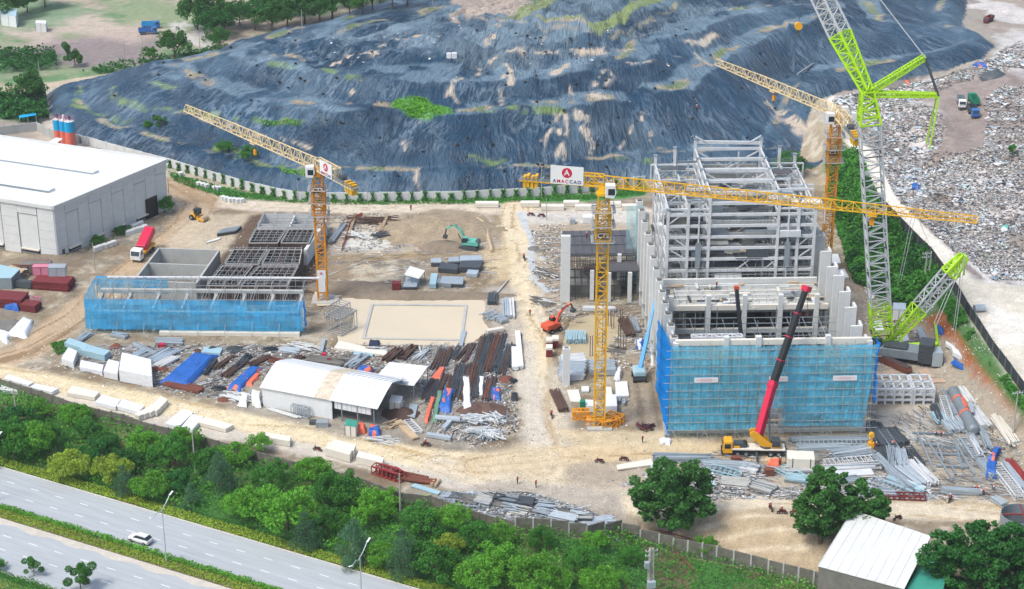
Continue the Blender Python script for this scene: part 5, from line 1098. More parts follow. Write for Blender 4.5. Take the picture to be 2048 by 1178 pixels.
# ---------------------------------------------------------------- tower cranes
def frame_of(p, q):
    """matrix: x along p->q, z roughly up"""
    d = (q-p).normalized(); s = Vector((0, 0, 1)).cross(d).normalized(); u = d.cross(s); R = Matrix((d, s, u)).transposed().to_4x4(); R.translation = p; return R
def disc(mb, x, y, z, r, key, n=28, th=.04):   # upright disc facing -y
    mb.cyl((x, y, z), (x, y-th, z), r, r, key, n)
def logo(parent, x, y, z, r):
    mb = MB(); disc(mb, x, y, z, r, 'sign_red'); part('emblem', parent, mb)
    text_mesh('A', r*1.35, 'white_paint', parent, 'emblem_letter', .02, (x, y-.06, z), (PI/2, 0, 0))
def tower_crane(label, base, zj, tip, cend, mw, cm_, cj, plate, zplate, sign=None, cab=(1.9, -1.5), group='tower cranes', jh=2.0, hook=.45, hookdrop=6, hc='crane_orange'):
    t = thing('tower_crane', label, 'tower crane', base, 0, group); H_ = zj-base.z
    mb = MB(); mb.box(0, 0, -.6, 5, 5, .9, 'concrete'); part('foundation', t, mb)
    n = int(H_/2.1); mb = MB(); mb.lattice((0, 0, 0), (0, 0, H_-2.6), mw, mw, n, .27, .15, cm_); part('mast', t, mb)
    mb = MB()
    for z in np.arange(.4, H_-3, .9): mb.bar((mw*.15, 0, z), (mw*.4, 0, z), .06)
    mb.bar((mw*.15, 0, 0), (mw*.15, 0, H_-3), .07); mb.bar((mw*.4, 0, 0), (mw*.4, 0, H_-3), .07); mb.mi('tube'); part('ladder', t, mb)
    mb = MB(); mb.cyl((0, 0, H_-2.7), (0, 0, H_-2.1), mw*.75, mw*.75, cm_, 16); mb.cyl((0, 0, H_-2.1), (0, 0, H_-1.0), mw*.62, mw*.55, cm_, 16); part('slewing_ring', t, mb)
    # climbing frame with walkways
    mb = MB(); zc = H_-9.5; mb.lattice((0, 0, zc-2.5), (0, 0, zc+3.5), mw+.8, mw+.8, 3, .2, .13, cm_)
    part('climbing_frame', t, mb)
    mb = MB()
    for z in (zc-2.6, zc+.6, zc+3.6):
        w = mw/2+1.0
        for a, b in (((-w, -w), (w, -w)), ((w, -w), (w, w)), ((w, w), (-w, w)), ((-w, w), (-w, -w))):
            mb.bar((*a, z), (*b, z), .6, 'tube', h=.06); mb.bar((*a, z+1.1), (*b, z+1.1), .06); mb.bar((*a, z+.6), (*b, z+.6), .05); mb.bar((*a, z), (*a, z+1.1), .06)
    part('walkways', t, mb)
    mb = MB(); mb.box(0, -mw/2-.2, zplate, mw*1.05, .08, 1.5, 'plate_dark'); pl = part('number_plate', t, mb); text_mesh(plate, 1.25, 'white_paint', pl, 'lettering', .035, (0, -mw/2-.26, zplate+.75), (PI/2, 0, 0))
    # jib in its own frame
    B = Vector((0, 0, H_)); jt = tip-Vector(base); L = (Vector((jt.x, jt.y, 0))).length; R = frame_of(B, Vector((jt.x, jt.y, jt.z)))
    mb = MB(); mb.lattice((0, 0, 0), (L*.62, 0, 0), 1.5, jh, int(L*.62/1.9), .2, .12, cj, h2=jh*.85, tri=True); mb.lattice((L*.62, 0, -.0), (L, 0, -.1), 1.5, jh*.85, int(L*.38/1.9), .16, .1, cj, h2=jh*.55, tri=True)
    o = part('jib', t, mb); o.matrix_local = R
    mb = MB(); xh = L*hook; mb.box(xh, 0, -jh*.5-.5, 1.8, 1.6, .3, cj); mb.bar((xh-.3, 0, -jh*.5-.4), (xh-.3, 0, -jh*.5-hookdrop), .07, 'steel_dark'); mb.bar((xh+.3, 0, -jh*.5-.4), (xh+.3, 0, -jh*.5-hookdrop), .07, 'steel_dark'); mb.box(xh, 0, -jh*.5-hookdrop-1.2, .8, .4, 1.3, hc); mb.bar((xh, 0, -jh*.5-hookdrop-1.2), (xh, 0, -jh*.5-hookdrop-1.8), .2, 'steel_dark')
    o = part('trolley_and_hook', t, mb); o.matrix_local = R
    ct = cend-Vector(base); Lc = Vector((ct.x, ct.y, 0)).length; RC = frame_of(B, Vector((ct.x, ct.y, H_)))
    mb = MB(); mb.lattice((0, 0, 0), (Lc*.55, 0, 0), 1.6, jh, int(Lc*.55/1.7), .22, .13, cj); mb.bar((0, -.8, -jh*.5), (Lc, -.8, -jh*.5), .3, cj); mb.bar((0, .8, -jh*.5), (Lc, .8, -jh*.5), .3)
    mb.box(Lc*.75, 0, -jh*.5+.15, Lc*.5, 1.9, .12, 'steel_grey')
    o = part('counter_jib', t, mb); o.matrix_local = RC
    mb = MB()
    for y in (-1.0, 1.0):
        for z in (.6, 1.1): mb.bar((Lc*.5, y, -jh*.5+z), (Lc, y, -jh*.5+z), .06)
        for x in np.arange(Lc*.5, Lc, 1.1): mb.bar((x, y, -jh*.5), (x, y, -jh*.5+1.1), .06)
    mb.mi('tube'); o = part('guard_rail', t, mb); o.matrix_local = RC
    mb = MB()
    for i, x in enumerate((Lc-1.0, Lc-1.7, Lc-2.5, Lc-3.3)): mb.box(x, 0, -jh*.5-1.6+(.3 if i % 2 else 0), .55, 1.5, 2.4, 'crane_yellow' if cj != 'boom_grey' else 'boom_grey')
    o = part('counterweights', t, mb); o.matrix_local = RC
    mb = MB(); mb.cyl((Lc*.66, -.7, -.2), (Lc*.66, .7, -.2), .75, .75, 'steel_dark', 16); mb.box(Lc*.66, 0, -jh*.5+.2, 2.2, 1.6, .5, 'steel_grey'); o = part('winch', t, mb); o.matrix_local = RC
    mb = MB(); cx, cy = cab; mb.prism([(cx-1.0, H_-2.6), (cx+.7, H_-2.7), (cx+1.1, H_-1.6), (cx+.9, H_-.1), (cx-1.0, H_-.05)], cy-.9, cy+.7, 'white_paint'); c = part('cab', t, mb, bevel=.06)
    mb = MB(); mb.box(cx+.15, cy-.92, H_-2.0, 1.3, .04, 1.25, 'glass'); part('window', c, mb)
    if sign:
        x0, w, h, words = sign; sy = 1.02 if RC.to_3x3().col[1].y < 0 else -1.02; flip = PI if sy > 0 else 0
        mb = MB(); mb.box(x0, sy, -jh*.5, w, .1, h, 'white_paint'); s_ = part('sign_board', t, mb); s_.matrix_local = RC
        e = 1 if sy < 0 else -1
        def onb(txt, size, mat, dx, z, nm='lettering', bold=.02):
            o = text_mesh(txt, size, mat, s_, nm, bold, (x0+dx*e, sy-.07*e, z), (PI/2, 0, flip)); return o
        mb = MB(); mb.cyl((x0, sy-.05*e, h*.64-jh*.5), (x0, sy-.09*e, h*.64-jh*.5), h*.27, h*.27, 'sign_red', 32); part('emblem', s_, mb)
        o = onb('A', h*.42, 'white_paint', -.02, h*.64-jh*.5, 'emblem_letter', .03); o.location.y = sy-.12*e
        if words:
            # AMACCAO : first letter navy, three red, three navy
            cw = w*.126
            for i, ch in enumerate('AMACCAO'): onb(ch, h*.25, 'sign_red' if 1 <= i <= 3 else 'sign_navy', (i-3)*cw, h*.16-jh*.5, 'lettering', .015)
    return t
B2 = G(1198, 850); Z2 = 52.6
tower_crane('tall yellow tower crane with plate CT2 and the big white sign, mast in mid picture', B2, Z2, G(1955, 437, Z2+.2), G(1040, 348, Z2), 2.1, 'crane_yellow', 'crane_yellow', 'CT2', Z2-11.6, (7.0, 6.4, 3.7, True), (1.2, -1.7), hook=.73, hookdrop=1.2, hc='crane_orange')
B3 = G(646, 600, -.3); Z3 = 33.2
tower_crane('yellow tower crane with plate CT3 standing in the muddy water', B3, Z3, G(372, 214, Z3+.6), G(712, 368, Z3), 2.1, 'crane_orange', 'crane_cream', 'CT3', Z3-6.3, (5.4, 5.0, 3.4, True), (-1.5, -1.2), jh=2.6, hook=.46, hookdrop=2)
B1 = G(1650, 545); Z1 = 40.5
tower_crane('orange tower crane with plate CT1 behind the right side of the building shell', B1, Z1, G(1434, 122, Z1+.6), G(1716, 270, Z1), 2.1, 'crane_orange', 'crane_cream', 'CT1', Z1-10.5, None, (-1.5, -1.2), jh=2.4, hook=.5, hookdrop=1.5)
t = thing('ballast_boxes', 'white boxes on the counter arm of the orange tower crane', 'box', B1+Vector((1.5, -2.4, Z1))); mb = MB(); mb.box(0, 0, -.8, 1.4, 1.2, 2.6, 'white_paint'); mb.box(1.8, -2, -.8, 1.0, 1.0, 1.8, 'white_paint'); part('boxes', t, mb)
b = thing('banner', 'white banner with small emblem on the lower mast of the CT3 crane', 'banner', B3+Vector((0, -1.25, 2.6))); mb = MB(); mb.add([(-1, 0, 5.4), (1, 0, 5.4), (1, 0, 3.6), (.8, 0, 3.2), (.8, 0, 0), (-.75, 0, 0), (-.75, 0, 3.2), (-1, 0, 3.6), (-1, .06, 5.4), (1, .06, 5.4), (1, .06, 3.6), (.8, .06, 3.2), (.8, .06, 0), (-.75, .06, 0), (-.75, .06, 3.2), (-1, .06, 3.6)], [tuple(range(8)), tuple(range(15, 7, -1))]+[(i, 8+i, 8+(i+1) % 8, (i+1) % 8) for i in range(8)], 'white_paint'); part('sheet', b, mb); mb = MB(); disc(mb, 0, -.01, 4.6, .32, 'sign_pink'); part('emblem', b, mb)

# ---------------------------------------------------------------- lime crawler crane
CB = G(1772, 708); CY_ = CB.y
cc = thing('crawler_crane', 'huge lime green crawler crane with grey lattice booms behind the building shell', 'crawler crane', CB)
def lc(px, py, dy=0): return PV(px, py, CY_+dy)-CB
foot = lc(1764, 692); head = lc(1735, 182)
def boomsec(name, a, b, w, n, key, w2=None, rc=.28, rb=.15): mb = MB(); mb.lattice(a, b, w, w, n, rc, rb, key, w2=w2 or w, h2=w2 or w); return part(name, cc, mb)
bd = head-foot
boomsec('boom_foot', foot, foot+bd*.06, 1.2, 2, 'lime', 4.2); boomsec('boom_section', foot+bd*.06, foot+bd*.175, 4.2, 5, 'lime')
for i in range(6): a0 = .175+i*.118; boomsec('boom_section', foot+bd*a0, foot+bd*(a0+.118), 4.1, 4, 'boom_grey')
boomsec('boom_head', foot+bd*.883, head, 4.2, 4, 'lime', 2.4, .42, .24)
jd = lc(1680, 68, 6)-head; boomsec('jib_foot', head, head+jd, 1.6, 8, 'lime', 3.2, .4, .22)
boomsec('jib_section', head+jd, head+jd*2.6, 3.2, 12, 'boom_grey', 3.0, .34, .18)
s1 = lc(1850, 114, 3); s2 = lc(1876, 190)
mb = MB(); mb.lattice(head+Vector((0, 0, -.5)), s1, 1.2, 1.2, 9, .26, .13, 'lime', w2=1.2, h2=.8); part('upper_strut', cc, mb)
mb = MB(); mb.lattice(head+Vector((0, 0, -.6)), s2, 1.4, 1.0, 9, .28, .14, 'lime', w2=1.0, h2=.6); part('lower_strut', cc, mb)
mast = lc(1928, 512, 3); md = mast-lc(1775, 690); m0 = lc(1775, 690)
boomsec('derrick_mast', m0, m0+md*.42, 1.4, 6, 'lime', 2.8, .34, .2); boomsec('derrick_mast', m0+md*.42, m0+md*.8, 2.6, 5, 'boom_grey', 2.6, .3, .18); boomsec('derrick_head', m0+md*.8, mast, 2.6, 3, 'lime', 1.4, .5, .3)
mb = MB(); mb.box(mast.x, mast.y, mast.z-1.6, 1.0, 1.8, 1.8, 'lime'); mb.bar(mast, mast+Vector((.4, 0, -4.5)), .35, 'lime'); mb.bar(mast+Vector((-1, 0, -.8)), mast+Vector((-.6, 0, -5)), .35, 'lime'); part('sheave_block', cc, mb)
cbm = lc(1876, 690, -2)
mb = MB(); mb.bar(lc(1770, 694), cbm, 1.3, 'lime', h=1.0); mb.bar(lc(1800, 650), lc(1806, 700, -1), .3, 'lime'); mb.bar(lc(1745, 655), lc(1790, 715, -2), .3, 'lime'); part('counter_beam', cc, mb)
mb = MB()
for dy in (-.9, .9):
    d_ = Vector((0, dy, 0))
    mb.bar(s1+d_, lc(1715, -60, 8)+d_, .16, 'boom_grey'); mb.bar(s1+d_, s2+d_, .28, 'steel_dark'); mb.bar(s2+d_, lc(1856, 292)+d_*2, .28, 'lime')
    mb.bar(lc(1856, 292)+d_*2, lc(1800, 560)+d_, .08, 'boom_grey'); mb.bar(mast+d_, lc(1800, 300)+d_, .08, 'boom_grey'); mb.bar(mast+d_, cbm+d_+Vector((-1.0, 0, 5)), .1, 'boom_grey')
    mb.bar(cbm+d_+Vector((-1.0, 0, 5)), cbm+d_, .26, 'lime'); mb.bar(mast+d_, lc(1905, 690)+d_, .1, 'boom_grey'); mb.bar(lc(1760, 260)+d_, lc(1855, 480)+d_, .09, 'boom_grey'); mb.bar(head+d_, mast+d_, .09, 'boom_grey')
part('pendants', cc, mb)
mb = MB(); p = lc(1798, 730, -3); a_ = -.32; mb.box(p.x, p.y, 1.3, 11, 4.2, 2.0, 'steel_grey', rz=a_); mb.box(p.x-1, p.y, 3.3, 5, 3.0, .5, 'steel_dark', rz=a_); part('upper_body', cc, mb, bevel=.1)
mb = MB()
for k in range(6): mb.box(p.x+5.2, p.y-1.9, .9+k*.75, 3.0, 4.0, .7, 'steel_dark', rz=a_)
part('counterweight', cc, mb, bevel=.05); mb = MB(); mb.box(p.x+7.2, p.y-2.6, .5, 2.2, 3.4, 3.2, 'galv', rz=a_+.3); part('ballast_tray', cc, mb)
for off in (-3.4, 3.4):
    mb = MB(); cx_ = p.x-1+off*.35; cy_ = p.y+off*.9; R_ = Matrix.Rotation(-.9, 3, 'Z')
    prof = [(-5.2, .8), (-4.6, .1), (4.6, .1), (5.2, .8), (4.6, 1.5), (-4.6, 1.5)]
    vs = [R_ @ Vector((a, yy, b)) for yy in (-.7, .7) for a, b in prof]; mb.add([(v.x+cx_, v.y+cy_, v.z) for v in vs], [tuple(range(6)), tuple(range(11, 5, -1))]+[(i, 6+i, 6+(i+1) % 6, (i+1) % 6) for i in range(6)], 'rust')
    for k in range(22):
        v = R_ @ Vector((-4.6+k*.44, 0, 0)); mb.box(v.x+cx_, v.y+cy_, 1.5, .2, 1.5, .08, 'steel_dark', rz=-.9)
    part('crawler_track', cc, mb)
mb = MB(); q = lc(1750, 700, -1); mb.box(q.x, q.y-1, 2.6, 2.2, 1.6, 2.0, 'black_paint', rz=a_); part('cab', cc, mb, bevel=.08)
hk = PV(1597, 52, 430); t = thing('crane_hook', 'yellow and black hook block hanging over the landfill', 'hook', hk); mb = MB(); mb.cyl((0, -.4, 0), (0, .4, 0), .9, .9, 'machine_yellow', 16); mb.box(0, 0, -1.2, .8, .6, 1.2, 'steel_dark'); mb.cyl((0, 0, -2.2), (0, 0, -1.2), .3, .3, 'steel_dark', 8); mb.bar((0, 0, .8), (1.5, -10, 28), .08, 'steel_dark'); part('block', t, mb)

# ---------------------------------------------------------------- wheels and vehicles
def wheel(parent, x, y, r, w, name='wheel'):
    mb = MB(); mb.cyl((x, y-w/2, r), (x, y+w/2, r), r, r, 'rubber', 18); o = part(name, parent, mb); mb = MB(); mb.cyl((x, y-w/2-.02, r), (x, y+w/2+.02, r), r*.52, r*.52, 'steel_grey', 12); part('rim', o, mb); return o
def mobile_crane():
    p = G(1505, 908); p2 = G(1560, 909); a = math.atan2(p2.y-p.y, p2.x-p.x); t = thing('mobile_crane', 'mobile crane with yellow cab, red and black telescopic boom before the building shell', 'mobile crane', p, a)
    mb = MB(); mb.prism([(-6.0, .7), (-6.0, 2.2), (-5.6, 3.2), (-4.1, 3.25), (-4.0, .7)], -1.25, 1.25, 'machine_yellow'); c = part('cab', t, mb, bevel=.08)
    mb = MB(); mb.box(-6.02, 0, 1.7, .08, 2.1, 1.2, 'glass'); mb.box(-5.0, -1.27, 1.8, 1.2, .04, .95, 'glass'); part('window', c, mb); mb = MB(); mb.box(-6.05, 0, .5, .3, 2.5, .7, 'black_paint'); part('bumper', t, mb)
    mb = MB(); mb.box(1.0, 0, .95, 10.2, 2.5, .55, 'black_paint'); mb.box(1.0, 0, 1.5, 10.4, 2.7, .22, 'cream_slab'); part('chassis', t, mb)
    for x in (-3.0, -1.4, 3.4, 5.0):
        for y in (-1.15, 1.15): wheel(t, x, y, .62, .4)
    for x, y in ((.6, -1.4), (.6, 1.4), (6.3, -1.4), (6.3, 1.4)):
        mb = MB(); s = 1 if y > 0 else -1; mb.bar((x, y, 1.1), (x, y+s*2.2, .9), .35, 'steel_dark'); mb.bar((x, y+s*2.2, 1), (x, y+s*2.2, .1), .22, 'steel_dark'); mb.box(x, y+s*2.2, 0, .7, .7, .12, 'steel_dark'); part('outrigger', t, mb)
    mb = MB(); mb.box(-2.6, 0, 1.75, 2.2, 1.6, .9, 'steel_dark'); mb.cyl((-1.6, -.7, 2.3), (-1.6, .7, 2.3), .5, .5, 'rubber', 12); mb.box(-3.2, 0, 1.8, 1.2, 2, .35, 'machine_yellow'); part('engine', t, mb)
    mb = MB(); mb.cyl((2.6, 0, 1.7), (2.6, 0, 2.1), 1.2, 1.2, 'steel_dark', 20); part('turntable', t, mb)
    for y in (-.75, .75):
        mb = MB(); mb.prism([(5.6, 1.8), (5.2, 2.3), (3.2, 2.9), (1.6, 4.3), (.6, 5.2), (-.3, 5.4), (-.9, 4.9), (-.6, 4.1), (.6, 3.6), (1.2, 2.4), (2.4, 1.9), (4.2, 1.8)], y-.14, y+.14, 'machine_orange' if 0 else 'machine_yellow'); part('superstructure_plate', t, mb)
    mb = MB(); mb.box(1.0, 1.2, 2.2, 1.6, 1.0, 1.7, 'machine_yellow'); part('operator_cab', t, mb, bevel=.06); mb = MB(); mb.box(4.4, 0, 2.2, 1.6, 2.2, 1.2, 'steel_dark'); part('counterweight', t, mb)
    inv = Matrix.Translation(p) @ Matrix.Rotation(a, 4, 'Z'); inv = inv.inverted(); b0 = inv @ PV(1518, 868, p.y+.5); b1 = inv @ PV(1546, 768, p.y+3.5); tp = inv @ PV(1611, 580, p.y+9)
    R = frame_of(b0, b1); L1 = (b1-b0).length; L2 = (tp-b1).length
    mb = MB(); mb.box(L1/2, 0, -.85, L1+1.5, 1.25, 1.7, 'crane_red'); o = part('boom_base', t, mb, bevel=.12); o.matrix_local = R
    mb = MB(); mb.box(L1-.2, 0, -1.0, .9, 1.5, 2.0, 'crane_red'); o = part('boom_collar', t, mb, bevel=.1); o.matrix_local = R
    R2 = frame_of(b1, tp)
    for i in range(4):
        mb = MB(); x0 = L2*i/4; x1 = L2*(i+1)/4+.1; w = 1.15-.1*i; mb.box((x0+x1)/2, 0, -w*.62, x1-x0, w, w*1.25, 'black_paint'); o = part('boom_section', t, mb, bevel=.08); o.matrix_local = R2
        mb = MB(); mb.box(x1, 0, -w*.72, .18, w+.2, w*1.5, 'sign_red'); q = part('collar', o, mb)
    mb = MB(); mb.box(L2+.3, 0, -.9, 1.1, 1.5, 1.5, 'crane_red'); o = part('boom_head', t, mb, bevel=.08); o.matrix_local = R2
    mb = MB(); hb = inv @ (PV(1611, 580, p.y+9)+Vector((.6, 0, -.6))); mb.bar(hb, hb+Vector((0, 0, -4)), .08, 'steel_dark'); mb.box(hb.x, hb.y, hb.z-5, .5, .4, 1.0, 'rust'); part('hook', t, mb)
    mb = MB(); mb.bar((3.2, 0, 3), b0.lerp(b1, .75), .35, 'steel_dark'); part('lift_cylinder', t, mb)
mobile_crane()
t = thing('telescopic_boom', 'thin black crane boom with red head rising inside the shell', 'crane boom', BL(10.9, 22, 6)); a = PV(1482, 672, 366)-t.location; b = PV(1473, 577, 370)-t.location
mb = MB(); mb.bar(a, b, .7, 'black_paint'); part('boom', t, mb); mb = MB(); mb.box(b.x, b.y, b.z-.3, 1, .8, .9, 'machine_orange'); part('head', t, mb)
def boom_lift():
    p = G(1278, 758); t = thing('boom_lift', 'blue boom lift reaching up to the left wall of the building shell', 'boom lift', p, .05)
    mb = MB(); mb.box(0, 0, .55, 2.2, 3.6, .6, 'steel_dark'); part('chassis', t, mb)
    for x in (-1.25, 1.25):
        for y in (-1.5, 1.5):
            mb = MB(); mb.cyl((x-.2, y, .55), (x+.2, y, .55), .55, .55, 'rubber', 16); o = part('wheel', t, mb); mb = MB(); mb.cyl((x-.22, y, .55), (x+.22, y, .55), .28, .28, 'steel_grey', 10); part('rim', o, mb)
    mb = MB(); mb.prism([(-1.2, 1.3), (-1.5, 2.0), (-1.2, 2.6), (1.2, 2.6), (1.5, 2.0), (1.2, 1.3)], -1.8, 1.8, 'roof_blue'); part('turret', t, mb, bevel=.35)
    b0 = PV(1279, 742, p.y)-p; b1 = PV(1311, 600, p.y+9)-p; Ri = Matrix.Rotation(-.05, 3, 'Z'); b0 = Ri @ b0; b1 = Ri @ b1; md_ = b0.lerp(b1, .52)
    mb = MB(); mb.bar(b0, md_, .8, 'lift_blue'); mb.box(b0.x, b0.y, b0.z-1, 1, 1.2, 1.6, 'lift_blue'); part('boom_base', t, mb); mb = MB(); mb.bar(md_, b1, .5, 'lift_blue'); part('boom_extension', t, mb)
    mb = MB(); mb.bar(b1, b1+Vector((1.4, 1, .8)), .35, 'lift_blue'); mb.bar(b1+Vector((1.2, .6, .6)), b1+Vector((2.6, 1.4, .4)), .22, 'steel_dark'); part('jib_arm', t, mb)
    c = b1+Vector((3.2, 1.4, 0)); mb = MB(); 
    for z in (0, .55, 1.1):
        for q, r_ in (((-1, -.5), (1, -.5)), ((1, -.5), (1, .5)), ((1, .5), (-1, .5)), ((-1, .5), (-1, -.5))): mb.bar((c.x+q[0], c.y+q[1], c.z+z), (c.x+r_[0], c.y+r_[1], c.z+z), .08, 'steel_grey')
    mb.box(c.x, c.y, c.z-.05, 2, 1, .08, 'steel_grey'); part('basket', t, mb)
boom_lift()
def excavator(px, py, az, key, label, wheeled, arm=((0, 0), (2.6, 3.6), (4.6, 2.6), (5.0, .8)), sc_=1.0):
    t = thing('excavator', label, 'excavator', P(px, py), az); t.scale = (sc_,)*3
    if wheeled:
        mb = MB(); mb.box(0, 0, .7, 4, 1.8, .5, key); part('chassis', t, mb)
        for x in (-1.3, 1.3):
            for y in (-1.1, 1.1): wheel(t, x, y, .55, .45)
    else:
        for y in (-1.1, 1.1):
            mb = MB(); mb.prism([(-2.2, .5), (-1.9, 0), (1.9, 0), (2.2, .5), (1.9, .95), (-1.9, .95)], y-.32, y+.32, 'steel_dark'); part('crawler_track', t, mb)
        mb = MB(); mb.box(0, 0, .6, 1.6, 1.6, .4, 'steel_dark'); part('undercarriage', t, mb)
    mb = MB(); mb.prism([(-2.4, 1.15), (-2.6, 1.7), (-2.3, 2.25), (-.2, 2.3), (1.4, 1.9), (1.5, 1.15)], -1.25, 1.25, key); part('body', t, mb, bevel=.12)
    mb = MB(); mb.box(-2.1, 0, 1.2, .9, 2.4, 1.1, 'steel_dark' if not wheeled else key); part('counterweight', t, mb, bevel=.12)
    mb = MB(); mb.prism([(.0, 1.9), (1.4, 1.7), (1.5, 2.4), (1.1, 3.0), (.1, 3.05)], .3, 1.25, 'glass'); c = part('cab', t, mb, bevel=.05); mb = MB(); mb.box(.6, .78, 3.03, 1.1, .95, .08, key); part('cab_roof', c, mb)
    A = [Vector((.9+a, -.3, 1.8+b)) for a, b in arm]; mb = MB(); mb.bar(A[0], A[0].lerp(A[1], .55)+Vector((-.3, 0, .5)), .55, key, h=.45); mb.bar(A[0].lerp(A[1], .55)+Vector((-.3, 0, .5)), A[1], .48, key, h=.4); part('boom', t, mb)
    mb = MB(); mb.bar(A[1], A[2], .4, key, h=.32); mb.bar(A[1]+Vector((-.6, 0, .1)), A[2].lerp(A[1], .5)+Vector((.2, 0, .3)), .16, 'steel_dark'); part('stick', t, mb)
    mb = MB(); mb.bar(A[0].lerp(A[1], .5)+Vector((.5, 0, -.3)), A[0]+Vector((.6, 0, -.4)), .18, 'steel_dark'); mb.bar(A[2], A[3], .3, 'steel_dark'); mb.prism([(A[3].x-.5, A[3].z-.7), (A[3].x+.5, A[3].z-.5), (A[3].x+.3, A[3].z+.2), (A[3].x-.2, A[3].z+.2), (A[3].x-.6, A[3].z-.1)], A[3].y-.5, A[3].y+.5, 'steel_dark'); part('bucket', t, mb)
excavator(938, 497, PI*.92, 'machine_teal', 'teal tracked excavator digging beside the grey earth heap', False, sc_=1.05)
excavator(1105, 662, .75, 'machine_orange', 'orange wheeled excavator beside the muddy pool and dirt road', True, arm=((0, 0), (2.0, 2.8), (4.4, 3.4), (5.2, 1.8)), sc_=1.0)
def roller():
    t = thing('road_roller', 'yellow road roller on the dirt road near the hall corner', 'road roller', P(398, 440), 2.6+PI)
    mb = MB(); mb.prism([(-2.2, .8), (-2.2, 1.6), (-.6, 1.7), (-.4, .8)], -.85, .85, 'machine_yellow'); part('body', t, mb, bevel=.1); mb = MB(); mb.cyl((1.6, -1, .75), (1.6, 1, .75), .75, .75, 'wood', 20); part('drum', t, mb)
    mb = MB(); mb.box(1.4, -1.1, .5, 2.2, .2, .5, 'machine_yellow'); mb.box(1.4, 1.1, .5, 2.2, .2, .5, 'machine_yellow'); mb.box(.3, 0, .6, .3, 2.3, .7, 'machine_yellow'); part('drum_frame', t, mb)
    mb = MB(); mb.box(-.3, 0, 1.6, 1.4, 1.5, 1.3, 'glass'); c = part('cab', t, mb, bevel=.05); mb = MB(); mb.box(-.3, 0, 2.9, 1.7, 1.8, .12, 'black_paint'); part('cab_roof', c, mb)
    for y in (-.9, .9): wheel(t, -1.6, y, .7, .45)
roller()
def lorry(name, label, px, py, az, cab='white_paint', bed=None, bedh=1.4, L=7.5, group=None, sc_=1.0, cat='lorry'):
    t = thing(name, label, cat, P(px, py), az, group); t.scale = (sc_,)*3
    mb = MB(); mb.prism([(L/2-2.0, .7), (L/2, .7), (L/2+.1, 1.7), (L/2-.3, 2.9), (L/2-2.0, 3.0)], -1.2, 1.2, cab); c = part('cab', t, mb, bevel=.1)
    mb = MB(); mb.add([(L/2+.13, -1, 1.75), (L/2+.13, 1, 1.75), (L/2-.2, 1, 2.7), (L/2-.2, -1, 2.7)], [(0, 1, 2, 3)], 'glass'); mb.box(L/2-.9, -1.21, 1.8, .9, .03, .8, 'glass'); mb.box(L/2-.9, 1.21, 1.8, .9, .03, .8, 'glass'); part('window', c, mb)
    mb = MB(); mb.box(-1, 0, .8, L-2, 1.0, .4, 'steel_dark'); part('chassis', t, mb)
    for x in (L/2-1.2, -L/2+1.0, -L/2+2.3):
        for y in (-1.0, 1.0): wheel(t, x, y, .5, .35)
    if bed:
        mb = MB(); b0, b1 = -L/2, L/2-2.3; mb.box((b0+b1)/2, 0, 1.2, b1-b0, 2.4, .15, bed)
        for y in (-1.17, 1.17): mb.box((b0+b1)/2, y, 1.3, b1-b0, .08, bedh, bed)
        for x in (b0, b1): mb.box(x, 0, 1.3, .08, 2.3, bedh, bed)
        part('load_bed', t, mb)
    return t
def mixer():
    a = math.atan2(G(268, 525).y-G(300, 495).y, G(268, 525).x-G(300, 495).x); t = lorry('concrete_pump_lorry', 'white cab lorry with tilted red container on the dirt road beside the tank', 287, 512, a, L=8.5, sc_=1.1)
    mb = MB(); R_ = Matrix.Rotation(.42, 4, 'Y'); mb.box(-.3, 0, -.9, 6, 2.2, 1.7, 'crane_red'); o = part('tipping_body', t, mb, bevel=.1); R_.translation = Vector((-1.6, 0, 3.3)); o.matrix_local = R_
    mb = MB(); mb.box(-1.5, 0, 1.2, 5.5, 2.3, .5, 'machine_yellow'); part('subframe', t, mb)
mixer()
lorry('tipper_lorry', 'white tipper lorry standing on the dump, left of two others', 1922, 212, -PI/2-.1, 'white_paint', 'steel_grey', sc_=.85)
lorry('tipper_lorry', 'blue cab tipper lorry with grey load bed on the dump, nearest of three', 1946, 230, -PI/2, 'sealed_blue', 'steel_dark', sc_=.85)
lorry('tipper_lorry', 'green tipper lorry behind the blue one on the dump', 1946, 208, PI/2, 'green_box', 'green_box', sc_=.85, bedh=1.7)
lorry('flatbed_lorry', 'small blue lorry standing in the far field, upper left', 296, 68, .2, 'sealed_blue', 'sealed_blue', sc_=.8)
lorry('tipper_lorry', 'small blue lorry behind another in the far field, upper left', 302, 56, .1, 'sealed_blue', 'lift_blue', sc_=.8)
lorry('tipper_lorry', 'rusty red lorry on the grey haul road at the upper right corner', 1977, 44, -2.2, 'maroon', 'rust', sc_=.7)
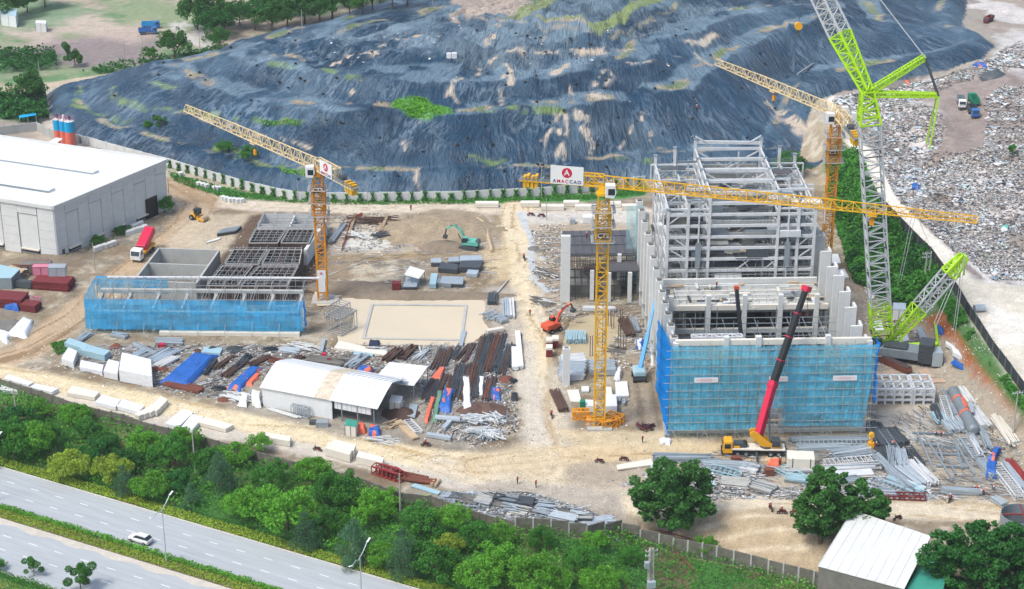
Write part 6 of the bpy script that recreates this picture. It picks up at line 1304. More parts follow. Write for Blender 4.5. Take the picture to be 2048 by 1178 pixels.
def suv():
    p = G(281, 1084); t = thing('suv_car', 'white suv driving left on the highway next to the hedge median', 'car', (p.x, p.y, .06), HA+PI); W_ = .92
    # lofted body: sections along x with width and height
    sec = [(2.28, .62, .45, .68), (2.2, .8, .35, .85), (1.7, .9, .3, 1.0), (.95, .93, .28, 1.1), (0, .94, .28, 1.12), (-1.2, .94, .28, 1.12), (-2.0, .92, .3, 1.12), (-2.3, .82, .42, 1.0)]
    mb = MB(); vs = []; fs = []
    for x, w, zb, zt in sec: vs += [(x, -w*.92, zb), (x, -w, (zb+zt)/2), (x, -w*.9, zt), (x, w*.9, zt), (x, w, (zb+zt)/2), (x, w*.92, zb)]
    for i in range(len(sec)-1):
        for j in range(6): k = (j+1) % 6; fs.append((i*6+j, i*6+k, (i+1)*6+k, (i+1)*6+j))
    fs += [tuple(range(5, -1, -1)), tuple(range((len(sec)-1)*6, len(sec)*6))]; mb.add(vs, fs, 'white_paint'); b = part('body', t, mb, smooth=False, bevel=.05)
    mb = MB(); ro = [(1.05, 1.08), (.35, 1.6), (-1.6, 1.62), (-2.15, 1.1)]; wl = [.84, .68, .66, .8]; vs = [(x, -w, z) for (x, z), w in zip(ro, wl)]+[(x, w, z) for (x, z), w in zip(ro, wl)]
    mb.add(vs, [(0, 1, 2, 3), (7, 6, 5, 4), (0, 4, 5, 1), (2, 6, 7, 3), (0, 3, 7, 4)], 'glass'); part('windows', t, mb)
    mb = MB(); mb.box(-.62, 0, 1.6, 2.05, 1.38, .06, 'white_paint'); part('roof', t, mb, bevel=.03); mb = MB()
    for y in (-.62, .62): mb.bar((.3, y, 1.69), (-1.5, y, 1.69), .05, 'steel_grey')
    part('roof_rail', t, mb); mb = MB(); mb.box(0, 0, .25, 4.3, 1.75, .15, 'black_paint'); part('sill', t, mb)
    for x in (1.4, -1.4):
        for y in (-.82, .82): wheel(t, x, y, .36, .24)
    for y in (-.62, .62): mb = MB(); mb.box(2.22, y, .68, .12, .34, .14, 'galv'); part('headlight', t, mb); mb = MB(); mb.box(-2.28, y, .78, .1, .36, .14, 'sign_red'); part('tail_light', t, mb)
suv()
# ---------------------------------------------------------------- street lamps, poles
def lamp(px, py, label):
    t = thing('street_lamp', label, 'street lamp', P(px, py), HA+PI/2); mb = MB(); mb.cyl((0, 0, 0), (0, 0, 11.2), .14, .07, 'galv', 10); mb.box(0, 0, 0, .5, .5, .25, 'concrete'); part('pole', t, mb)
    for s in (-1, 1):
        mb = MB(); pts = [(0, 0, 10.9), (s*.5, 0, 10.9+s*.3), (s*1.2, 0, 11.3+s*.3), (s*1.9, 0, 11.5+s*.7), (s*2.4, 0, 11.7+s*1.0)]
        for a, b in zip(pts, pts[1:]): mb.cyl(a, b, .07, .06, 'galv', 7)
        part('arm', t, mb); e = pts[-1]; mb = MB(); mb.prism([(e[0]-.1*s, e[2]-.07), (e[0]+.2*s, e[2]+.02), (e[0]+.9*s, e[2]+.3), (e[0]+1.0*s, e[2]+.22), (e[0]+.2*s, e[2]-.1)], -.16, .16, 'white_paint'); part('lamp_head', t, mb)
lamp(333, 1126, 'double armed street lamp on the highway median beside the white car'); lamp(724, 1225, 'double armed street lamp cut by the bottom edge of the picture'); lamp(-6, 1000, 'double armed street lamp at the left edge, only one head in view')
def pole(px, py, h, label, arm=0, r=.18, key='pole', lat=False, az=0.2):
    t = thing('utility_pole', label, 'utility pole', P(px, py), az); mb = MB()
    if lat: mb.lattice((0, 0, -.3), (0, 0, h), .9, .9, int(h/1.0), .2, .12, key, w2=.55, h2=.55)
    else: mb.cyl((0, 0, -.3), (0, 0, h), r, r*.6, key, 9)
    part('pole', t, mb)
    for k in range(arm): mb = MB(); mb.bar((-1.1, 0, h-.5-k*.9), (1.1, 0, h-.5-k*.9), .14, 'galv'); [mb.cyl((x, 0, h-.45-k*.9), (x, 0, h-.1-k*.9), .08, .05, 'white_paint', 7) for x in (-1, -.4, .4, 1)]; part('cross_arm', t, mb)
    return t
pole(36, 858, 9, 'slim grey pole among the trees near the left edge'); pole(391, 950, 9.5, 'slim grey pole among the trees, second from the left'); pole(801, 1032, 9, 'slim grey pole by the perimeter wall, centre bottom', r=.2)
t = pole(1300, 1196, 10, 'lattice power pole with box transformer at the bottom edge', 2, lat=True); part('transformer', t, MB().box(-.9, -.5, 6.6, .8, .8, 1.1, 'galv')); part('switch_box', t, MB().box(0, -.6, 2.6, 1.4, .9, 1.2, 'galv'))
pole(2026, 868, 9.5, 'tall pale pole with cross arm at the right edge near the red bank', 1); t = pole(1848, 572, 8.5, 'grey twin pole with cross arms among the valley shrubs', 2, r=.25); mb = MB(); mb.cyl((1.1, .2, -.3), (1.1, .2, 8.4), .25, .18, 'pole', 8); mb.bar((0, 0, 4), (1.1, .2, 4), .15, 'pole'); part('second_pole', t, mb)
for i, (px, py, h, lab) in enumerate(((190, 540, 7, 'thin pole at the near corner of the hall'), (170, 545, 7, ''), (340, 415, 8, 'leaning pole at the right corner of the hall'), (430, 385, 5, 'short pole by the white boundary wall'), (596, 404, 6, 'slim post at the bend of the white wall'), (735, 406, 6, 'thin post in front of the white wall, centre left'), (1083, 398, 9, 'brownish leaning pole left of the CT2 crane'), (1093, 440, 6, 'thin pale pole beside the ditch, left of CT2'), (1124, 392, 6, 'slim lamp post by the white boundary wall'), (400, 100, 7, 'thin pole by the far road at the tree line'), (448, 100, 6, 'short thin pole by the far road'), (250, 125, 7, 'thin pole left of the far bush'), (287, 122, 8, 'thin leaning pole by the far bush'), (80, 158, 6, 'thin pole near the far left roadside'), (605, 70, 8, 'slim pole beyond the far road, middle'), (865, 15, 8, 'slim pole at the far end of the road'))):
    if lab: pole(px, py, h, lab, 0, .12)

# ---------------------------------------------------------------- people and motorbikes
def skin_body(name, V, E_, Rr, key, root=0):
    me = bpy.data.meshes.new(name); me.from_pydata(V, E_, []); o = bpy.data.objects.new(name, me); COLL.objects.link(o); sm = o.modifiers.new('s', 'SKIN')
    for i, v in enumerate(me.skin_vertices[0].data): v.radius = (Rr[i], Rr[i]*.9); v.use_root = (i == root)
    o.modifiers.new('b', 'SUBSURF').levels = 1; dg = bpy.context.evaluated_depsgraph_get(); m2 = bpy.data.meshes.new_from_object(o.evaluated_get(dg)); bpy.data.objects.remove(o); return m2
def person_proto(pose):
    h = .78 if pose != 'sit' else .0
    if pose == 'stand': J = [(0, 0, .95), (0, 0, 1.2), (0, 0, 1.42), (0, .01, 1.52), (0, .01, 1.66), (.19, 0, 1.4), (.27, .03, 1.14), (.26, .14, .92), (-.19, 0, 1.4), (-.28, -.02, 1.14), (-.26, .08, .9), (.1, 0, .9), (.12, .06, .5), (.12, 0, .07), (.12, .13, .04), (-.1, 0, .9), (-.12, -.02, .5), (-.13, -.1, .07), (-.13, .03, .04)]
    elif pose == 'bend': J = [(0, 0, .9), (0, .2, 1.08), (0, .42, 1.16), (0, .52, 1.15), (0, .64, 1.12), (.19, .4, 1.12), (.22, .5, .85), (.18, .62, .62), (-.19, .4, 1.12), (-.22, .48, .85), (-.15, .6, .6), (.1, 0, .86), (.14, .1, .48), (.14, 0, .07), (.14, .13, .04), (-.1, 0, .86), (-.14, .06, .48), (-.14, -.1, .07), (-.14, .03, .04)]
    else: J = [(0, 0, .8), (0, .03, 1.05), (0, .08, 1.27), (0, .1, 1.36), (0, .12, 1.5), (.19, .08, 1.24), (.27, .24, 1.05), (.22, .5, 1.0), (-.19, .08, 1.24), (-.27, .24, 1.05), (-.22, .5, 1.0), (.12, .06, .76), (.17, .42, .66), (.16, .3, .25), (.16, .42, .2), (-.12, .06, .76), (-.17, .42, .66), (-.16, .3, .25), (-.16, .42, .2)]
    E_ = [(0, 1), (1, 2), (2, 3), (3, 4), (2, 5), (5, 6), (6, 7), (2, 8), (8, 9), (9, 10), (0, 11), (11, 12), (12, 13), (13, 14), (0, 15), (15, 16), (16, 17), (17, 18)]
    Rr = [.15, .15, .16, .06, .11, .07, .05, .035, .07, .05, .035, .1, .07, .045, .04, .1, .07, .045, .04]
    me = skin_body('body', J, E_, Rr, None)
    for k in ('cloth_navy', 'skin', 'cloth_dark'): me.materials.append(M[k])
    hd = Vector(J[4])
    for p_ in me.polygons:
        c = p_.center; p_.material_index = 1 if (c-hd).length < .17 or min((c-Vector(J[7])).length, (c-Vector(J[10])).length) < .1 else (2 if c.z < J[11][2]-.02 or (pose == 'sit' and c.y > .2 and c.z < .8) else 0)
    t = thing('person', '', 'person'); b = bpy.data.objects.new('body', me); COLL.objects.link(b); b.parent = t
    mb = MB(); mb.cyl((hd.x, hd.y, hd.z+.02), (hd.x, hd.y, hd.z+.16), .13, .08, 'helmet_white', 12); mb.cyl((hd.x, hd.y+.03, hd.z+.02), (hd.x, hd.y+.03, hd.z+.04), .15, .15, 'helmet_white', 12); part('helmet', t, mb)
    mb = MB(); a, c = Vector(J[1]), Vector(J[2]); mb.cyl(a-(c-a)*.3, a.lerp(c, .95), .2, .21, 'vest', 10); part('safety_vest', t, mb); return t
PP = {k: person_proto(k) for k in ('stand', 'bend', 'sit')}; used = set()
def person(px, py, az, label, pose='stand', z=None, loc=None):
    if pose in used: o = copy_tree(PP[pose])
    else: o = PP[pose]; used.add(pose)
    o.location = loc if loc is not None else (P(px, py) if z is None else G(px, py, z)); o.rotation_euler = (0, 0, az); o.scale = (1.04,)*3; tag(o, label, 'person'); return o
def bike_proto():
    t = thing('motorbike', '', 'motorbike')
    for y in (-.62, .62): mb = MB(); mb.cyl((-.06, y, .3), (.06, y, .3), .3, .3, 'rubber', 14); o = part('wheel', t, mb); mb = MB(); mb.cyl((-.065, y, .3), (.065, y, .3), .14, .14, 'steel_grey', 10); part('rim', o, mb)
    mb = MB(); mb.prism([(-.6, .55), (-.5, .75), (.1, .7), (.45, 1.0), (.55, .9), (.3, .4), (-.2, .3)], -.13, .13, 'maroon', ax='x'); part('body', t, mb, bevel=.03)
    mb = MB(); mb.box(0, -.25, .74, .26, .75, .1, 'black_paint'); part('seat', t, mb); mb = MB(); mb.bar((-.35, .42, 1.05), (.35, .42, 1.05), .05, 'steel_dark'); mb.bar((0, .45, 1.0), (0, .62, .3), .07, 'steel_dark'); part('handlebar', t, mb); return t
BK = bike_proto(); nb = [0]
def bike(px, py, az, label, group='motorbikes on the site'):
    o = BK if nb[0] == 0 else copy_tree(BK); nb[0] += 1; o.location = P(px, py); o.rotation_euler = (0, 0, az); o.scale = (1.1,)*3; tag(o, label, 'motorbike', group); return o
def rider(px, py, az, label, blabel): bike(px, py, az, blabel, 'ridden motorbikes'); person(0, 0, az, label, 'sit', loc=P(px, py)+Vector((0, 0, .1)))
rider(1048, 519, .2, 'rider on the central dirt road beside the blue grey ditch', 'motorbike ridden on the central dirt road beside the ditch')
rider(1103, 834, .1, 'rider on the grey side track left of the CT2 crane', 'motorbike ridden on the grey track left of the CT2 crane')
rider(852, 893, 1.6, 'rider on the dirt road by the workshop and pipes', 'motorbike ridden on the dirt road right of the workshop')
rider(1541, 1020, .2, 'rider in a pale helmet on the pale track behind the tree', 'motorbike ridden on the pale track, leftmost of three')
rider(1564, 1028, 1.5, 'rider in dark red on the pale track, middle of three', 'motorbike ridden on the pale track, middle of three')
rider(1900, 1003, 2.6, 'rider on the pale track before the steel yard', 'motorbike ridden on the pale track before the steel yard')
rider(170, 1166, 1.1, 'rider in red on the near carriageway under the roadside tree', 'motorbike ridden on the near carriageway at the bottom left')
for px, py, az, lab in ((1590, 1028, 1.5, 'parked motorbike right of two riders on the pale track'), (1199, 926, 1.3, 'parked motorbike on the bare earth below the CT2 crane'), (1248, 922, 1.4, 'parked motorbike left of the cream slab'), (1770, 1034, 1.8, 'parked motorbike above the white shed roof, left'), (1795, 1040, 2.0, 'parked motorbike above the white shed roof, right'), (1062, 432, 1.4, 'parked motorbike beside the ditch, left of two'), (1083, 434, 1.5, 'parked motorbike beside the ditch, right of two'), (635, 902, 1.2, 'motorbike parked between the pale block stacks')): bike(px, py, az, lab)
its = []
for k in range(7): o = bike(1277+k*4.2, 856+(k % 3)*3, .5+k*.25, '', 'motorbikes parked in a huddle'); its.append((o, k))
ordinals(its, 'motorbike of the huddle beside the netted shell, {n} from left')
for a in ((1738, 893, 0, 'worker in orange vest at the left edge of the steel yard'), (1752, 900, 1, 'worker beside the yellow machine in the steel yard'), (1790, 893, 2, 'worker leaning over the dark beams in the steel yard', 'bend'), (1872, 873, 2.5, 'worker at the trestle, left of two, near the open yard', 'bend'), (1882, 874, 3.5, 'worker at the trestle, right of two, near the open yard', 'bend'), (1955, 985, 1, 'worker crouching over steel at the right, left of three', 'bend'), (1967, 990, 2.2, 'worker crouching over steel at the right, middle of three', 'bend'), (1986, 980, 3, 'worker crouching over steel at the right, right of three', 'bend'), (1560, 930, 0, 'worker standing behind the mobile crane'), (1285, 886, 1, 'worker in pale clothes below the netted shell'), (822, 421, .5, 'worker walking on the dirt road by the white wall'), (1060, 632, .3, 'pale figure walking down the central road'), (1035, 968, 1, 'worker on the dirt track above the scrap yard, left'), (1072, 975, 1, 'worker in blue among the scrap, by the dirt track')): person(a[0], a[1], a[2], a[3], a[4] if len(a) > 4 else 'stand')
person(0, 0, .4, 'worker in a red helmet on the top left post of the steel frame', loc=BL(12.2, 75, 42.1))
person(0, 0, .4, 'worker in orange on the gridded dark deck', loc=p0+Vector((2.6+2.2, 14, 9.4)))
person(0, 0, 2, 'worker in orange on the left steel walkway of the frame', loc=BL(7.8, 47, 13.2)); person(0, 0, 1, 'worker on the floor slab inside the building shell', loc=BL(14, 44, 12.2)); person(0, 0, 3, 'worker beside the beams on the right of the floor slab', 'bend', loc=BL(30, 40, 12.2))
# ---------------------------------------------------------------- stacks, bundles, heaps of the building site
def bundle(label, p1, p2, w, h, key, n=6, style='beams', name='steel_bundle', cat='steel bundle', group=None, layers=1, jit=.03, key2=None):
    a = P(*p1); b = P(*p2); c = (a+b)/2; L = (Vector((b.x-a.x, b.y-a.y))).length; az = math.atan2(b.y-a.y, b.x-a.x); mb = MB(); rn = random.Random(int(p1[0]*31+p1[1]*7+p2[0]))
    if style in ('beams', 'pipes'):
        s = w/n; lh = h/layers
        for l in range(layers):
            for i in range(n):
                y = (i+.5)*s-w/2+rn.uniform(-jit, jit); dx = rn.uniform(-.04, .04)*L; k = key if not key2 or rn.random() < .65 else key2; ll = L*rn.uniform(.88, 1.0)/2; sk = rn.uniform(-jit, jit)*3
                if style == 'beams': mb.bar((dx-ll, y-sk, .12+lh*(l+.5)), (dx+ll, y+sk, .12+lh*(l+.5)), s*.78, k, h=lh*.85)
                else: r = min(s, lh)*.46; mb.cyl((dx-ll, y-sk, .1+lh*(l+.5)), (dx+ll, y+sk, .1+lh*(l+.5)), r, r, k, 8)
        for x in (-L*.33, L*.33): mb.box(x, 0, 0, .16, w*1.05, .12, 'wood')
    elif style == 'plates':
        for l in range(n): z = .1+l*h/n; mb.box(rn.uniform(-jit, jit)*3, rn.uniform(-jit, jit)*3, z, L*rn.uniform(.96, 1), w*rn.uniform(.94, 1), h/n*.8, key if not key2 or l < n-1 else key2, rz=rn.uniform(-.02, .02))
    elif style == 'ladder':
        for y in (-w/2, w/2):
            for z in (.15, h): mb.bar((-L/2, y, z), (L/2, y, z), .2, key)
        m_ = max(2, int(L/.9))
        for i in range(m_+1):
            x = -L/2+L*i/m_; mb.bar((x, -w/2, h), (x, w/2, h), .13, key); mb.bar((x, -w/2, .15), (x, w/2, .15), .13, key); mb.bar((x, -w/2, .15), (x, -w/2, h), .13, key)
            mb.bar((x, w/2, .15), (x, w/2, h), .13, key)
    elif style == 'messy':
        for i in range(n*layers): x = rn.uniform(-L/2, L/2)*.5; y = rn.uniform(-w/2, w/2); g = rn.gauss(0, .28); l = L*rn.uniform(.25, .5); z = .12+rn.random()*h; dz = rn.uniform(-.15, .15); mb.bar((x-math.cos(g)*l, y-math.sin(g)*l, z-dz), (x+math.cos(g)*l, y+math.sin(g)*l, z+dz), rn.uniform(.1, .22), key if not key2 or rn.random() < .6 else key2)
    o = mb.build(name); o.location = c; o.rotation_euler = (0, 0, az); return tag(o, label, cat, group)
def slab(label, q4, h, key, name='concrete_slab', cat='slab', group=None, n=1, key2=None, lift=.08):
    pts = [P(*q) for q in q4]; c = sum(pts, Vector())/4; mb = MB()
    for i in range(n): mb.poly([Vector((p.x-c.x, p.y-c.y, lift+h*(i+1)/n)) for p in pts], h/n-.03, key if i == n-1 or not key2 else key2)
    o = mb.build(name, bevel=.03 if h > .3 else 0); o.location = c; return tag(o, label, cat, group)
def tarp(label, q4, h, key, name='tarpaulin', cat='tarpaulin', group=None, n=18, k2=None, seed=1, over=0.0):
    a, b, c_, d = [P(*q) for q in q4]; c = (a+b+c_+d)/4; V = []; F_ = []; mi_ = []
    for j in range(n+1):
        for i in range(n+1):
            s, t = i/n, j/n; p = a*(1-s)*(1-t)+b*s*(1-t)+c_*s*t+d*(1-s)*t; e = min(s, 1-s, t, 1-t)*7; e = min(1, e)**.7
            nz = float(fbm(np.array([p.x*1.0]), np.array([p.y*1.0]), 1.7, seed, 3)[0]); n2 = float(fbm(np.array([p.x]), np.array([p.y]), .8, seed+3, 2)[0])
            jx = nz*.9*(1-e)+.25*nz; V.append((p.x-c.x+jx, p.y-c.y+n2*.8*(1-e), .05+h*e*(.9+.35*nz)+n2*.16*h))
    for j in range(n):
        for i in range(n): q = j*(n+1)+i; F_.append((q, q+1, q+n+2, q+n+1)); mi_.append(1 if (k2 and (float(fbm(np.array([i*1.0]), np.array([j*1.0]), 5, seed+9, 2)[0]) > .12)) else 0)
    me = bpy.data.meshes.new(name); me.from_pydata(V, [], F_); me.materials.append(M[key]); 
    if k2: me.materials.append(M[k2])
    me.polygons.foreach_set('material_index', mi_); me.polygons.foreach_set('use_smooth', [h > .5]*len(F_)); me.update(); o = bpy.data.objects.new(name, me); COLL.objects.link(o); o.location = c; return tag(o, label, cat, group)
def heap(label, px, py, rx, ry, h, key, name='heap', cat='heap', seed=1, az=0.0, rough=.5, n=26, group=None):
    V = []; F_ = []; c = P(px, py)
    for j in range(n+1):
        for i in range(n+1):
            x = (i/n*2-1)*1.15; y = (j/n*2-1)*1.15; r = math.hypot(x, y); nz = float(fbm(np.array([x*rx*1.0+px]), np.array([y*ry*1.0+py]), 1.6, seed, 4)[0]); e = max(0, 1-r*(1+nz*.5)); z = h*(e**.75)*(1+nz*rough*2)
            V.append((x*rx, y*ry, z if e > 0 else -.3))
    for j in range(n):
        for i in range(n): q = j*(n+1)+i; F_.append((q, q+1, q+n+2, q+n+1))
    me = bpy.data.meshes.new(name); me.from_pydata(V, [], F_); me.materials.append(M[key]); me.polygons.foreach_set('use_smooth', [True]*len(F_)); me.update(); o = bpy.data.objects.new(name, me); COLL.objects.link(o); o.location = c+Vector((0, 0, -.02)); o.rotation_euler = (0, 0, az); return tag(o, label, cat, group)
def crate(label, px, py, sx, sy, sz, key, az=0.0, name='crate', cat='crate', group=None, frame=None, z=0):
    t = thing(name, label, cat, P(px, py)+Vector((0, 0, z)), az, group); mb = MB(); mb.box(0, 0, .12, sx, sy, sz-.12, key); part('body', t, mb, bevel=.04); mb = MB()
    for x in (-.4, .4): mb.box(x*sx, 0, 0, .15, sy, .12, 'wood')
    if frame:
        for z in (.12, sz): 
            for y in (-sy/2, sy/2): mb.bar((-sx/2, y, z), (sx/2, y, z), .1, frame)
        for x in np.linspace(-sx/2, sx/2, max(2, int(sx/1.2))): mb.bar((x, -sy/2-.03, .12), (x, -sy/2-.03, sz), .1, frame)
    part('frame', t, mb); return t
# --- long white slabs along the lower dirt road and the perimeter wall
for q, lab in (([(-10, 786), (36, 790), (18, 772), (-12, 768)], 'white slab stack at the left edge by the perimeter wall'), ([(8, 765), (58, 778), (68, 772), (18, 757)], 'white slab at far left beside the dirt road'), ([(60, 782), (105, 792), (118, 785), (72, 775)], 'white slab behind bushes, next from the left edge'),
               ([(134, 793), (190, 803), (200, 792), (146, 779)], 'cream slab stack beside the dirt road, upper left'), ([(190, 812), (232, 822), (242, 808), (205, 797)], 'white slab stack beside a bush on the wall side'), ([(234, 820), (278, 832), (290, 820), (246, 806)], 'white slab stack overlapping the one to its left'),
               ([(330, 855), (358, 862), (388, 832), (366, 826)], 'long white slab stack lying across towards the road'), ([(364, 862), (385, 868), (408, 842), (384, 836)], 'second long white slab lying across, right of the first'), ([(394, 852), (452, 866), (468, 858), (412, 842)], 'cream slab nearest the grey perimeter wall, right end')):
    slab(lab, q, .9, 'cream_slab' if 'cream' in lab else 'white_panel', group='pale slabs beside the dirt road', n=2)
for i in range(4): slab('pale concrete beam in the set of four by the dirt road, %s from left' % NUM[i+1], [(268+i*12, 838-i*3), (278+i*12, 843-i*3), (322+i*5, 828-i*6), (310+i*4, 820-i*6)], 1.2, 'cream_slab', 'concrete_beam', 'beam', 'set of pale beams by the road')
for q, lab, h in (([(529, 886), (580, 895), (583, 884), (532, 876)], 'pale concrete block by the road, leftmost block', 1.3), ([(651, 912), (700, 926), (706, 914), (658, 899)], 'pale concrete block in the pair by the road, front one', 1.7), ([(662, 904), (708, 917), (713, 906), (668, 893)], 'pale concrete block in the pair by the road, rear one', 1.7), ([(713, 928), (765, 941), (769, 930), (718, 916)], 'pale concrete block right of the pair by the road', 1.6)): slab(lab, q, h, 'cream_slab', 'concrete_block', 'block', 'pale blocks beside the dirt road')
for i, (x0, x1, y) in enumerate(((951, 997, 413), (1041, 1079, 412), (1082, 1128, 419), (1127, 1158, 411), (1150, 1192, 419), (1213, 1242, 413), (1243, 1272, 418))): slab('long pale panel stack along the upper pale road, %s from left' % NUM[i+1], [(x0, y+3), (x1, y+3), (x1, y-2), (x0, y-2)], 1.2, 'cream_slab', 'panel_stack', 'panel stack', 'pale panel stacks on the upper road', 2)
slab('white shallow roofed container behind the CT2 crane', [(1166, 447), (1186, 447), (1186, 440), (1166, 440)], 1.6, 'white_panel', 'container', 'container')
crate('round grey tank by the upper road', 1145, 447, 1.4, 1.4, 1.3, 'galv', name='tank', cat='tank')
# --- blocks near the hall and the white wall
its = []
for px, py in ((256, 470), (263, 468), (270, 465), (277, 463), (284, 461), (290, 458), (268, 457), (276, 454), (282, 451), (228, 490), (220, 493), (210, 496), (200, 499), (192, 502), (398, 372), (406, 374), (414, 376), (430, 380), (438, 381), (446, 400), (453, 402), (461, 404), (468, 404), (476, 405), (484, 405), (362, 352)):
    o = MB().box(0, 0, 0, 1.2, 1.2, 1.15, 'concrete_light', rz=.6).build('concrete_block', bevel=.05); o.location = P(px, py); tag(o, '', 'block', 'concrete cubes by the hall and the white wall'); its.append((o, px))
ordinals(its, 'pale concrete cube near the hall or the boundary wall, {n} from left')
# --- left lot
B = bundle
B('maroon corrugated panel stack, long one under the crates at the left', (72, 572), (145, 577), 4.5, 2.2, 'maroon', 5, 'plates', 'panel_stack', 'panel stack')
crate('grey blue crate on the maroon stack, right one', 118, 566, 4, 2.6, 2.4, 'galv', 0, frame='steel_grey', z=2.0); crate('pinkish crate under the blue sheet on the maroon stack', 86, 564, 4, 2.2, 2.2, 'sign_pink', 0, frame='red_steel', z=2.0)
crate('long grey rack behind the maroon stack', 74, 545, 7, 3, 2.6, 'concrete_dark', 0, frame='red_steel'); slab('yellowish timber boards over the dark fence panels, left lot', [(12, 556), (44, 562), (52, 555), (22, 546)], .3, 'wood', 'timber_boards', 'boards', lift=1.8); B('dark grey formwork panels under the timber boards', (14, 572), (66, 577), 1.6, 1.8, 'steel_dark', 6, 'beams', 'panel_stack', 'panel stack')
B('maroon panel stack at the far left edge, long and low', (-20, 606), (52, 612), 5, 2.4, 'maroon', 5, 'plates', 'panel_stack', 'panel stack'); B('maroon panel stack below the pink basket, left lot', (48, 618), (78, 622), 3, 1.8, 'maroon', 5, 'plates', 'panel_stack', 'panel stack'); B('pink steel basket with light rubble on the maroon stack', (46, 606), (78, 610), 2.6, 1.4, 'sign_pink', 4, 'ladder', 'steel_basket', 'basket')
tarp('blue tarpaulin over a lean-to at the left lot', [(8, 618), (38, 624), (48, 606), (22, 602)], 1.8, 'tarp_blue', seed=4); tarp('blue sheet behind the crates in the left lot', [(96, 548), (118, 550), (120, 542), (100, 540)], 1.4, 'tarp_blue', seed=5)
B('stack of reddish scrap frames behind the timber boards', (26, 548), (58, 550), 3, 2, 'rust', 8, 'messy', 'scrap_pile', 'scrap pile', layers=3, key2='concrete_light')
tarp('pale crumpled sheeting dumped at the left edge by the road', [(12, 672), (52, 678), (70, 642), (48, 636)], 1.0, 'tarp_white', 'waste_heap', 'waste heap', seed=7, k2='concrete_light'); heap('dark heap of burnt waste at the left edge', 14, 655, 4.5, 4, 1.1, 'concrete_dark', seed=3); tarp('pale sheet pile at the very left edge, lower', [(-10, 672), (14, 690), (22, 668), (-10, 655)], .6, 'tarp_white', 'waste_heap', 'waste heap', seed=8)
slab('small white boat-like tray on the ground before the maroon stack', [(81, 577), (94, 578), (93, 573), (83, 573)], .4, 'white_panel', 'tray', 'tray')
# --- west yard
for i, (q4, lab) in enumerate((([(130, 697), (172, 712), (180, 702), (140, 688)], 'upper pale blue roofing sheet stack, left of its pair'), ([(160, 712), (210, 724), (222, 714), (178, 702)], 'lower pale blue roofing sheet stack, right of its pair'))): slab(lab, q4, 1.5, 'roof_blue', 'roofing_sheets', 'sheet stack', n=4)
for i, (q, h) in enumerate((([(124, 730), (148, 738), (156, 716), (138, 708)], 2.0), ([(160, 742), (205, 752), (208, 738), (162, 728)], 1.2), ([(208, 756), (236, 762), (240, 738), (218, 732)], 2.0), ([(240, 764), (306, 776), (304, 742), (246, 728)], 3.4))): slab('white sheeted stack in the row above the dirt road, %s from left' % NUM[i+1], q, h*.8, 'tarp_white', 'sheeted_stack', 'sheeted stack', 'white sheeted stacks', 4, ('concrete_light', 'tarp_white')[i % 2])
tarp('big blue tarpaulin over long bars above the dirt road', [(318, 768), (372, 780), (438, 712), (392, 706)], 1.2, 'tarp_blue', seed=31, n=30); B('rusty beams sticking out below the big blue tarpaulin', (328, 768), (404, 784), 2.6, .6, 'rust', 7, 'beams'); 
tarp('narrow blue tarpaulin strip left of the workshop shed', [(452, 778), (478, 784), (526, 738), (506, 732)], .9, 'tarp_blue', seed=33, k2='tarp_orange'); tarp('coral tarpaulin scrap near the workshop corner', [(490, 770), (502, 774), (522, 750), (514, 746)], .6, 'tarp_orange', seed=34)
slab('pale blue flat sheet above the big blue tarpaulin', [(402, 708), (440, 712), (446, 700), (412, 697)], .5, 'roof_blue', 'sheet', 'sheet')
for k, (p1, p2, w, key, lab) in enumerate((((150, 690), (180, 668), 1.6, 'galv', 'pipe bundle at the road bend, left yard'), ((222, 672), (256, 676), 1.8, 'galv', 'grey steel bundle below the blue net, left'), ((310, 686), (368, 686), 3, 'steel_grey', 'grey panel bundle below the blue net, middle'), ((232, 738), (295, 702), 1.8, 'galv', 'long pale beams rising behind the sheeted stacks'), ((262, 728), (330, 700), 1.2, 'tube', 'thin pipe bundle behind the sheeted stacks'), ((300, 728), (352, 702), 3, 'galv', 'splayed pale pipes left of the big tarpaulin'), ((312, 738), (352, 716), 2.4, 'concrete_light', 'pale bars left of the big tarpaulin, nearer'),
        ((268, 690), (312, 712), 1.0, 'galv', 'pale beam crossing the scrap, left yard'), ((430, 742), (470, 712), 1.2, 'rebar', 'dark rebar bundle right of the big tarpaulin'), ((410, 752), (432, 722), .9, 'steel_dark', 'dark pole bundle right of the big tarpaulin'), ((448, 758), (492, 722), 2.0, 'rebar', 'long dark rebar bundle in the west yard'), ((470, 742), (500, 712), 1.4, 'steel_dark', 'steel bundle left of the coral tarpaulin'), ((500, 735), (540, 715), 1.8, 'rebar', 'rebar bundle above the workshop roof, left'), ((540, 722), (600, 735), 1.6, 'rust', 'rusty bundle behind the workshop roof'), ((560, 702), (600, 706), 2.4, 'galv', 'grey steel bundle above the workshop shed'))):
    B(lab, p1, p2, w, .7, key, 7, 'beams' if k % 2 else 'pipes', layers=2, jit=.08)
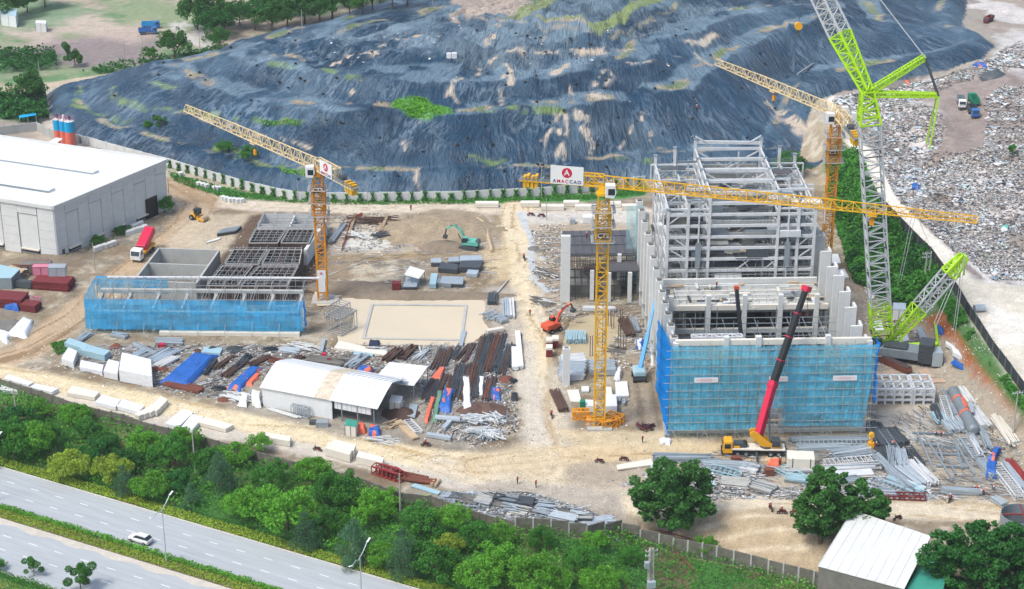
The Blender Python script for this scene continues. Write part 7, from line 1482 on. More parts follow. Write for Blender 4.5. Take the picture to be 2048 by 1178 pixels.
for k, (p, r, key, lab) in enumerate((((320, 738), 2.2, 'rust', 'brown heap of couplers left of the big tarpaulin'), ((308, 704), 1.8, 'steel_dark', 'black tarred bundle in the west yard'), ((395, 704), 1.4, 'rebar', 'small dark heap above the big tarpaulin'), ((232, 694), 1.5, 'rust', 'brown heap below the blue net'), ((438, 778), 1.8, 'black_paint', 'black covered object below the dark pole bundle'), ((540, 700), 2, 'black_paint', 'dark rolled netting in the west yard'), ((470, 700), 2.4, 'net_black', 'dark net bundle above the blue strip'), ((425, 700), 2, 'net_black', 'dark net heap beside the flat pale sheet'), ((448, 800), 1.4, 'rust', 'small rusty heap at the lower road edge'))): heap(lab, p[0], p[1], r, r*.8, .9, key, seed=50+k)
B('pale scaffold frames scattered left of the road corner scrap', (455, 792), (500, 802), 3.0, .8, 'concrete_light', 16, 'messy', 'scrap_pile', 'scrap pile', layers=2)
crate('red gas cage in the west yard', 324, 697, 1.4, 1, 1.1, 'crane_red', frame='maroon')
# --- scrap strip above the workshop
for k, (q4, h, key, lab) in enumerate((([(668, 700), (772, 715), (775, 708), (678, 688)], .6, 'cream_slab', 'long cream rust spotted beam above the workshop'), ([(705, 712), (745, 716), (748, 708), (712, 705)], .4, 'roof_blue', 'pale sheet above the open shed'), ([(918, 692), (925, 694), (933, 668), (925, 667)], .5, 'galv', 'pale gangway board at the right corner of the pool'), ([(640, 706), (646, 707), (652, 682), (645, 681)], .6, 'galv', 'pale blue steel trough left of the pool scrap'))): slab(lab, q4, h, key, 'long_beam', 'beam')
for k, (p1, p2, w, key, lab) in enumerate((((575, 692), (635, 700), 3.2, 'concrete_light', 'heap of pale formwork boards under the blue net end'), ((610, 720), (690, 730), 3, 'concrete_dark', 'grey board heap above the workshop roof'), ((700, 738), (730, 712), 2.4, 'galv', 'grey pipes near the open shed, left'), ((738, 700), (770, 706), 2, 'steel_dark', 'dark machine parts by the pool edge'), ((770, 725), (800, 700), 2.2, 'rebar', 'rebar bundle behind the open shed, left'), ((800, 722), (830, 695), 2.0, 'rebar', 'rebar bundle behind the open shed, middle'), ((835, 722), (856, 698), 1.4, 'galv', 'pale pipe bundle behind the open shed'), ((560, 745), (610, 715), 2.2, 'rebar', 'dark bar bundle behind the workshop, left'), ((600, 735), (650, 745), 1.6, 'rust', 'rusty sheet pile behind the workshop'))):
    B(lab, p1, p2, w, .7, key, 7, 'beams' if k % 3 else 'messy', layers=2, jit=.1, key2='concrete_light' if k % 3 == 0 else None, name='steel_bundle')
tarp('blue and coral tarpaulins heaped behind the workshop', [(712, 750), (742, 758), (748, 742), (718, 738)], 1.4, 'tarp_blue', seed=61, k2='tarp_orange'); tarp('dark blue folded net at the pool edge', [(736, 694), (760, 696), (762, 688), (738, 687)], 1.0, 'cloth_navy', seed=62)
crate('small red box above the workshop, left', 648, 714, .9, .9, .9, 'crane_red'); crate('small red box above the workshop, right', 658, 725, .9, .9, .9, 'maroon')
# --- rebar yard: long dark bundles
its = []
rows = [((846, 800), (872, 748)), ((856, 806), (884, 748)), ((866, 812), (893, 750)), ((884, 822), (905, 752)), ((898, 800), (918, 730)), ((908, 800), (926, 730)), ((918, 802), (936, 730)), ((928, 806), (945, 730)), ((940, 800), (956, 732)), ((950, 800), (964, 738)), ((862, 742), (884, 700)), ((874, 742), (893, 700)), ((888, 736), (902, 698)), ((900, 722), (925, 690)), ((912, 722), (940, 690)), ((926, 728), (948, 688)),
        ((946, 742), (968, 672)), ((956, 744), (980, 670)), ((966, 746), (990, 668)), ((976, 748), (1000, 668)), ((986, 748), (1010, 668)), ((994, 752), (1016, 690)), ((1003, 752), (1022, 696)), ((968, 802), (980, 756)), ((978, 806), (988, 756)), ((1022, 738), (1026, 690)), ((1028, 742), (1034, 694)), ((1038, 740), (1038, 668))]
for k, (a, b) in enumerate(rows): its.append((B('', a, b, 1.1, .55, ('rebar', 'steel_dark', 'rebar', 'rust')[k % 4], 6, 'pipes', 'rebar_bundle', 'rebar bundle', 'rebar bundles in the central yard', 2, .06, 'steel_dark'), (a[0]+b[0])/2))
ordinals(its, 'long dark rebar bundle of the yard left of the central road, {n} from left')
for q, key, lab in (([(925, 828), (945, 832), (940, 752), (925, 750)], 'tarp_white', 'long white cloth strip over rebar, left of two'), ([(958, 792), (966, 794), (968, 755), (958, 754)], 'tarp_white', 'long white cloth strip over rebar, right of two'), ([(848, 846), (856, 848), (872, 796), (862, 792)], 'tarp_orange', 'coral sheet strip over rebar'), ([(864, 845), (874, 848), (886, 782), (876, 778)], 'tarp_green', 'faded green sheet strip over rebar')): tarp(lab, q, .9, key, seed=hash(lab) % 7+60 if 0 else len(lab))
tarp('blue and coral tarpaulin over the rebar heap, centre yard', [(876, 822), (900, 828), (910, 782), (888, 778)], 1.3, 'tarp_blue', seed=72, k2='tarp_orange'); tarp('small blue and coral tarpaulin at the right of the rebar yard', [(980, 802), (1002, 804), (1002, 778), (984, 776)], 1.0, 'tarp_blue', seed=73, k2='tarp_orange'); tarp('coral sheet beside the open shed', [(858, 762), (880, 765), (892, 738), (882, 736)], .8, 'tarp_orange', seed=74)
heap('brown tangle of rebar offcuts below the white cloth strips', 965, 822, 5.5, 4, 1.3, 'rebar', seed=75, rough=.9); heap('brown rebar offcut heap right of the open workshop end', 800, 828, 4.2, 3, 1.2, 'rebar', seed=76, rough=.9); heap('dark coil of rope in the rebar yard', 990, 738, 1.8, 1.6, .9, 'black_paint', seed=77); heap('rusty heap beside the central road', 1012, 760, 1.8, 2.2, .8, 'rust', seed=78); heap('dark heap beside the central road, lower', 1022, 762, 1.5, 1.4, .7, 'black_paint', seed=79)
mb = MB(); mb.cyl((0, 0, 0), (0, 0, 1.5), .75, .7, 'steel_dark', 16); mb.cyl((0, 0, 1.5), (0, 0, 1.55), .55, .55, 'black_paint', 16); o = mb.build('water_drum'); o.location = P(1029, 800); tag(o, 'dark drum standing beside the central road', 'drum')
its = []
for k in range(9): a = random.uniform(0, PI); px = random.uniform(935, 1000); py = random.uniform(840, 882); its.append((B('', (px-22*math.cos(a), py-10*math.sin(a)), (px+22*math.cos(a), py+10*math.sin(a)), 2.6, .9, 'concrete_light', 14, 'messy', 'tube_pile', 'tube pile', 'tangled pale tube piles', 2, key2='galv'), px))
ordinals(its, 'tangled pile of pale scaffold tubes by the road fork, {n} from left')
B('big pale steel pipe lying beside the green patch', (871, 842), (925, 846), 1.6, 1.4, 'galv', 1, 'pipes', 'steel_pipe', 'pipe'); B('short steel beam crossing under the big pale pipe', (888, 862), (900, 846), 1.2, .8, 'galv', 1, 'beams', 'steel_beam', 'beam'); B('long pale steel beam below the big pipe', (850, 872), (904, 882), 1.2, .8, 'galv', 1, 'beams', 'steel_beam', 'beam'); B('pale ladder frame right of the workshop end', (815, 845), (838, 868), 1.6, .6, 'steel_white', 3, 'ladder', 'ladder_frame', 'frame'); B('pale boards lying right of the workshop', (795, 845), (832, 880), 1.6, .5, 'wood', 4, 'plates', 'boards', 'boards'); slab('grey flat sheet right of the workshop end', [(814, 836), (830, 838), (836, 812), (820, 810)], .4, 'galv', 'sheet', 'sheet'); B('pale planks at the end of the workshop', (770, 858), (800, 848), 2.5, .7, 'wood', 14, 'messy', 'plank_pile', 'plank pile')
tarp('coral bag heap in front of the workshop', [(712, 866), (730, 868), (730, 856), (714, 854)], 1.5, 'tarp_orange', 'bag_heap', 'bag heap', seed=81); tarp('blue and coral bag heap in front of the workshop', [(732, 872), (760, 876), (762, 860), (738, 856)], 1.3, 'tarp_blue', 'bag_heap', 'bag heap', seed=82, k2='tarp_orange'); B('pale boards heap in front of the workshop right part', (735, 878), (788, 886), 2.5, .7, 'concrete_light', 12, 'messy', 'plank_pile', 'plank pile')
B('galvanised frames leaning at the workshop wall', (585, 828), (618, 836), 1.0, 2.2, 'galv', 6, 'ladder', 'leaning_frames', 'frame'); B('grey pipes on the ground left of the workshop', (515, 812), (530, 806), 1.6, 1.2, 'steel_grey', 3, 'pipes'); crate('dark box in front of the workshop wall', 628, 848, 1.8, 1.2, .8, 'steel_dark'); crate('grey cage in front of the workshop wall', 645, 852, 2.4, 1.4, 1.1, 'steel_grey', frame='galv'); B('long thin rails in front of the workshop', (535, 818), (600, 838), .9, .3, 'concrete_light', 3, 'beams'); tarp('grey sheeted pile left of the workshop corner', [(500, 812), (522, 818), (524, 792), (504, 788)], 1.8, 'concrete_light', 'sheeted_stack', 'sheeted stack', seed=83); tarp('pale sheeted pile beside the workshop corner, further left', [(478, 812), (496, 816), (498, 796), (482, 792)], 1.2, 'tarp_white', 'sheeted_stack', 'sheeted stack', seed=84)
# --- along the central road
for k, (a, b, w, key, lab) in enumerate((((1040, 740), (1036, 668), 1.2, 'white_panel', 'long white beam beside the central road, longest'), ((1030, 742), (1029, 700), 1.4, 'white_panel', 'shorter white beam beside the central road'), ((1013, 640), (1010, 602), 1.8, 'galv', 'long galvanised beam left of the central road, upper'), ((1023, 640), (1020, 604), 1.8, 'steel_white', 'white beam beside the galvanised one, upper'), ((994, 645), (1010, 640), 3.2, 'galv', 'short grey blue panels left of the upper beams'), ((972, 668), (1008, 662), 1.2, 'cream_slab', 'pale plank by the pool corner'), ((984, 612), (986, 590), 2.2, 'steel_dark', 'dark concrete blocks left of the central road'), ((970, 640), (1000, 630), 4, 'galv', 'heap of grey frames right of the pool'), ((985, 598), (1018, 560), .3, 'concrete_light', 'thin long pipe rising above the pool corner'))):
    B(lab, a, b, w, .9 if w > .4 else .35, key, 3 if w < 2 else 6, 'plates' if k < 2 else ('messy' if k == 7 else 'beams'), layers=1 if k != 7 else 4)
# --- around the CT2 crane
for x, y, key, k in ((1100, 697, 'maroon', 'left'), (1112, 694, 'maroon', 'right'), (1100, 712, 'maroon', 'lower left')): slab('maroon and white crate stack beside the muddy pool, %s one' % k, [(x-8, y+3), (x+5, y+3), (x+5, y-5), (x-8, y-5)], 2.2, 'cream_slab', 'crate_stack', 'crate', 'maroon crate stacks', 4, 'maroon')
for k, (a, b, w, key, lab) in enumerate((((1117, 745), (1172, 748), 6, 'galv', 'large stack of galvanised sheets around the lone pier'), ((1120, 728), (1172, 728), 4, 'steel_white', 'pale sheet stack behind the large galvanised one'), ((1178, 742), (1232, 742), 5, 'galv', 'striped galvanised sheet stack right of the crane mast'), ((1152, 692), (1150, 672), 4.4, 'roof_blue', 'pale blue sheet stack at the pool edge'), ((1118, 760), (1168, 757), 2, 'steel_white', 'low pale panels below the large galvanised stack'))): B(lab, a, b, w, 1.5, key, 12, 'beams', 'sheet_stack', 'sheet stack', layers=3)
B('dark brown pipe bundle beside the central road, lower', (1108, 782), (1128, 826), 2.2, .7, 'rebar', 6, 'pipes', layers=2)
for q, h, lab, key in (([(1141, 806), (1163, 806), (1157, 782), (1134, 783)], .3, 'white flat slab left of the crane mast, lower', 'cream_slab'), ([(1163, 786), (1178, 786), (1178, 777), (1163, 777)], .5, 'small white slab left of the crane mast, upper', 'white_panel'), ([(1232, 796), (1258, 795), (1254, 766), (1230, 768)], .4, 'large white slab right of the crane mast', 'white_panel'), ([(1209, 800), (1226, 800), (1222, 782), (1208, 782)], .9, 'white slab behind the crane base, upper', 'cream_slab'), ([(1302, 736), (1326, 736), (1322, 714), (1302, 714)], .5, 'white slab by the left wall of the netted shell', 'cream_slab'), ([(1235, 943), (1308, 932), (1302, 920), (1233, 934)], .35, 'long cream slab lying on the bare earth at centre right', 'cream_slab')): slab(lab, q, h, key)
slab('white container by the foot of the CT2 crane, right', [(1209, 829), (1234, 829), (1232, 804), (1208, 806)], 1.8, 'white_panel', 'container', 'container'); slab('white container by the foot of the CT2 crane, left', [(1168, 824), (1192, 826), (1192, 814), (1170, 812)], 1.5, 'white_panel', 'container', 'container'); crate('dark green cabinet by the foot of the CT2 crane', 1165, 822, 1.1, 1.1, 2.4, 'green_box', name='cabinet', cat='cabinet')
tarp('white wrapped object right of the sheet stacks', [(1228, 762), (1240, 762), (1244, 742), (1236, 740)], 1.4, 'tarp_white', seed=91); tarp('white crumpled sheet by the left wall of the shell', [(1316, 766), (1328, 766), (1330, 744), (1318, 742)], 1.3, 'tarp_white', seed=92); crate('grey blue tank by the left wall of the shell', 1320, 782, 1.2, 1.0, 1.8, 'steel_grey', frame='galv'); tarp('blue bags beside the boom lift', [(1270, 698), (1286, 700), (1288, 682), (1272, 682)], 1.2, 'tarp_blue', seed=93, k2='tarp_white')
def crane_part(px, py, az, L, lab): t = thing('crane_section', lab, 'crane section', P(px, py), az, 'spare crane sections'); mb = MB(); mb.lattice((-L/2, 0, .9), (L/2, 0, .9), 1.6, 1.6, max(2, int(L/1.4)), .3, .2, 'crane_orange'); part('lattice', t, mb)
for a in ((1162, 836, .05, 3.4, 'yellow crane section left of the crane foot'), (1196, 852, .0, 4.5, 'yellow crane section in front of the crane foot, left'), (1216, 854, .4, 3.2, 'yellow crane section in front of the crane foot, middle'), (1230, 844, -.6, 3.4, 'yellow crane section in front of the crane foot, right')): crane_part(*a)
for k, (a, b, w, key, lab) in enumerate((((1165, 620), (1232, 622), 1.4, 'steel_white', 'pale beams in front of the dark deck'), ((1245, 640), (1262, 675), 2.4, 'rebar', 'rebar bundle standing right of the muddy pool'), ((1266, 640), (1276, 668), 1.2, 'galv', 'pale pipe right of the muddy pool'), ((1216, 702), (1250, 705), 3, 'concrete_dark', 'dark offcuts at the right end of the pool'), ((1290, 690), (1320, 720), 3, 'galv', 'steel offcuts by the left columns of the shell'), ((1060, 600), (1110, 612), 3, 'concrete_dark', 'broken concrete heap by the ditch'), ((1075, 540), (1110, 560), 3, 'concrete_dark', 'rubble line right of the ditch'), ((1236, 812), (1244, 800), 2.4, 'galv', 'grey frames right of the containers'))): B(lab, a, b, w, .8, key, 8, 'messy' if k in (3, 4, 5, 6, 7) else 'beams', layers=2, key2='concrete_light' if k in (5, 6) else None)
for i, (px, py) in enumerate(((1216, 655), (1223, 660), (1236, 700), (1190, 690), (1240, 660), (1247, 700), (1205, 700), (1180, 715))): o = MB().bar((0, 0, -.3), (0, 0, 4.2+i % 3), .16, 'rebar').bar((.5, .2, -.3), (.5, .2, 4.2+i % 3), .14, 'rebar').build('rebar_post'); o.location = P(px, py); tag(o, 'dark starter bar cage standing in the dull pool, %s' % NUM[i+1], 'rebar post', 'starter bars in the pool')
its = []
for k in range(10): px = random.uniform(1065, 1122); py = random.uniform(470, 600); its.append((heap('', px, py, random.uniform(.9, 2), random.uniform(.8, 1.6), .7, ('concrete_dark', 'concrete', 'dirt_heap')[k % 3], 'rubble_heap', 'rubble', 200+k, group='rubble heaps by the ditch', n=12), px))
ordinals(its, 'small rubble heap right of the blue grey ditch, {n} from left')
# --- middle work yard
for k, (q4, h, key, lab) in enumerate((([(866, 572), (902, 577), (905, 568), (868, 563)], 1.0, 'steel_grey', 'grey formwork stack below the others, middle yard'), ([(876, 546), (915, 549), (918, 538), (882, 533)], 1.2, 'steel_dark', 'dark formwork stack right of the white canopy'), ([(919, 545), (960, 546), (966, 534), (922, 532)], 1.4, 'steel_dark', 'dark formwork stack at the right, middle yard'), ([(896, 534), (918, 533), (918, 524), (898, 526)], 1.4, 'galv', 'pale grey formwork stack, upper left of the group'), ([(919, 532), (964, 531), (962, 522), (921, 522)], 1.4, 'galv', 'pale grey formwork stack, upper right of the group'), ([(862, 534), (884, 534), (882, 526), (862, 526)], 1.2, 'galv', 'small grey formwork stack left of the group'), ([(932, 556), (954, 556), (958, 548), (936, 547)], 1.0, 'galv', 'small blue grey formwork stack at the right front'), ([(806, 580), (834, 580), (838, 562), (812, 562)], .8, 'galv', 'pale sheet stack below the white canopy'), ([(859, 578), (872, 578), (876, 556), (862, 556)], 1.2, 'roof_blue', 'narrow pale panel stack, middle yard'), ([(880, 574), (926, 576), (928, 562), (884, 560)], 1.0, 'galv', 'wide grey panel stack, middle yard'))): slab(lab, q4, h, key, 'formwork_stack', 'formwork stack', 'formwork stacks in the middle yard', 4, 'steel_dark' if k % 2 else None)
crate('open red skip left of the white canopy', 793, 578, 2.0, 1.8, 1.8, 'maroon', name='skip', cat='skip')
slab('stack of grey sheets by the left dirt road', [(434, 474), (472, 468), (484, 458), (446, 464)], .9, 'steel_grey', 'sheet_stack', 'sheet stack', n=3, key2='steel_dark'); slab('thin pale board by the left dirt road', [(412, 488), (440, 480), (442, 476), (416, 484)], .2, 'concrete_light', 'board', 'board')
heap('broad grey earth heap above the teal excavator', 880, 462, 16, 11, 2.4, 'earth_pale', 'earth_heap', 'earth heap', 301, n=44, rough=.5); heap('small dark earth heap left of the teal excavator', 885, 494, 6, 4.5, 1.6, 'dirt_heap', 'earth_heap', 'earth heap', 302, rough=.4); heap('earth mound in front of the white hall', 60, 528, 13, 5, 1.6, 'dirt_heap', 'earth_heap', 'earth heap', 303, az=.5, rough=.4); heap('low earth bank right of the CT3 mast', 700, 575, 12, 4, 1.2, 'dirt_heap', 'earth_heap', 'earth heap', 304, rough=.4); heap('low earth bank above the muddy water', 850, 592, 22, 2.4, 1.1, 'dirt_heap', 'earth_heap', 'earth heap', 305, rough=.3, az=.0)
for k, (a, b, w, key, lab) in enumerate((((696, 478), (712, 430), .7, 'wood', 'long pale plank leaning over the excavated trench'), ((760, 470), (776, 432), .7, 'wood', 'pale plank at the right of the excavated trench'), ((700, 444), (790, 440), 3.5, 'rebar', 'brown formwork frames over the excavated trench'), ((745, 474), (785, 470), 3, 'steel_dark', 'dark steel offcuts below the excavated trench'), ((660, 490), (690, 450), 1.5, 'steel_grey', 'grey panel row beside the orange barrier'), ((690, 466), (725, 478), 2, 'concrete_light', 'pale boards on the white slab patch'))): B(lab, a, b, w, .7, key, 10, 'messy' if k in (2, 3, 5) else 'beams', layers=2)
t = thing('barrier_net', 'coral red barrier net along the excavated trench', 'barrier', (0, 0, 0)); mb = MB(); pts = [P(*q) for q in ((684, 500), (692, 478), (700, 452), (712, 438), (725, 432))]
for a, b in zip(pts, pts[1:]): mb.add([a, b, b+Vector((0, 0, 1.1)), a+Vector((0, 0, 1.1))], [(0, 1, 2, 3)], 'tarp_orange'); mb.bar(a, a+Vector((0, 0, 1.3)), .1, 'wood')
part('net', t, mb)
t = thing('pipe_run', 'winding pale pipe beside the teal excavator road', 'pipe', (0, 0, 0)); mb = MB(); pts = [P(*q)+Vector((0, 0, .3)) for q in ((955, 440), (966, 447), (974, 460), (976, 475), (980, 488), (984, 505))]
for a, b in zip(pts, pts[1:]): mb.cyl(a, b, .5, .5, 'wood', 8)
part('pipe', t, mb)
# sunk frame in the muddy water
t = thing('pool_kerb', 'pale rectangular concrete kerb standing in the muddy water', 'kerb', (0, 0, 0)); mb = MB(); q = [G(*p) for p in ((727, 676), (922, 680), (932, 611), (744, 609))]
for i in range(4): a, b = q[i], q[(i+1) % 4]; mb.bar(Vector((a.x, a.y, -.1)), Vector((b.x, b.y, -.12)), .7, 'concrete', h=.4)
part('kerb_beams', t, mb)
B('scaffold cage standing at the left of the muddy pool', (668, 668), (700, 650), 4, 4.2, 'tube', 4, 'ladder', 'rebar_cage', 'rebar cage'); B('pale scaffold poles by the CT3 crane foot', (660, 640), (690, 622), 3, 2.5, 'tube', 4, 'ladder', 'rebar_cage', 'rebar cage')
# --- scrap strip by the lower wall
its = []
for k in range(26):
    px = 895+k*13.2+random.uniform(-6, 6); py = 990+k*2.2+random.uniform(-9, 12)
    if k < 22: its.append((B('', (px-18, py-4), (px+18, py+3+random.uniform(-3, 3)), random.uniform(1.6, 3), random.uniform(.6, 1.2), ('galv', 'concrete', 'steel_dark', 'concrete_dark', 'steel_grey')[k % 5], 8, ('beams', 'messy', 'pipes')[k % 3], 'scaffold_stack', 'scaffold stack', 'scaffold stacks along the lower wall', 2, .06, 'steel_dark' if k % 2 else None), px))
ordinals(its, 'grey scaffold stack between the lower track and the perimeter wall, {n} from left')
B('pale grating frame stack at the wall bend', (890, 1003), (962, 1008), 4.5, .8, 'galv', 6, 'ladder', 'grating', 'grating')
for a, b, lab in (((1100, 1035), (1155, 1048), 'long pipe rack by the lower wall, left'), ((1160, 1048), (1230, 1052), 'long pipe rack by the lower wall, middle'), ((1148, 1062), (1215, 1060), 'white pipe rack nearest the lower wall')): B(lab, a, b, 2.4, 1.2, 'galv', 8, 'pipes', layers=3)
for k in range(5): B('red brown crane lattice piece by the road, %s' % ('leftmost', 'second', 'third', 'fourth', 'rightmost')[k], (748+k*9, 945+k*2), (770+k*9, 952+k*3), 1.6, 1.8, 'red_steel', 4, 'ladder', 'lattice_piece', 'lattice piece', 'red lattice pieces')
for a, b, lab in (((790, 950), (858, 962), 'rusty pile pipe behind the red lattice pieces, upper'), ((800, 960), (872, 968), 'rusty pile pipe behind the red lattice pieces, lower')): B(lab, a, b, 1.6, .8, 'rust', 2, 'pipes', 'steel_pipe', 'pipe')
slab('long pale blue sheet by the perimeter wall, centre', [(822, 975), (876, 992), (882, 986), (830, 970)], .3, 'roof_blue', 'sheet', 'sheet'); B('two short cream pipes by the lower wall', (866, 975), (876, 962), 1.6, .7, 'wood', 2, 'pipes', 'steel_pipe', 'pipe')
# --- south centre and east yard
its = []
east = [((1305, 918), (1425, 922), 2.6, 'galv'), ((1300, 940), (1330, 942), 1.6, 'roof_blue'), ((1400, 930), (1515, 938), 2.6, 'galv'), ((1420, 940), (1480, 955), 2.2, 'roof_blue'), ((1480, 935), (1518, 944), 3.0, 'steel_white'), ((1440, 966), (1500, 972), 3.2, 'concrete'), ((1505, 972), (1550, 985), 3.2, 'concrete'), ((1560, 940), (1600, 960), 2.4, 'roof_blue'), ((1570, 958), (1620, 965), 2.6, 'roof_blue'), ((1400, 958), (1425, 980), 2.4, 'roof_blue'), ((1576, 885), (1745, 883), 2.0, 'steel_grey'), ((1600, 892), (1740, 890), 1.6, 'galv'), ((1590, 900), (1700, 897), 1.8, 'galv'), ((1660, 910), (1740, 898), 1.8, 'galv'), ((1665, 920), (1748, 908), 1.8, 'galv'), ((1650, 932), (1760, 922), 2.4, 'steel_white'), ((1565, 945), (1762, 938), 1.8, 'steel_white'), ((1660, 955), (1745, 950), 2.4, 'cream_slab'), ((1660, 968), (1720, 962), 2.0, 'galv'), ((1740, 965), (1800, 985), 2.4, 'galv'), ((1770, 962), (1830, 985), 2.4, 'roof_blue'), ((1800, 968), (1850, 985), 2.2, 'roof_blue'), ((1690, 985), (1790, 990), 2.2, 'galv'), ((1755, 995), (1850, 998), 1.6, 'maroon')]
for k, (a, b, w, key) in enumerate(east): its.append((B('', a, b, w, .8, key, 7, ('beams', 'pipes', 'beams', 'ladder')[k % 4] if key != 'cream_slab' else 'plates', 'steel_stack', 'steel stack', 'steel stacks below the netted shell', 2, .06, 'steel_white' if k % 2 else 'steel_grey'), (a[0]+b[0])/2))
ordinals(its, 'pale steel stack in the strip below the netted shell, {n} from left')
t = thing('white_box_frame', 'big white box with black straps below the right half of the shell', 'box', P(1600, 935), -.08); mb = MB(); mb.box(0, 0, .2, 5.2, 3.4, 2.6, 'cream_slab'); part('box', t, mb, bevel=.08); mb = MB(); [mb.box(x, -1.72, .2, .15, .06, 2.62, 'black_paint') for x in (-1.6, 1.8)]; part('straps', t, mb)
crate('rust brown steel box on the track below the crane', 1472, 924, 2.0, 1.2, 1.2, 'rust', z=0); crate('rust brown steel box by the coral bags', 1538, 950, 1.8, 1.2, 1.4, 'rust'); tarp('coral bags below the mobile crane', [(1532, 932), (1560, 934), (1562, 924), (1538, 922)], .9, 'tarp_orange', seed=98)
tarp('white crumpled sheets at the netted corner foot', [(1318, 890), (1342, 890), (1344, 880), (1320, 878)], .6, 'tarp_white', seed=99); B('grey planks at the netted corner foot', (1330, 848), (1336, 876), 1.2, .5, 'galv', 4, 'beams')
def machine(px, py): t = thing('yellow_machine', 'small yellow drilling machine beside workers in the steel yard', 'machine', P(px, py)); mb = MB(); mb.box(0, 0, .3, 1.2, 1.0, 1.3, 'machine_yellow'); mb.cyl((0, 0, 1.5), (0, 0, 3.2), .3, .25, 'machine_yellow', 10); mb.cyl((0, -.4, 3.1), (0, .5, 3.1), .55, .55, 'machine_yellow', 12); part('body', t, mb, bevel=.06)
machine(1741, 898)
# --- north east steel yard
def boxtruss(p1, p2, D, H_, lab, bays):
    a = P(*p1); b = P(*p2); L = (b-a).length; t = thing('box_truss', lab, 'box truss', a, math.atan2(b.y-a.y, b.x-a.x), 'white box trusses'); mb = MB()
    for i in range(bays+1):
        x = L*i/bays
        for y in (0, D): mb.bar((x, y, 0), (x, y, H_), .45, 'steel_white')
        for z in (1.1, H_-1.2, H_): mb.bar((x, 0, z), (x, D, z), .4, 'steel_white')
    for z in (1.0, H_-1.2, H_):
        for y in (0, D/2, D): mb.bar((0, y, z), (L, y, z), .4, 'steel_white')
    part('frame', t, mb)
boxtruss((1752, 808), (1822, 808), 6.5, 3.4, 'white box truss with eight top openings, larger of the pair', 4); boxtruss((1827, 808), (1866, 808), 6.5, 3.4, 'white box truss of the pair, smaller right one', 2)
t = thing('pressure_vessel', 'long blue grey cylindrical tank with coral straps at the right yard', 'tank', P(1926, 838)); a = P(1905, 795)-t.location; b = P(1946, 872)-t.location; a.z = b.z = 1.5; mb = MB(); mb.cyl(a, b, 1.25, 1.25, 'steel_grey', 26); d = (b-a).normalized(); mb.cyl(a-d*.5, a, .7, 1.25, 'steel_grey', 26); mb.cyl(b, b+d*.5, 1.25, .7, 'steel_grey', 26); part('shell', t, mb, smooth=False)
for f in (.25, .62): mb = MB(); c = a.lerp(b, f); mb.cyl(c-d*.35, c+d*.35, 1.3, 1.3, 'tarp_orange', 26); part('strap', t, mb)
mb = MB(); c = a.lerp(b, .43); mb.cyl(c-d*2.2+Vector((.5, 0, .6)), c+d*2.2+Vector((.3, 0, .75)), .7, .7, 'tarp_orange', 10); part('orange_sheet', t, mb)
its = []
ne = [((1740, 855), (1768, 900), 2.6, 'steel_dark'), ((1748, 850), (1780, 900), 2.2, 'steel_dark'), ((1764, 868), (1790, 905), 1.6, 'steel_grey'), ((1776, 862), (1806, 895), 3.0, 'steel_dark'), ((1870, 830), (1888, 850), 2.6, 'roof_blue'), ((1866, 815), (1880, 848), 1.4, 'steel_dark'), ((1888, 788), (1960, 905), .9, 'galv'), ((1884, 800), (1900, 848), 1.3, 'steel_white'), ((1892, 800), (1906, 838), 1.2, 'galv'), ((1896, 840), (1918, 868), 4.2, 'galv'), ((1918, 780), (1940, 815), 3.2, 'concrete_light'), ((1938, 815), (1972, 860), 2.6, 'steel_white'), ((1948, 842), (1962, 872), 1.6, 'cream_slab'), ((1958, 858), (1980, 905), 1.5, 'galv'), ((1992, 832), (2030, 898), 2.6, 'cream_slab'), ((2018, 925), (2055, 975), 1.6, 'red_steel'), ((2010, 930), (2050, 990), 1.4, 'galv'), ((1928, 880), (1958, 925), 2.4, 'galv'), ((1940, 880), (1962, 918), 1.0, 'steel_white'), ((1762, 900), (1778, 945), 2.6, 'steel_dark'), ((1785, 900), (1790, 940), 2.8, 'steel_grey'), ((1800, 905), (1806, 938), 2.2, 'galv'), ((1815, 900), (1842, 935), 1.4, 'steel_dark'), ((1745, 912), (1820, 985), 1.8, 'galv'), ((1790, 930), (1850, 975), 3.2, 'galv'), ((1820, 925), (1868, 975), 2.4, 'steel_white'), ((1960, 925), (1990, 960), 2.0, 'galv'), ((1990, 935), (2040, 1000), 2.0, 'steel_white'), ((1880, 985), (1965, 990), 1.2, 'galv'), ((1985, 1000), (2010, 1015), 1.8, 'galv')]
for k, (a, b, w, key) in enumerate(ne): its.append((B('', a, b, w, 1.0, key, 5 if w < 2 else 8, ('beams', 'beams', 'ladder', 'beams', 'pipes')[k % 5], 'steel_stack', 'steel stack', 'steel stacks in the right hand yard', 2, .05, None), (a[0]+b[0])/2))
ordinals(its, 'blue grey steel stack of the right hand yard, {n} from left')
its = []
for a, b in (((1825, 868), (1908, 872)), ((1850, 892), (1918, 898)), ((1858, 910), (1925, 912)), ((1872, 935), (1942, 938)), ((1834, 868), (1870, 950)), ((1848, 876), (1905, 962)), ((1870, 884), (1888, 925)), ((1895, 920), (1912, 955)), ((1908, 880), (1925, 940)), ((1905, 880), (1950, 955))): its.append((B('', a, b, .45, .45, 'steel_grey', 1, 'beams', 'steel_beam', 'steel beam', 'beams laid out as a grid'), (a[0]+b[0])/2))
ordinals(its, 'single steel beam laid out on the pale yard ground, {n} from left')
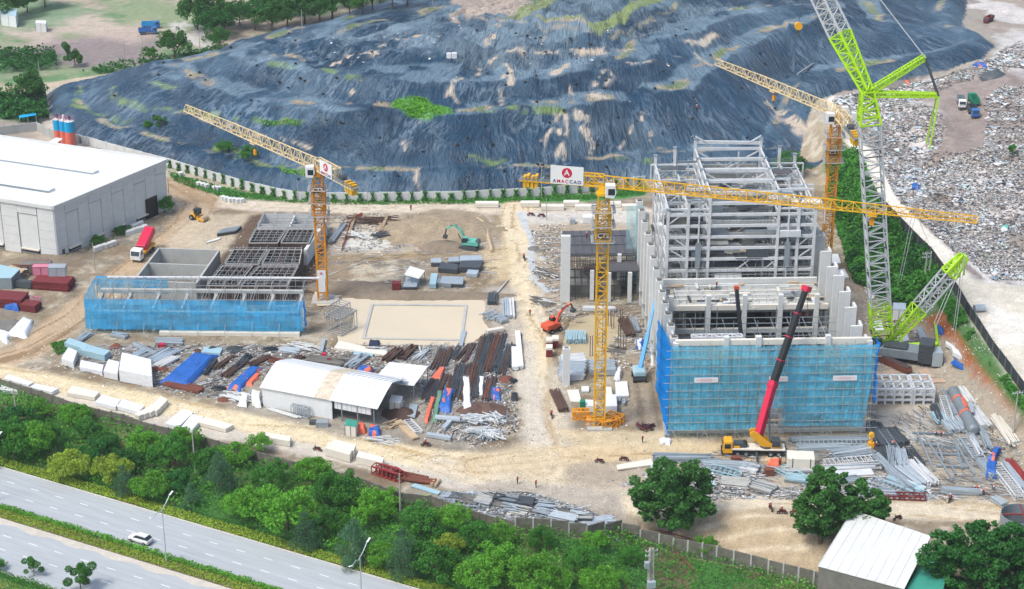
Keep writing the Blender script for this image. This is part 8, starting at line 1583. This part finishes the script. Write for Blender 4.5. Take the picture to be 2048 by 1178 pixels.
tarp('blue tarpaulin tent at the right of the steel yard', [(1974, 928), (1990, 932), (2000, 906), (1990, 902)], 1.8, 'tarp_blue', seed=111, k2='tarp_orange'); tarp('blue tarpaulin heap below the tent at the right yard', [(1968, 955), (1992, 960), (1994, 932), (1972, 930)], 1.6, 'tarp_blue', seed=112); tarp('blue tarpaulin by the foot of the red bank', [(1900, 738), (1930, 740), (1928, 726), (1906, 724)], .9, 'tarp_blue', seed=113); tarp('blue tarpaulin behind the lime crane mast foot', [(1868, 668), (1888, 670), (1890, 656), (1870, 654)], 1.0, 'tarp_blue', seed=114); tarp('deep blue sheet on the steel frame floor', [(0, 0), (1, 0), (1, 1), (0, 1)], .1, 'tarp_blue', seed=115) if 0 else None
for k, (q4, h, key, lab) in enumerate((([(1748, 760), (1790, 752), (1788, 742), (1742, 748)], .15, 'steel_plate', 'pinkish steel road plate below the crawler tracks, left'), ([(1758, 768), (1800, 764), (1796, 756), (1755, 760)], .15, 'steel_plate', 'pinkish steel road plate, lowest of the set'), ([(1835, 768), (1892, 766), (1888, 758), (1840, 758)], .15, 'steel_plate', 'long steel road plate right of the crane'), ([(1850, 758), (1870, 756), (1852, 738), (1834, 742)], .15, 'steel_plate', 'steel road plate running to the ballast'), ([(1737, 690), (1760, 692), (1756, 678), (1738, 676)], .4, 'white_panel', 'white sheet left of the crane boom foot'), ([(1740, 668), (1768, 666), (1762, 646), (1742, 648)], .6, 'white_panel', 'white slab behind the crane boom foot'), ([(1790, 690), (1818, 684), (1814, 672), (1790, 678)], .4, 'white_panel', 'white sheet under the derrick mast'), ([(1832, 665), (1842, 692), (1858, 686), (1842, 660)], .9, 'galv', 'pale trough beam right of the crane boom foot'), ([(1866, 708), (1876, 728), (1886, 724), (1872, 700)], .9, 'steel_white', 'white trough beam above the ballast tray'), ([(1904, 720), (1924, 718), (1916, 702), (1900, 704)], 1.0, 'white_panel', 'white panel stack by the red bank'), ([(1890, 702), (1912, 700), (1908, 692), (1890, 692)], .8, 'white_panel', 'white panel stack by the red bank, upper'), ([(1662, 530), (1682, 530), (1676, 512), (1660, 512)], .5, 'white_panel', 'white sheet behind the right fins of the shell, upper'), ([(1676, 560), (1698, 558), (1688, 542), (1674, 544)], .5, 'white_panel', 'white sheet behind the right fins of the shell, lower'))): slab(lab, q4, h, key, 'ground_plate' if k < 4 else 'panel', 'plate' if k < 4 else 'panel')
t = thing('round_tank', 'open topped round steel tank cut by the right edge', 'tank', P(2040, 1052)); mb = MB(); n = 40
for i in range(n):
    a0, a1 = 2*PI*i/n, 2*PI*(i+1)/n; mb.add([(math.cos(a)*r, math.sin(a)*r, z) for r in (3.7, 3.6) for z in (0, 2.6) for a in (a0, a1)], [(0, 1, 3, 2), (5, 4, 6, 7), (2, 3, 7, 6)], 'steel_grey')
mb.cyl((0, 0, .2), (0, 0, .3), 3.6, 3.6, 'steel_dark', 40); part('shell', t, mb); mb = MB(); mb.bar((-3.6, 0, 2.5), (3.6, 0, 2.5), .2, 'red_steel'); mb.bar((0, -3.6, 2.5), (.6, 3.6, 2.5), .2, 'red_steel'); part('cross_bars', t, mb)
# --- dumped things on the landfill and dump
slab('white tank on the landfill, left of a pair', [(893, 120), (902, 121), (902, 116), (894, 115)], 1.6, 'white_paint', 'water_tank', 'tank', lift=.2); slab('white tank on the landfill, right of a pair', [(903, 121), (914, 120), (913, 114), (904, 115)], 1.6, 'white_paint', 'water_tank', 'tank', lift=.2)
tarp('blue and coral sheets on the dump near the haul road', [(1945, 135), (1975, 138), (1975, 130), (1950, 128)], 1.2, 'tarp_blue', seed=121, k2='tarp_orange'); tarp('coral sheet on the dark mound of the dump', [(1805, 170), (1820, 171), (1818, 164), (1806, 164)], .8, 'tarp_orange', seed=122); heap('dark mound on the dump', 1802, 168, 3.5, 3, 1.2, 'concrete_dark', 'waste_heap', 'waste heap', 323); heap('dark grey waste mound at the right edge of the dump', 1990, 152, 4, 3, 2, 'steel_dark', 'waste_heap', 'waste heap', 324)
tarp('blue umbrella-like sheet beside the white lane on the dump', [(1822, 380), (1838, 381), (1838, 372), (1824, 371)], 1, 'tarp_blue', seed=125); tarp('turquoise sheet on the grey rubbish slope', [(2000, 463), (2018, 462), (2018, 454), (2004, 453)], .6, 'machine_teal', seed=126); mb = MB(); mb.cyl((-.8, 0, .9), (1.6, .4, .9), .8, .8, 'galv', 14); o = mb.build('water_tank'); o.location = P(1955, 624); tag(o, 'small pale tank on the white yard behind the mesh fence', 'tank')
B('thin mast lying on the membrane near its right edge', (1593, 165), (1640, 108), .5, .5, 'tube', 1, 'beams', 'pole', 'pole')
# ---------------------------------------------------------------- litter: what nobody could count
def litter(name, pts, n, size, pal, zh=0.0, seed=1, thr=-.5, terr=None, clump=None, zoff=0.0, elong=0, az=None):
    if terr is None: poly = GL(pts)
    else: poly = GL(pts, terr)
    xs = [p[0] for p in poly]; ys = [p[1] for p in poly]; rs = np.random.RandomState(seed); x = rs.uniform(min(xs), max(xs), n*4); y = rs.uniform(min(ys), max(ys), n*4)
    k = (sdf_poly(x, y, poly) > 0) & (fbm(x, y, 5, seed, 3) > thr)
    if clump: k &= clump(x, y)
    x = x[k][:n]; y = y[k][:n]; m_ = len(x); z = terrain(x, y)+zh*rs.uniform(0, 1, m_)**2+zoff; S = size*rs.uniform(.3, 1.6, m_)**1.3
    C = np.stack([x, y, z], 1); a = rs.uniform(0, 2*PI, m_) if az is None else rs.normal(az, .35, m_); u = np.stack([np.cos(a), np.sin(a), rs.uniform(-.3, .3, m_)], 1); v = np.stack([-np.sin(a), np.cos(a), rs.uniform(-.3, .3, m_)], 1)*rs.uniform(.25, 1, (m_, 1)); up = np.zeros((m_, 3)); up[:, 2] = rs.uniform(.1, .6, m_)*S
    S = S[:, None]; u = u*(elong or 1); u[:, 2] *= .15 if elong else 1; v = v*(.35 if elong else 1); V = np.stack([C-u*S-v*S, C+u*S-v*S, C+u*S+v*S, C-u*S+v*S, C+up], 1).reshape(-1, 3); i = np.arange(m_)[:, None]*5; F_ = np.concatenate([i+[0, 1, 4], i+[1, 2, 4], i+[2, 3, 4], i+[3, 0, 4]]).reshape(-1, 3)
    pal = np.array([HX(c) for c in pal]); fx = fbm(x, y, 9, seed+7, 3); ci = (rs.randint(0, len(pal), m_)); col_ = pal[ci]*rs.uniform(.75, 1.15, (m_, 1)); cols = np.repeat(col_, 5, axis=0)
    return tag(np_mesh(name, V, F_, M['litter'], np.clip(cols, 0, .85)), kind='stuff')
PG = ['e2e0dc', 'd8d8d6', 'cfd3d2', 'c9c4ba', 'b9b4ae', 'a79f94', '9a9084', 'c2dcdc', 'e8e6e0', 'ddd8d0', '7e7a76', '5a5e62', '7f97b0', 'd9d2c6', 'c8bfb4', 'b5a898']
DUMP = [(1650, 150, 11), (1800, 138, 13), (1900, 135, 14), (2010, 90, 15), (2070, 30, 16), (2080, 545, 8), (1990, 560, 7), (1900, 490, 8), (1820, 420, 8), (1760, 340, 8), (1720, 275, 9), (1665, 215, 9)]
TRK = GL([(1830, 165, 14), (1960, 150, 14), (2060, 140, 14), (2060, 160, 14), (1990, 185, 13), (1960, 235, 12), (1990, 285, 11), (1890, 285, 12), (1885, 215, 13), (1850, 185, 14)])
outside = lambda x, y: (seg_dist(x, y, EDGE)[2] > 6.2) & (sdf_poly(x, y, TRK) < fbm(x, y, 6, 3, 3)*8) & (sdf_poly(x, y, LF) < -3)
litter('rubbish', DUMP, 60000, .18, PG, .45, 5, -.02, clump=outside); litter('rubbish', DUMP, 7000, .38, ['e8eaea', 'dce2e2', 'bcdcdc', 'f0f0ee', 'dcdcdc', '4d5660', 'a8bccc'], .5, 9, .07, clump=outside)
litter('rubbish', DUMP, 16000, .28, ['6e6a66', '8c8680', '55585c', 'a59c94', '4b4f55', 'b5b0a8'], .2, 15, -.2, clump=outside)
PR = ['d8d3c8', 'c4beb2', 'e6e2d8', '9a9388', 'a89a84', '6f6a62', 'f0eee8']
litter('rubble', [(340, 380), (1290, 420), (1290, 900), (1340, 1000), (900, 1010), (600, 880), (60, 770), (0, 740), (150, 640), (300, 520)], 14000, .13, PR, 0, 21, -.1)
litter('rubble', [(1700, 560), (1900, 640), (2048, 880), (2048, 1010), (1560, 1010), (1240, 1000), (1560, 880), (1740, 860)], 7000, .13, PR+['9fb0ba'], 0, 23, -.1)
litter('scrap', [(130, 692), (520, 690), (700, 695), (860, 690), (1010, 680), (1040, 860), (960, 895), (880, 880), (840, 770), (700, 760), (560, 730), (500, 810), (330, 780), (120, 735)], 15000, .17, PR+['8fa0aa', '5b4c42', '7a5a4a', '4a4a4a', '8a8680', '9a9388'], .25, 25, -.14)
litter('scrap', [(890, 985), (1060, 985), (1240, 1040), (1250, 1066), (1100, 1066), (960, 1030), (880, 1005)], 4500, .18, ['9aa4a8', '6f747a', 'b8bcba', '85807a', 'd8dada'], .4, 27, -.2)
litter('scrap', [(1300, 940), (1560, 930), (1860, 960), (1870, 998), (1400, 1000), (1240, 970)], 4500, .17, ['9fb6c2', 'c8d6dc', '7d746a', 'b9b2a4', '6d4a3a', 'e4e8ea'], .3, 29, -.1)
litter('scrap', [(640, 430), (800, 425), (960, 440), (960, 500), (660, 505)], 3500, .14, ['9a9388', 'b5aa96', '85796a', '6a5a4a', '8e9aa2'], .3, 33, -.05); litter('scrap', [(1060, 450), (1130, 450), (1130, 620), (1320, 620), (1330, 740), (1240, 740), (1110, 640), (1070, 600)], 3600, .16, PR+['6a6460', '8e9aa2'], .3, 35, -.1)
litter('scrap', [(1740, 560), (1800, 610), (1850, 690), (1960, 830), (2030, 930), (1960, 850), (1880, 720), (1760, 650)], 4500, .16, PR+['5c5a58', '8e9aa2', '6d4a3a'], .35, 37, -.1); litter('scrap', [(1670, 400), (1700, 400), (1760, 520), (1745, 600), (1700, 540)], 2600, .35, ['e6e6e2', 'cfcdc8', 'f2f2f0', 'a8a8a4'], .6, 39, -.0)
BARS = ['c8d4da', '9fb0ba', 'dfe4e6', '5b4c42', '6f767a', 'b0a898', '8a9aa4', '4a4a4c']
for q, n_, az_ in (([(140, 690), (560, 695), (860, 690), (860, 760), (700, 750), (560, 725), (500, 800), (330, 780), (130, 735)], 2600, .6), ([(840, 690), (1010, 680), (1036, 860), (960, 890), (850, 860)], 1500, 1.2), ([(1560, 885), (1860, 880), (2040, 900), (2048, 1000), (1560, 998), (1400, 1000), (1300, 925)], 2600, -.3), ([(1740, 820), (1780, 850), (1900, 790), (2030, 900), (1900, 930), (1760, 880)], 900, -1.1), ([(890, 985), (1060, 985), (1240, 1040), (1250, 1066), (1100, 1066), (960, 1030), (880, 1005)], 1300, -.1), ([(1080, 470), (1125, 470), (1125, 600), (1320, 600), (1330, 720), (1240, 720), (1110, 630)], 700, .3), ([(650, 430), (990, 440), (990, 580), (650, 580)], 700, .2)): litter('loose_bars', q, n_, .14, BARS, .4, 60+n_ % 37, -.12, elong=9, az=az_)
LFP = [(560, 60), (700, 60), (1000, 90), (1280, 95), (1450, 130), (1540, 225), (1280, 210), (1180, 210), (1000, 180), (700, 180)]
litter('membrane_scraps', LFP, 350, .22, ['e6e6e2', 'cbbba6', 'f2f2f0', '20303c'], .1, 41, -.02, terr=14, zoff=.0)
# tyres holding the membrane down
rs = random.Random(3); tp = None; its = []
for k in range(150):
    px = rs.uniform(120, 1640); py = rs.uniform(60, 375); p = P(px, py)
    if sdf_poly(np.array([p.x]), np.array([p.y]), LF)[0] < 3: continue
    if tp is None: mb = MB(); mb.cyl((0, 0, 0), (0, 0, .3), .42, .42, 'rubber', 12); tp = o = mb.build('tyre')
    else: o = tp.copy(); COLL.objects.link(o)
    o.location = p+Vector((0, 0, .4)); tag(o, 'black tyre holding down the landfill membrane', 'tyre', 'tyres on the membrane')
# ---------------------------------------------------------------- haze
hm = bpy.data.materials.new('haze'); hm.use_nodes = True; nt = hm.node_tree; nt.nodes.remove(nt.nodes['Principled BSDF']); pv = nt.nodes.new('ShaderNodeVolumePrincipled')
pv.inputs['Color'].default_value = (.86, .94, 1, 1); pv.inputs['Density'].default_value = .00008; pv.inputs['Anisotropy'].default_value = .2; nt.links.new(pv.outputs[0], nt.nodes['Material Output'].inputs['Volume'])
M['haze'] = hm; o = MB().box(0, 2020, -8, 6200, 4200, 200, 'haze').build('haze'); tag(o, kind='stuff')
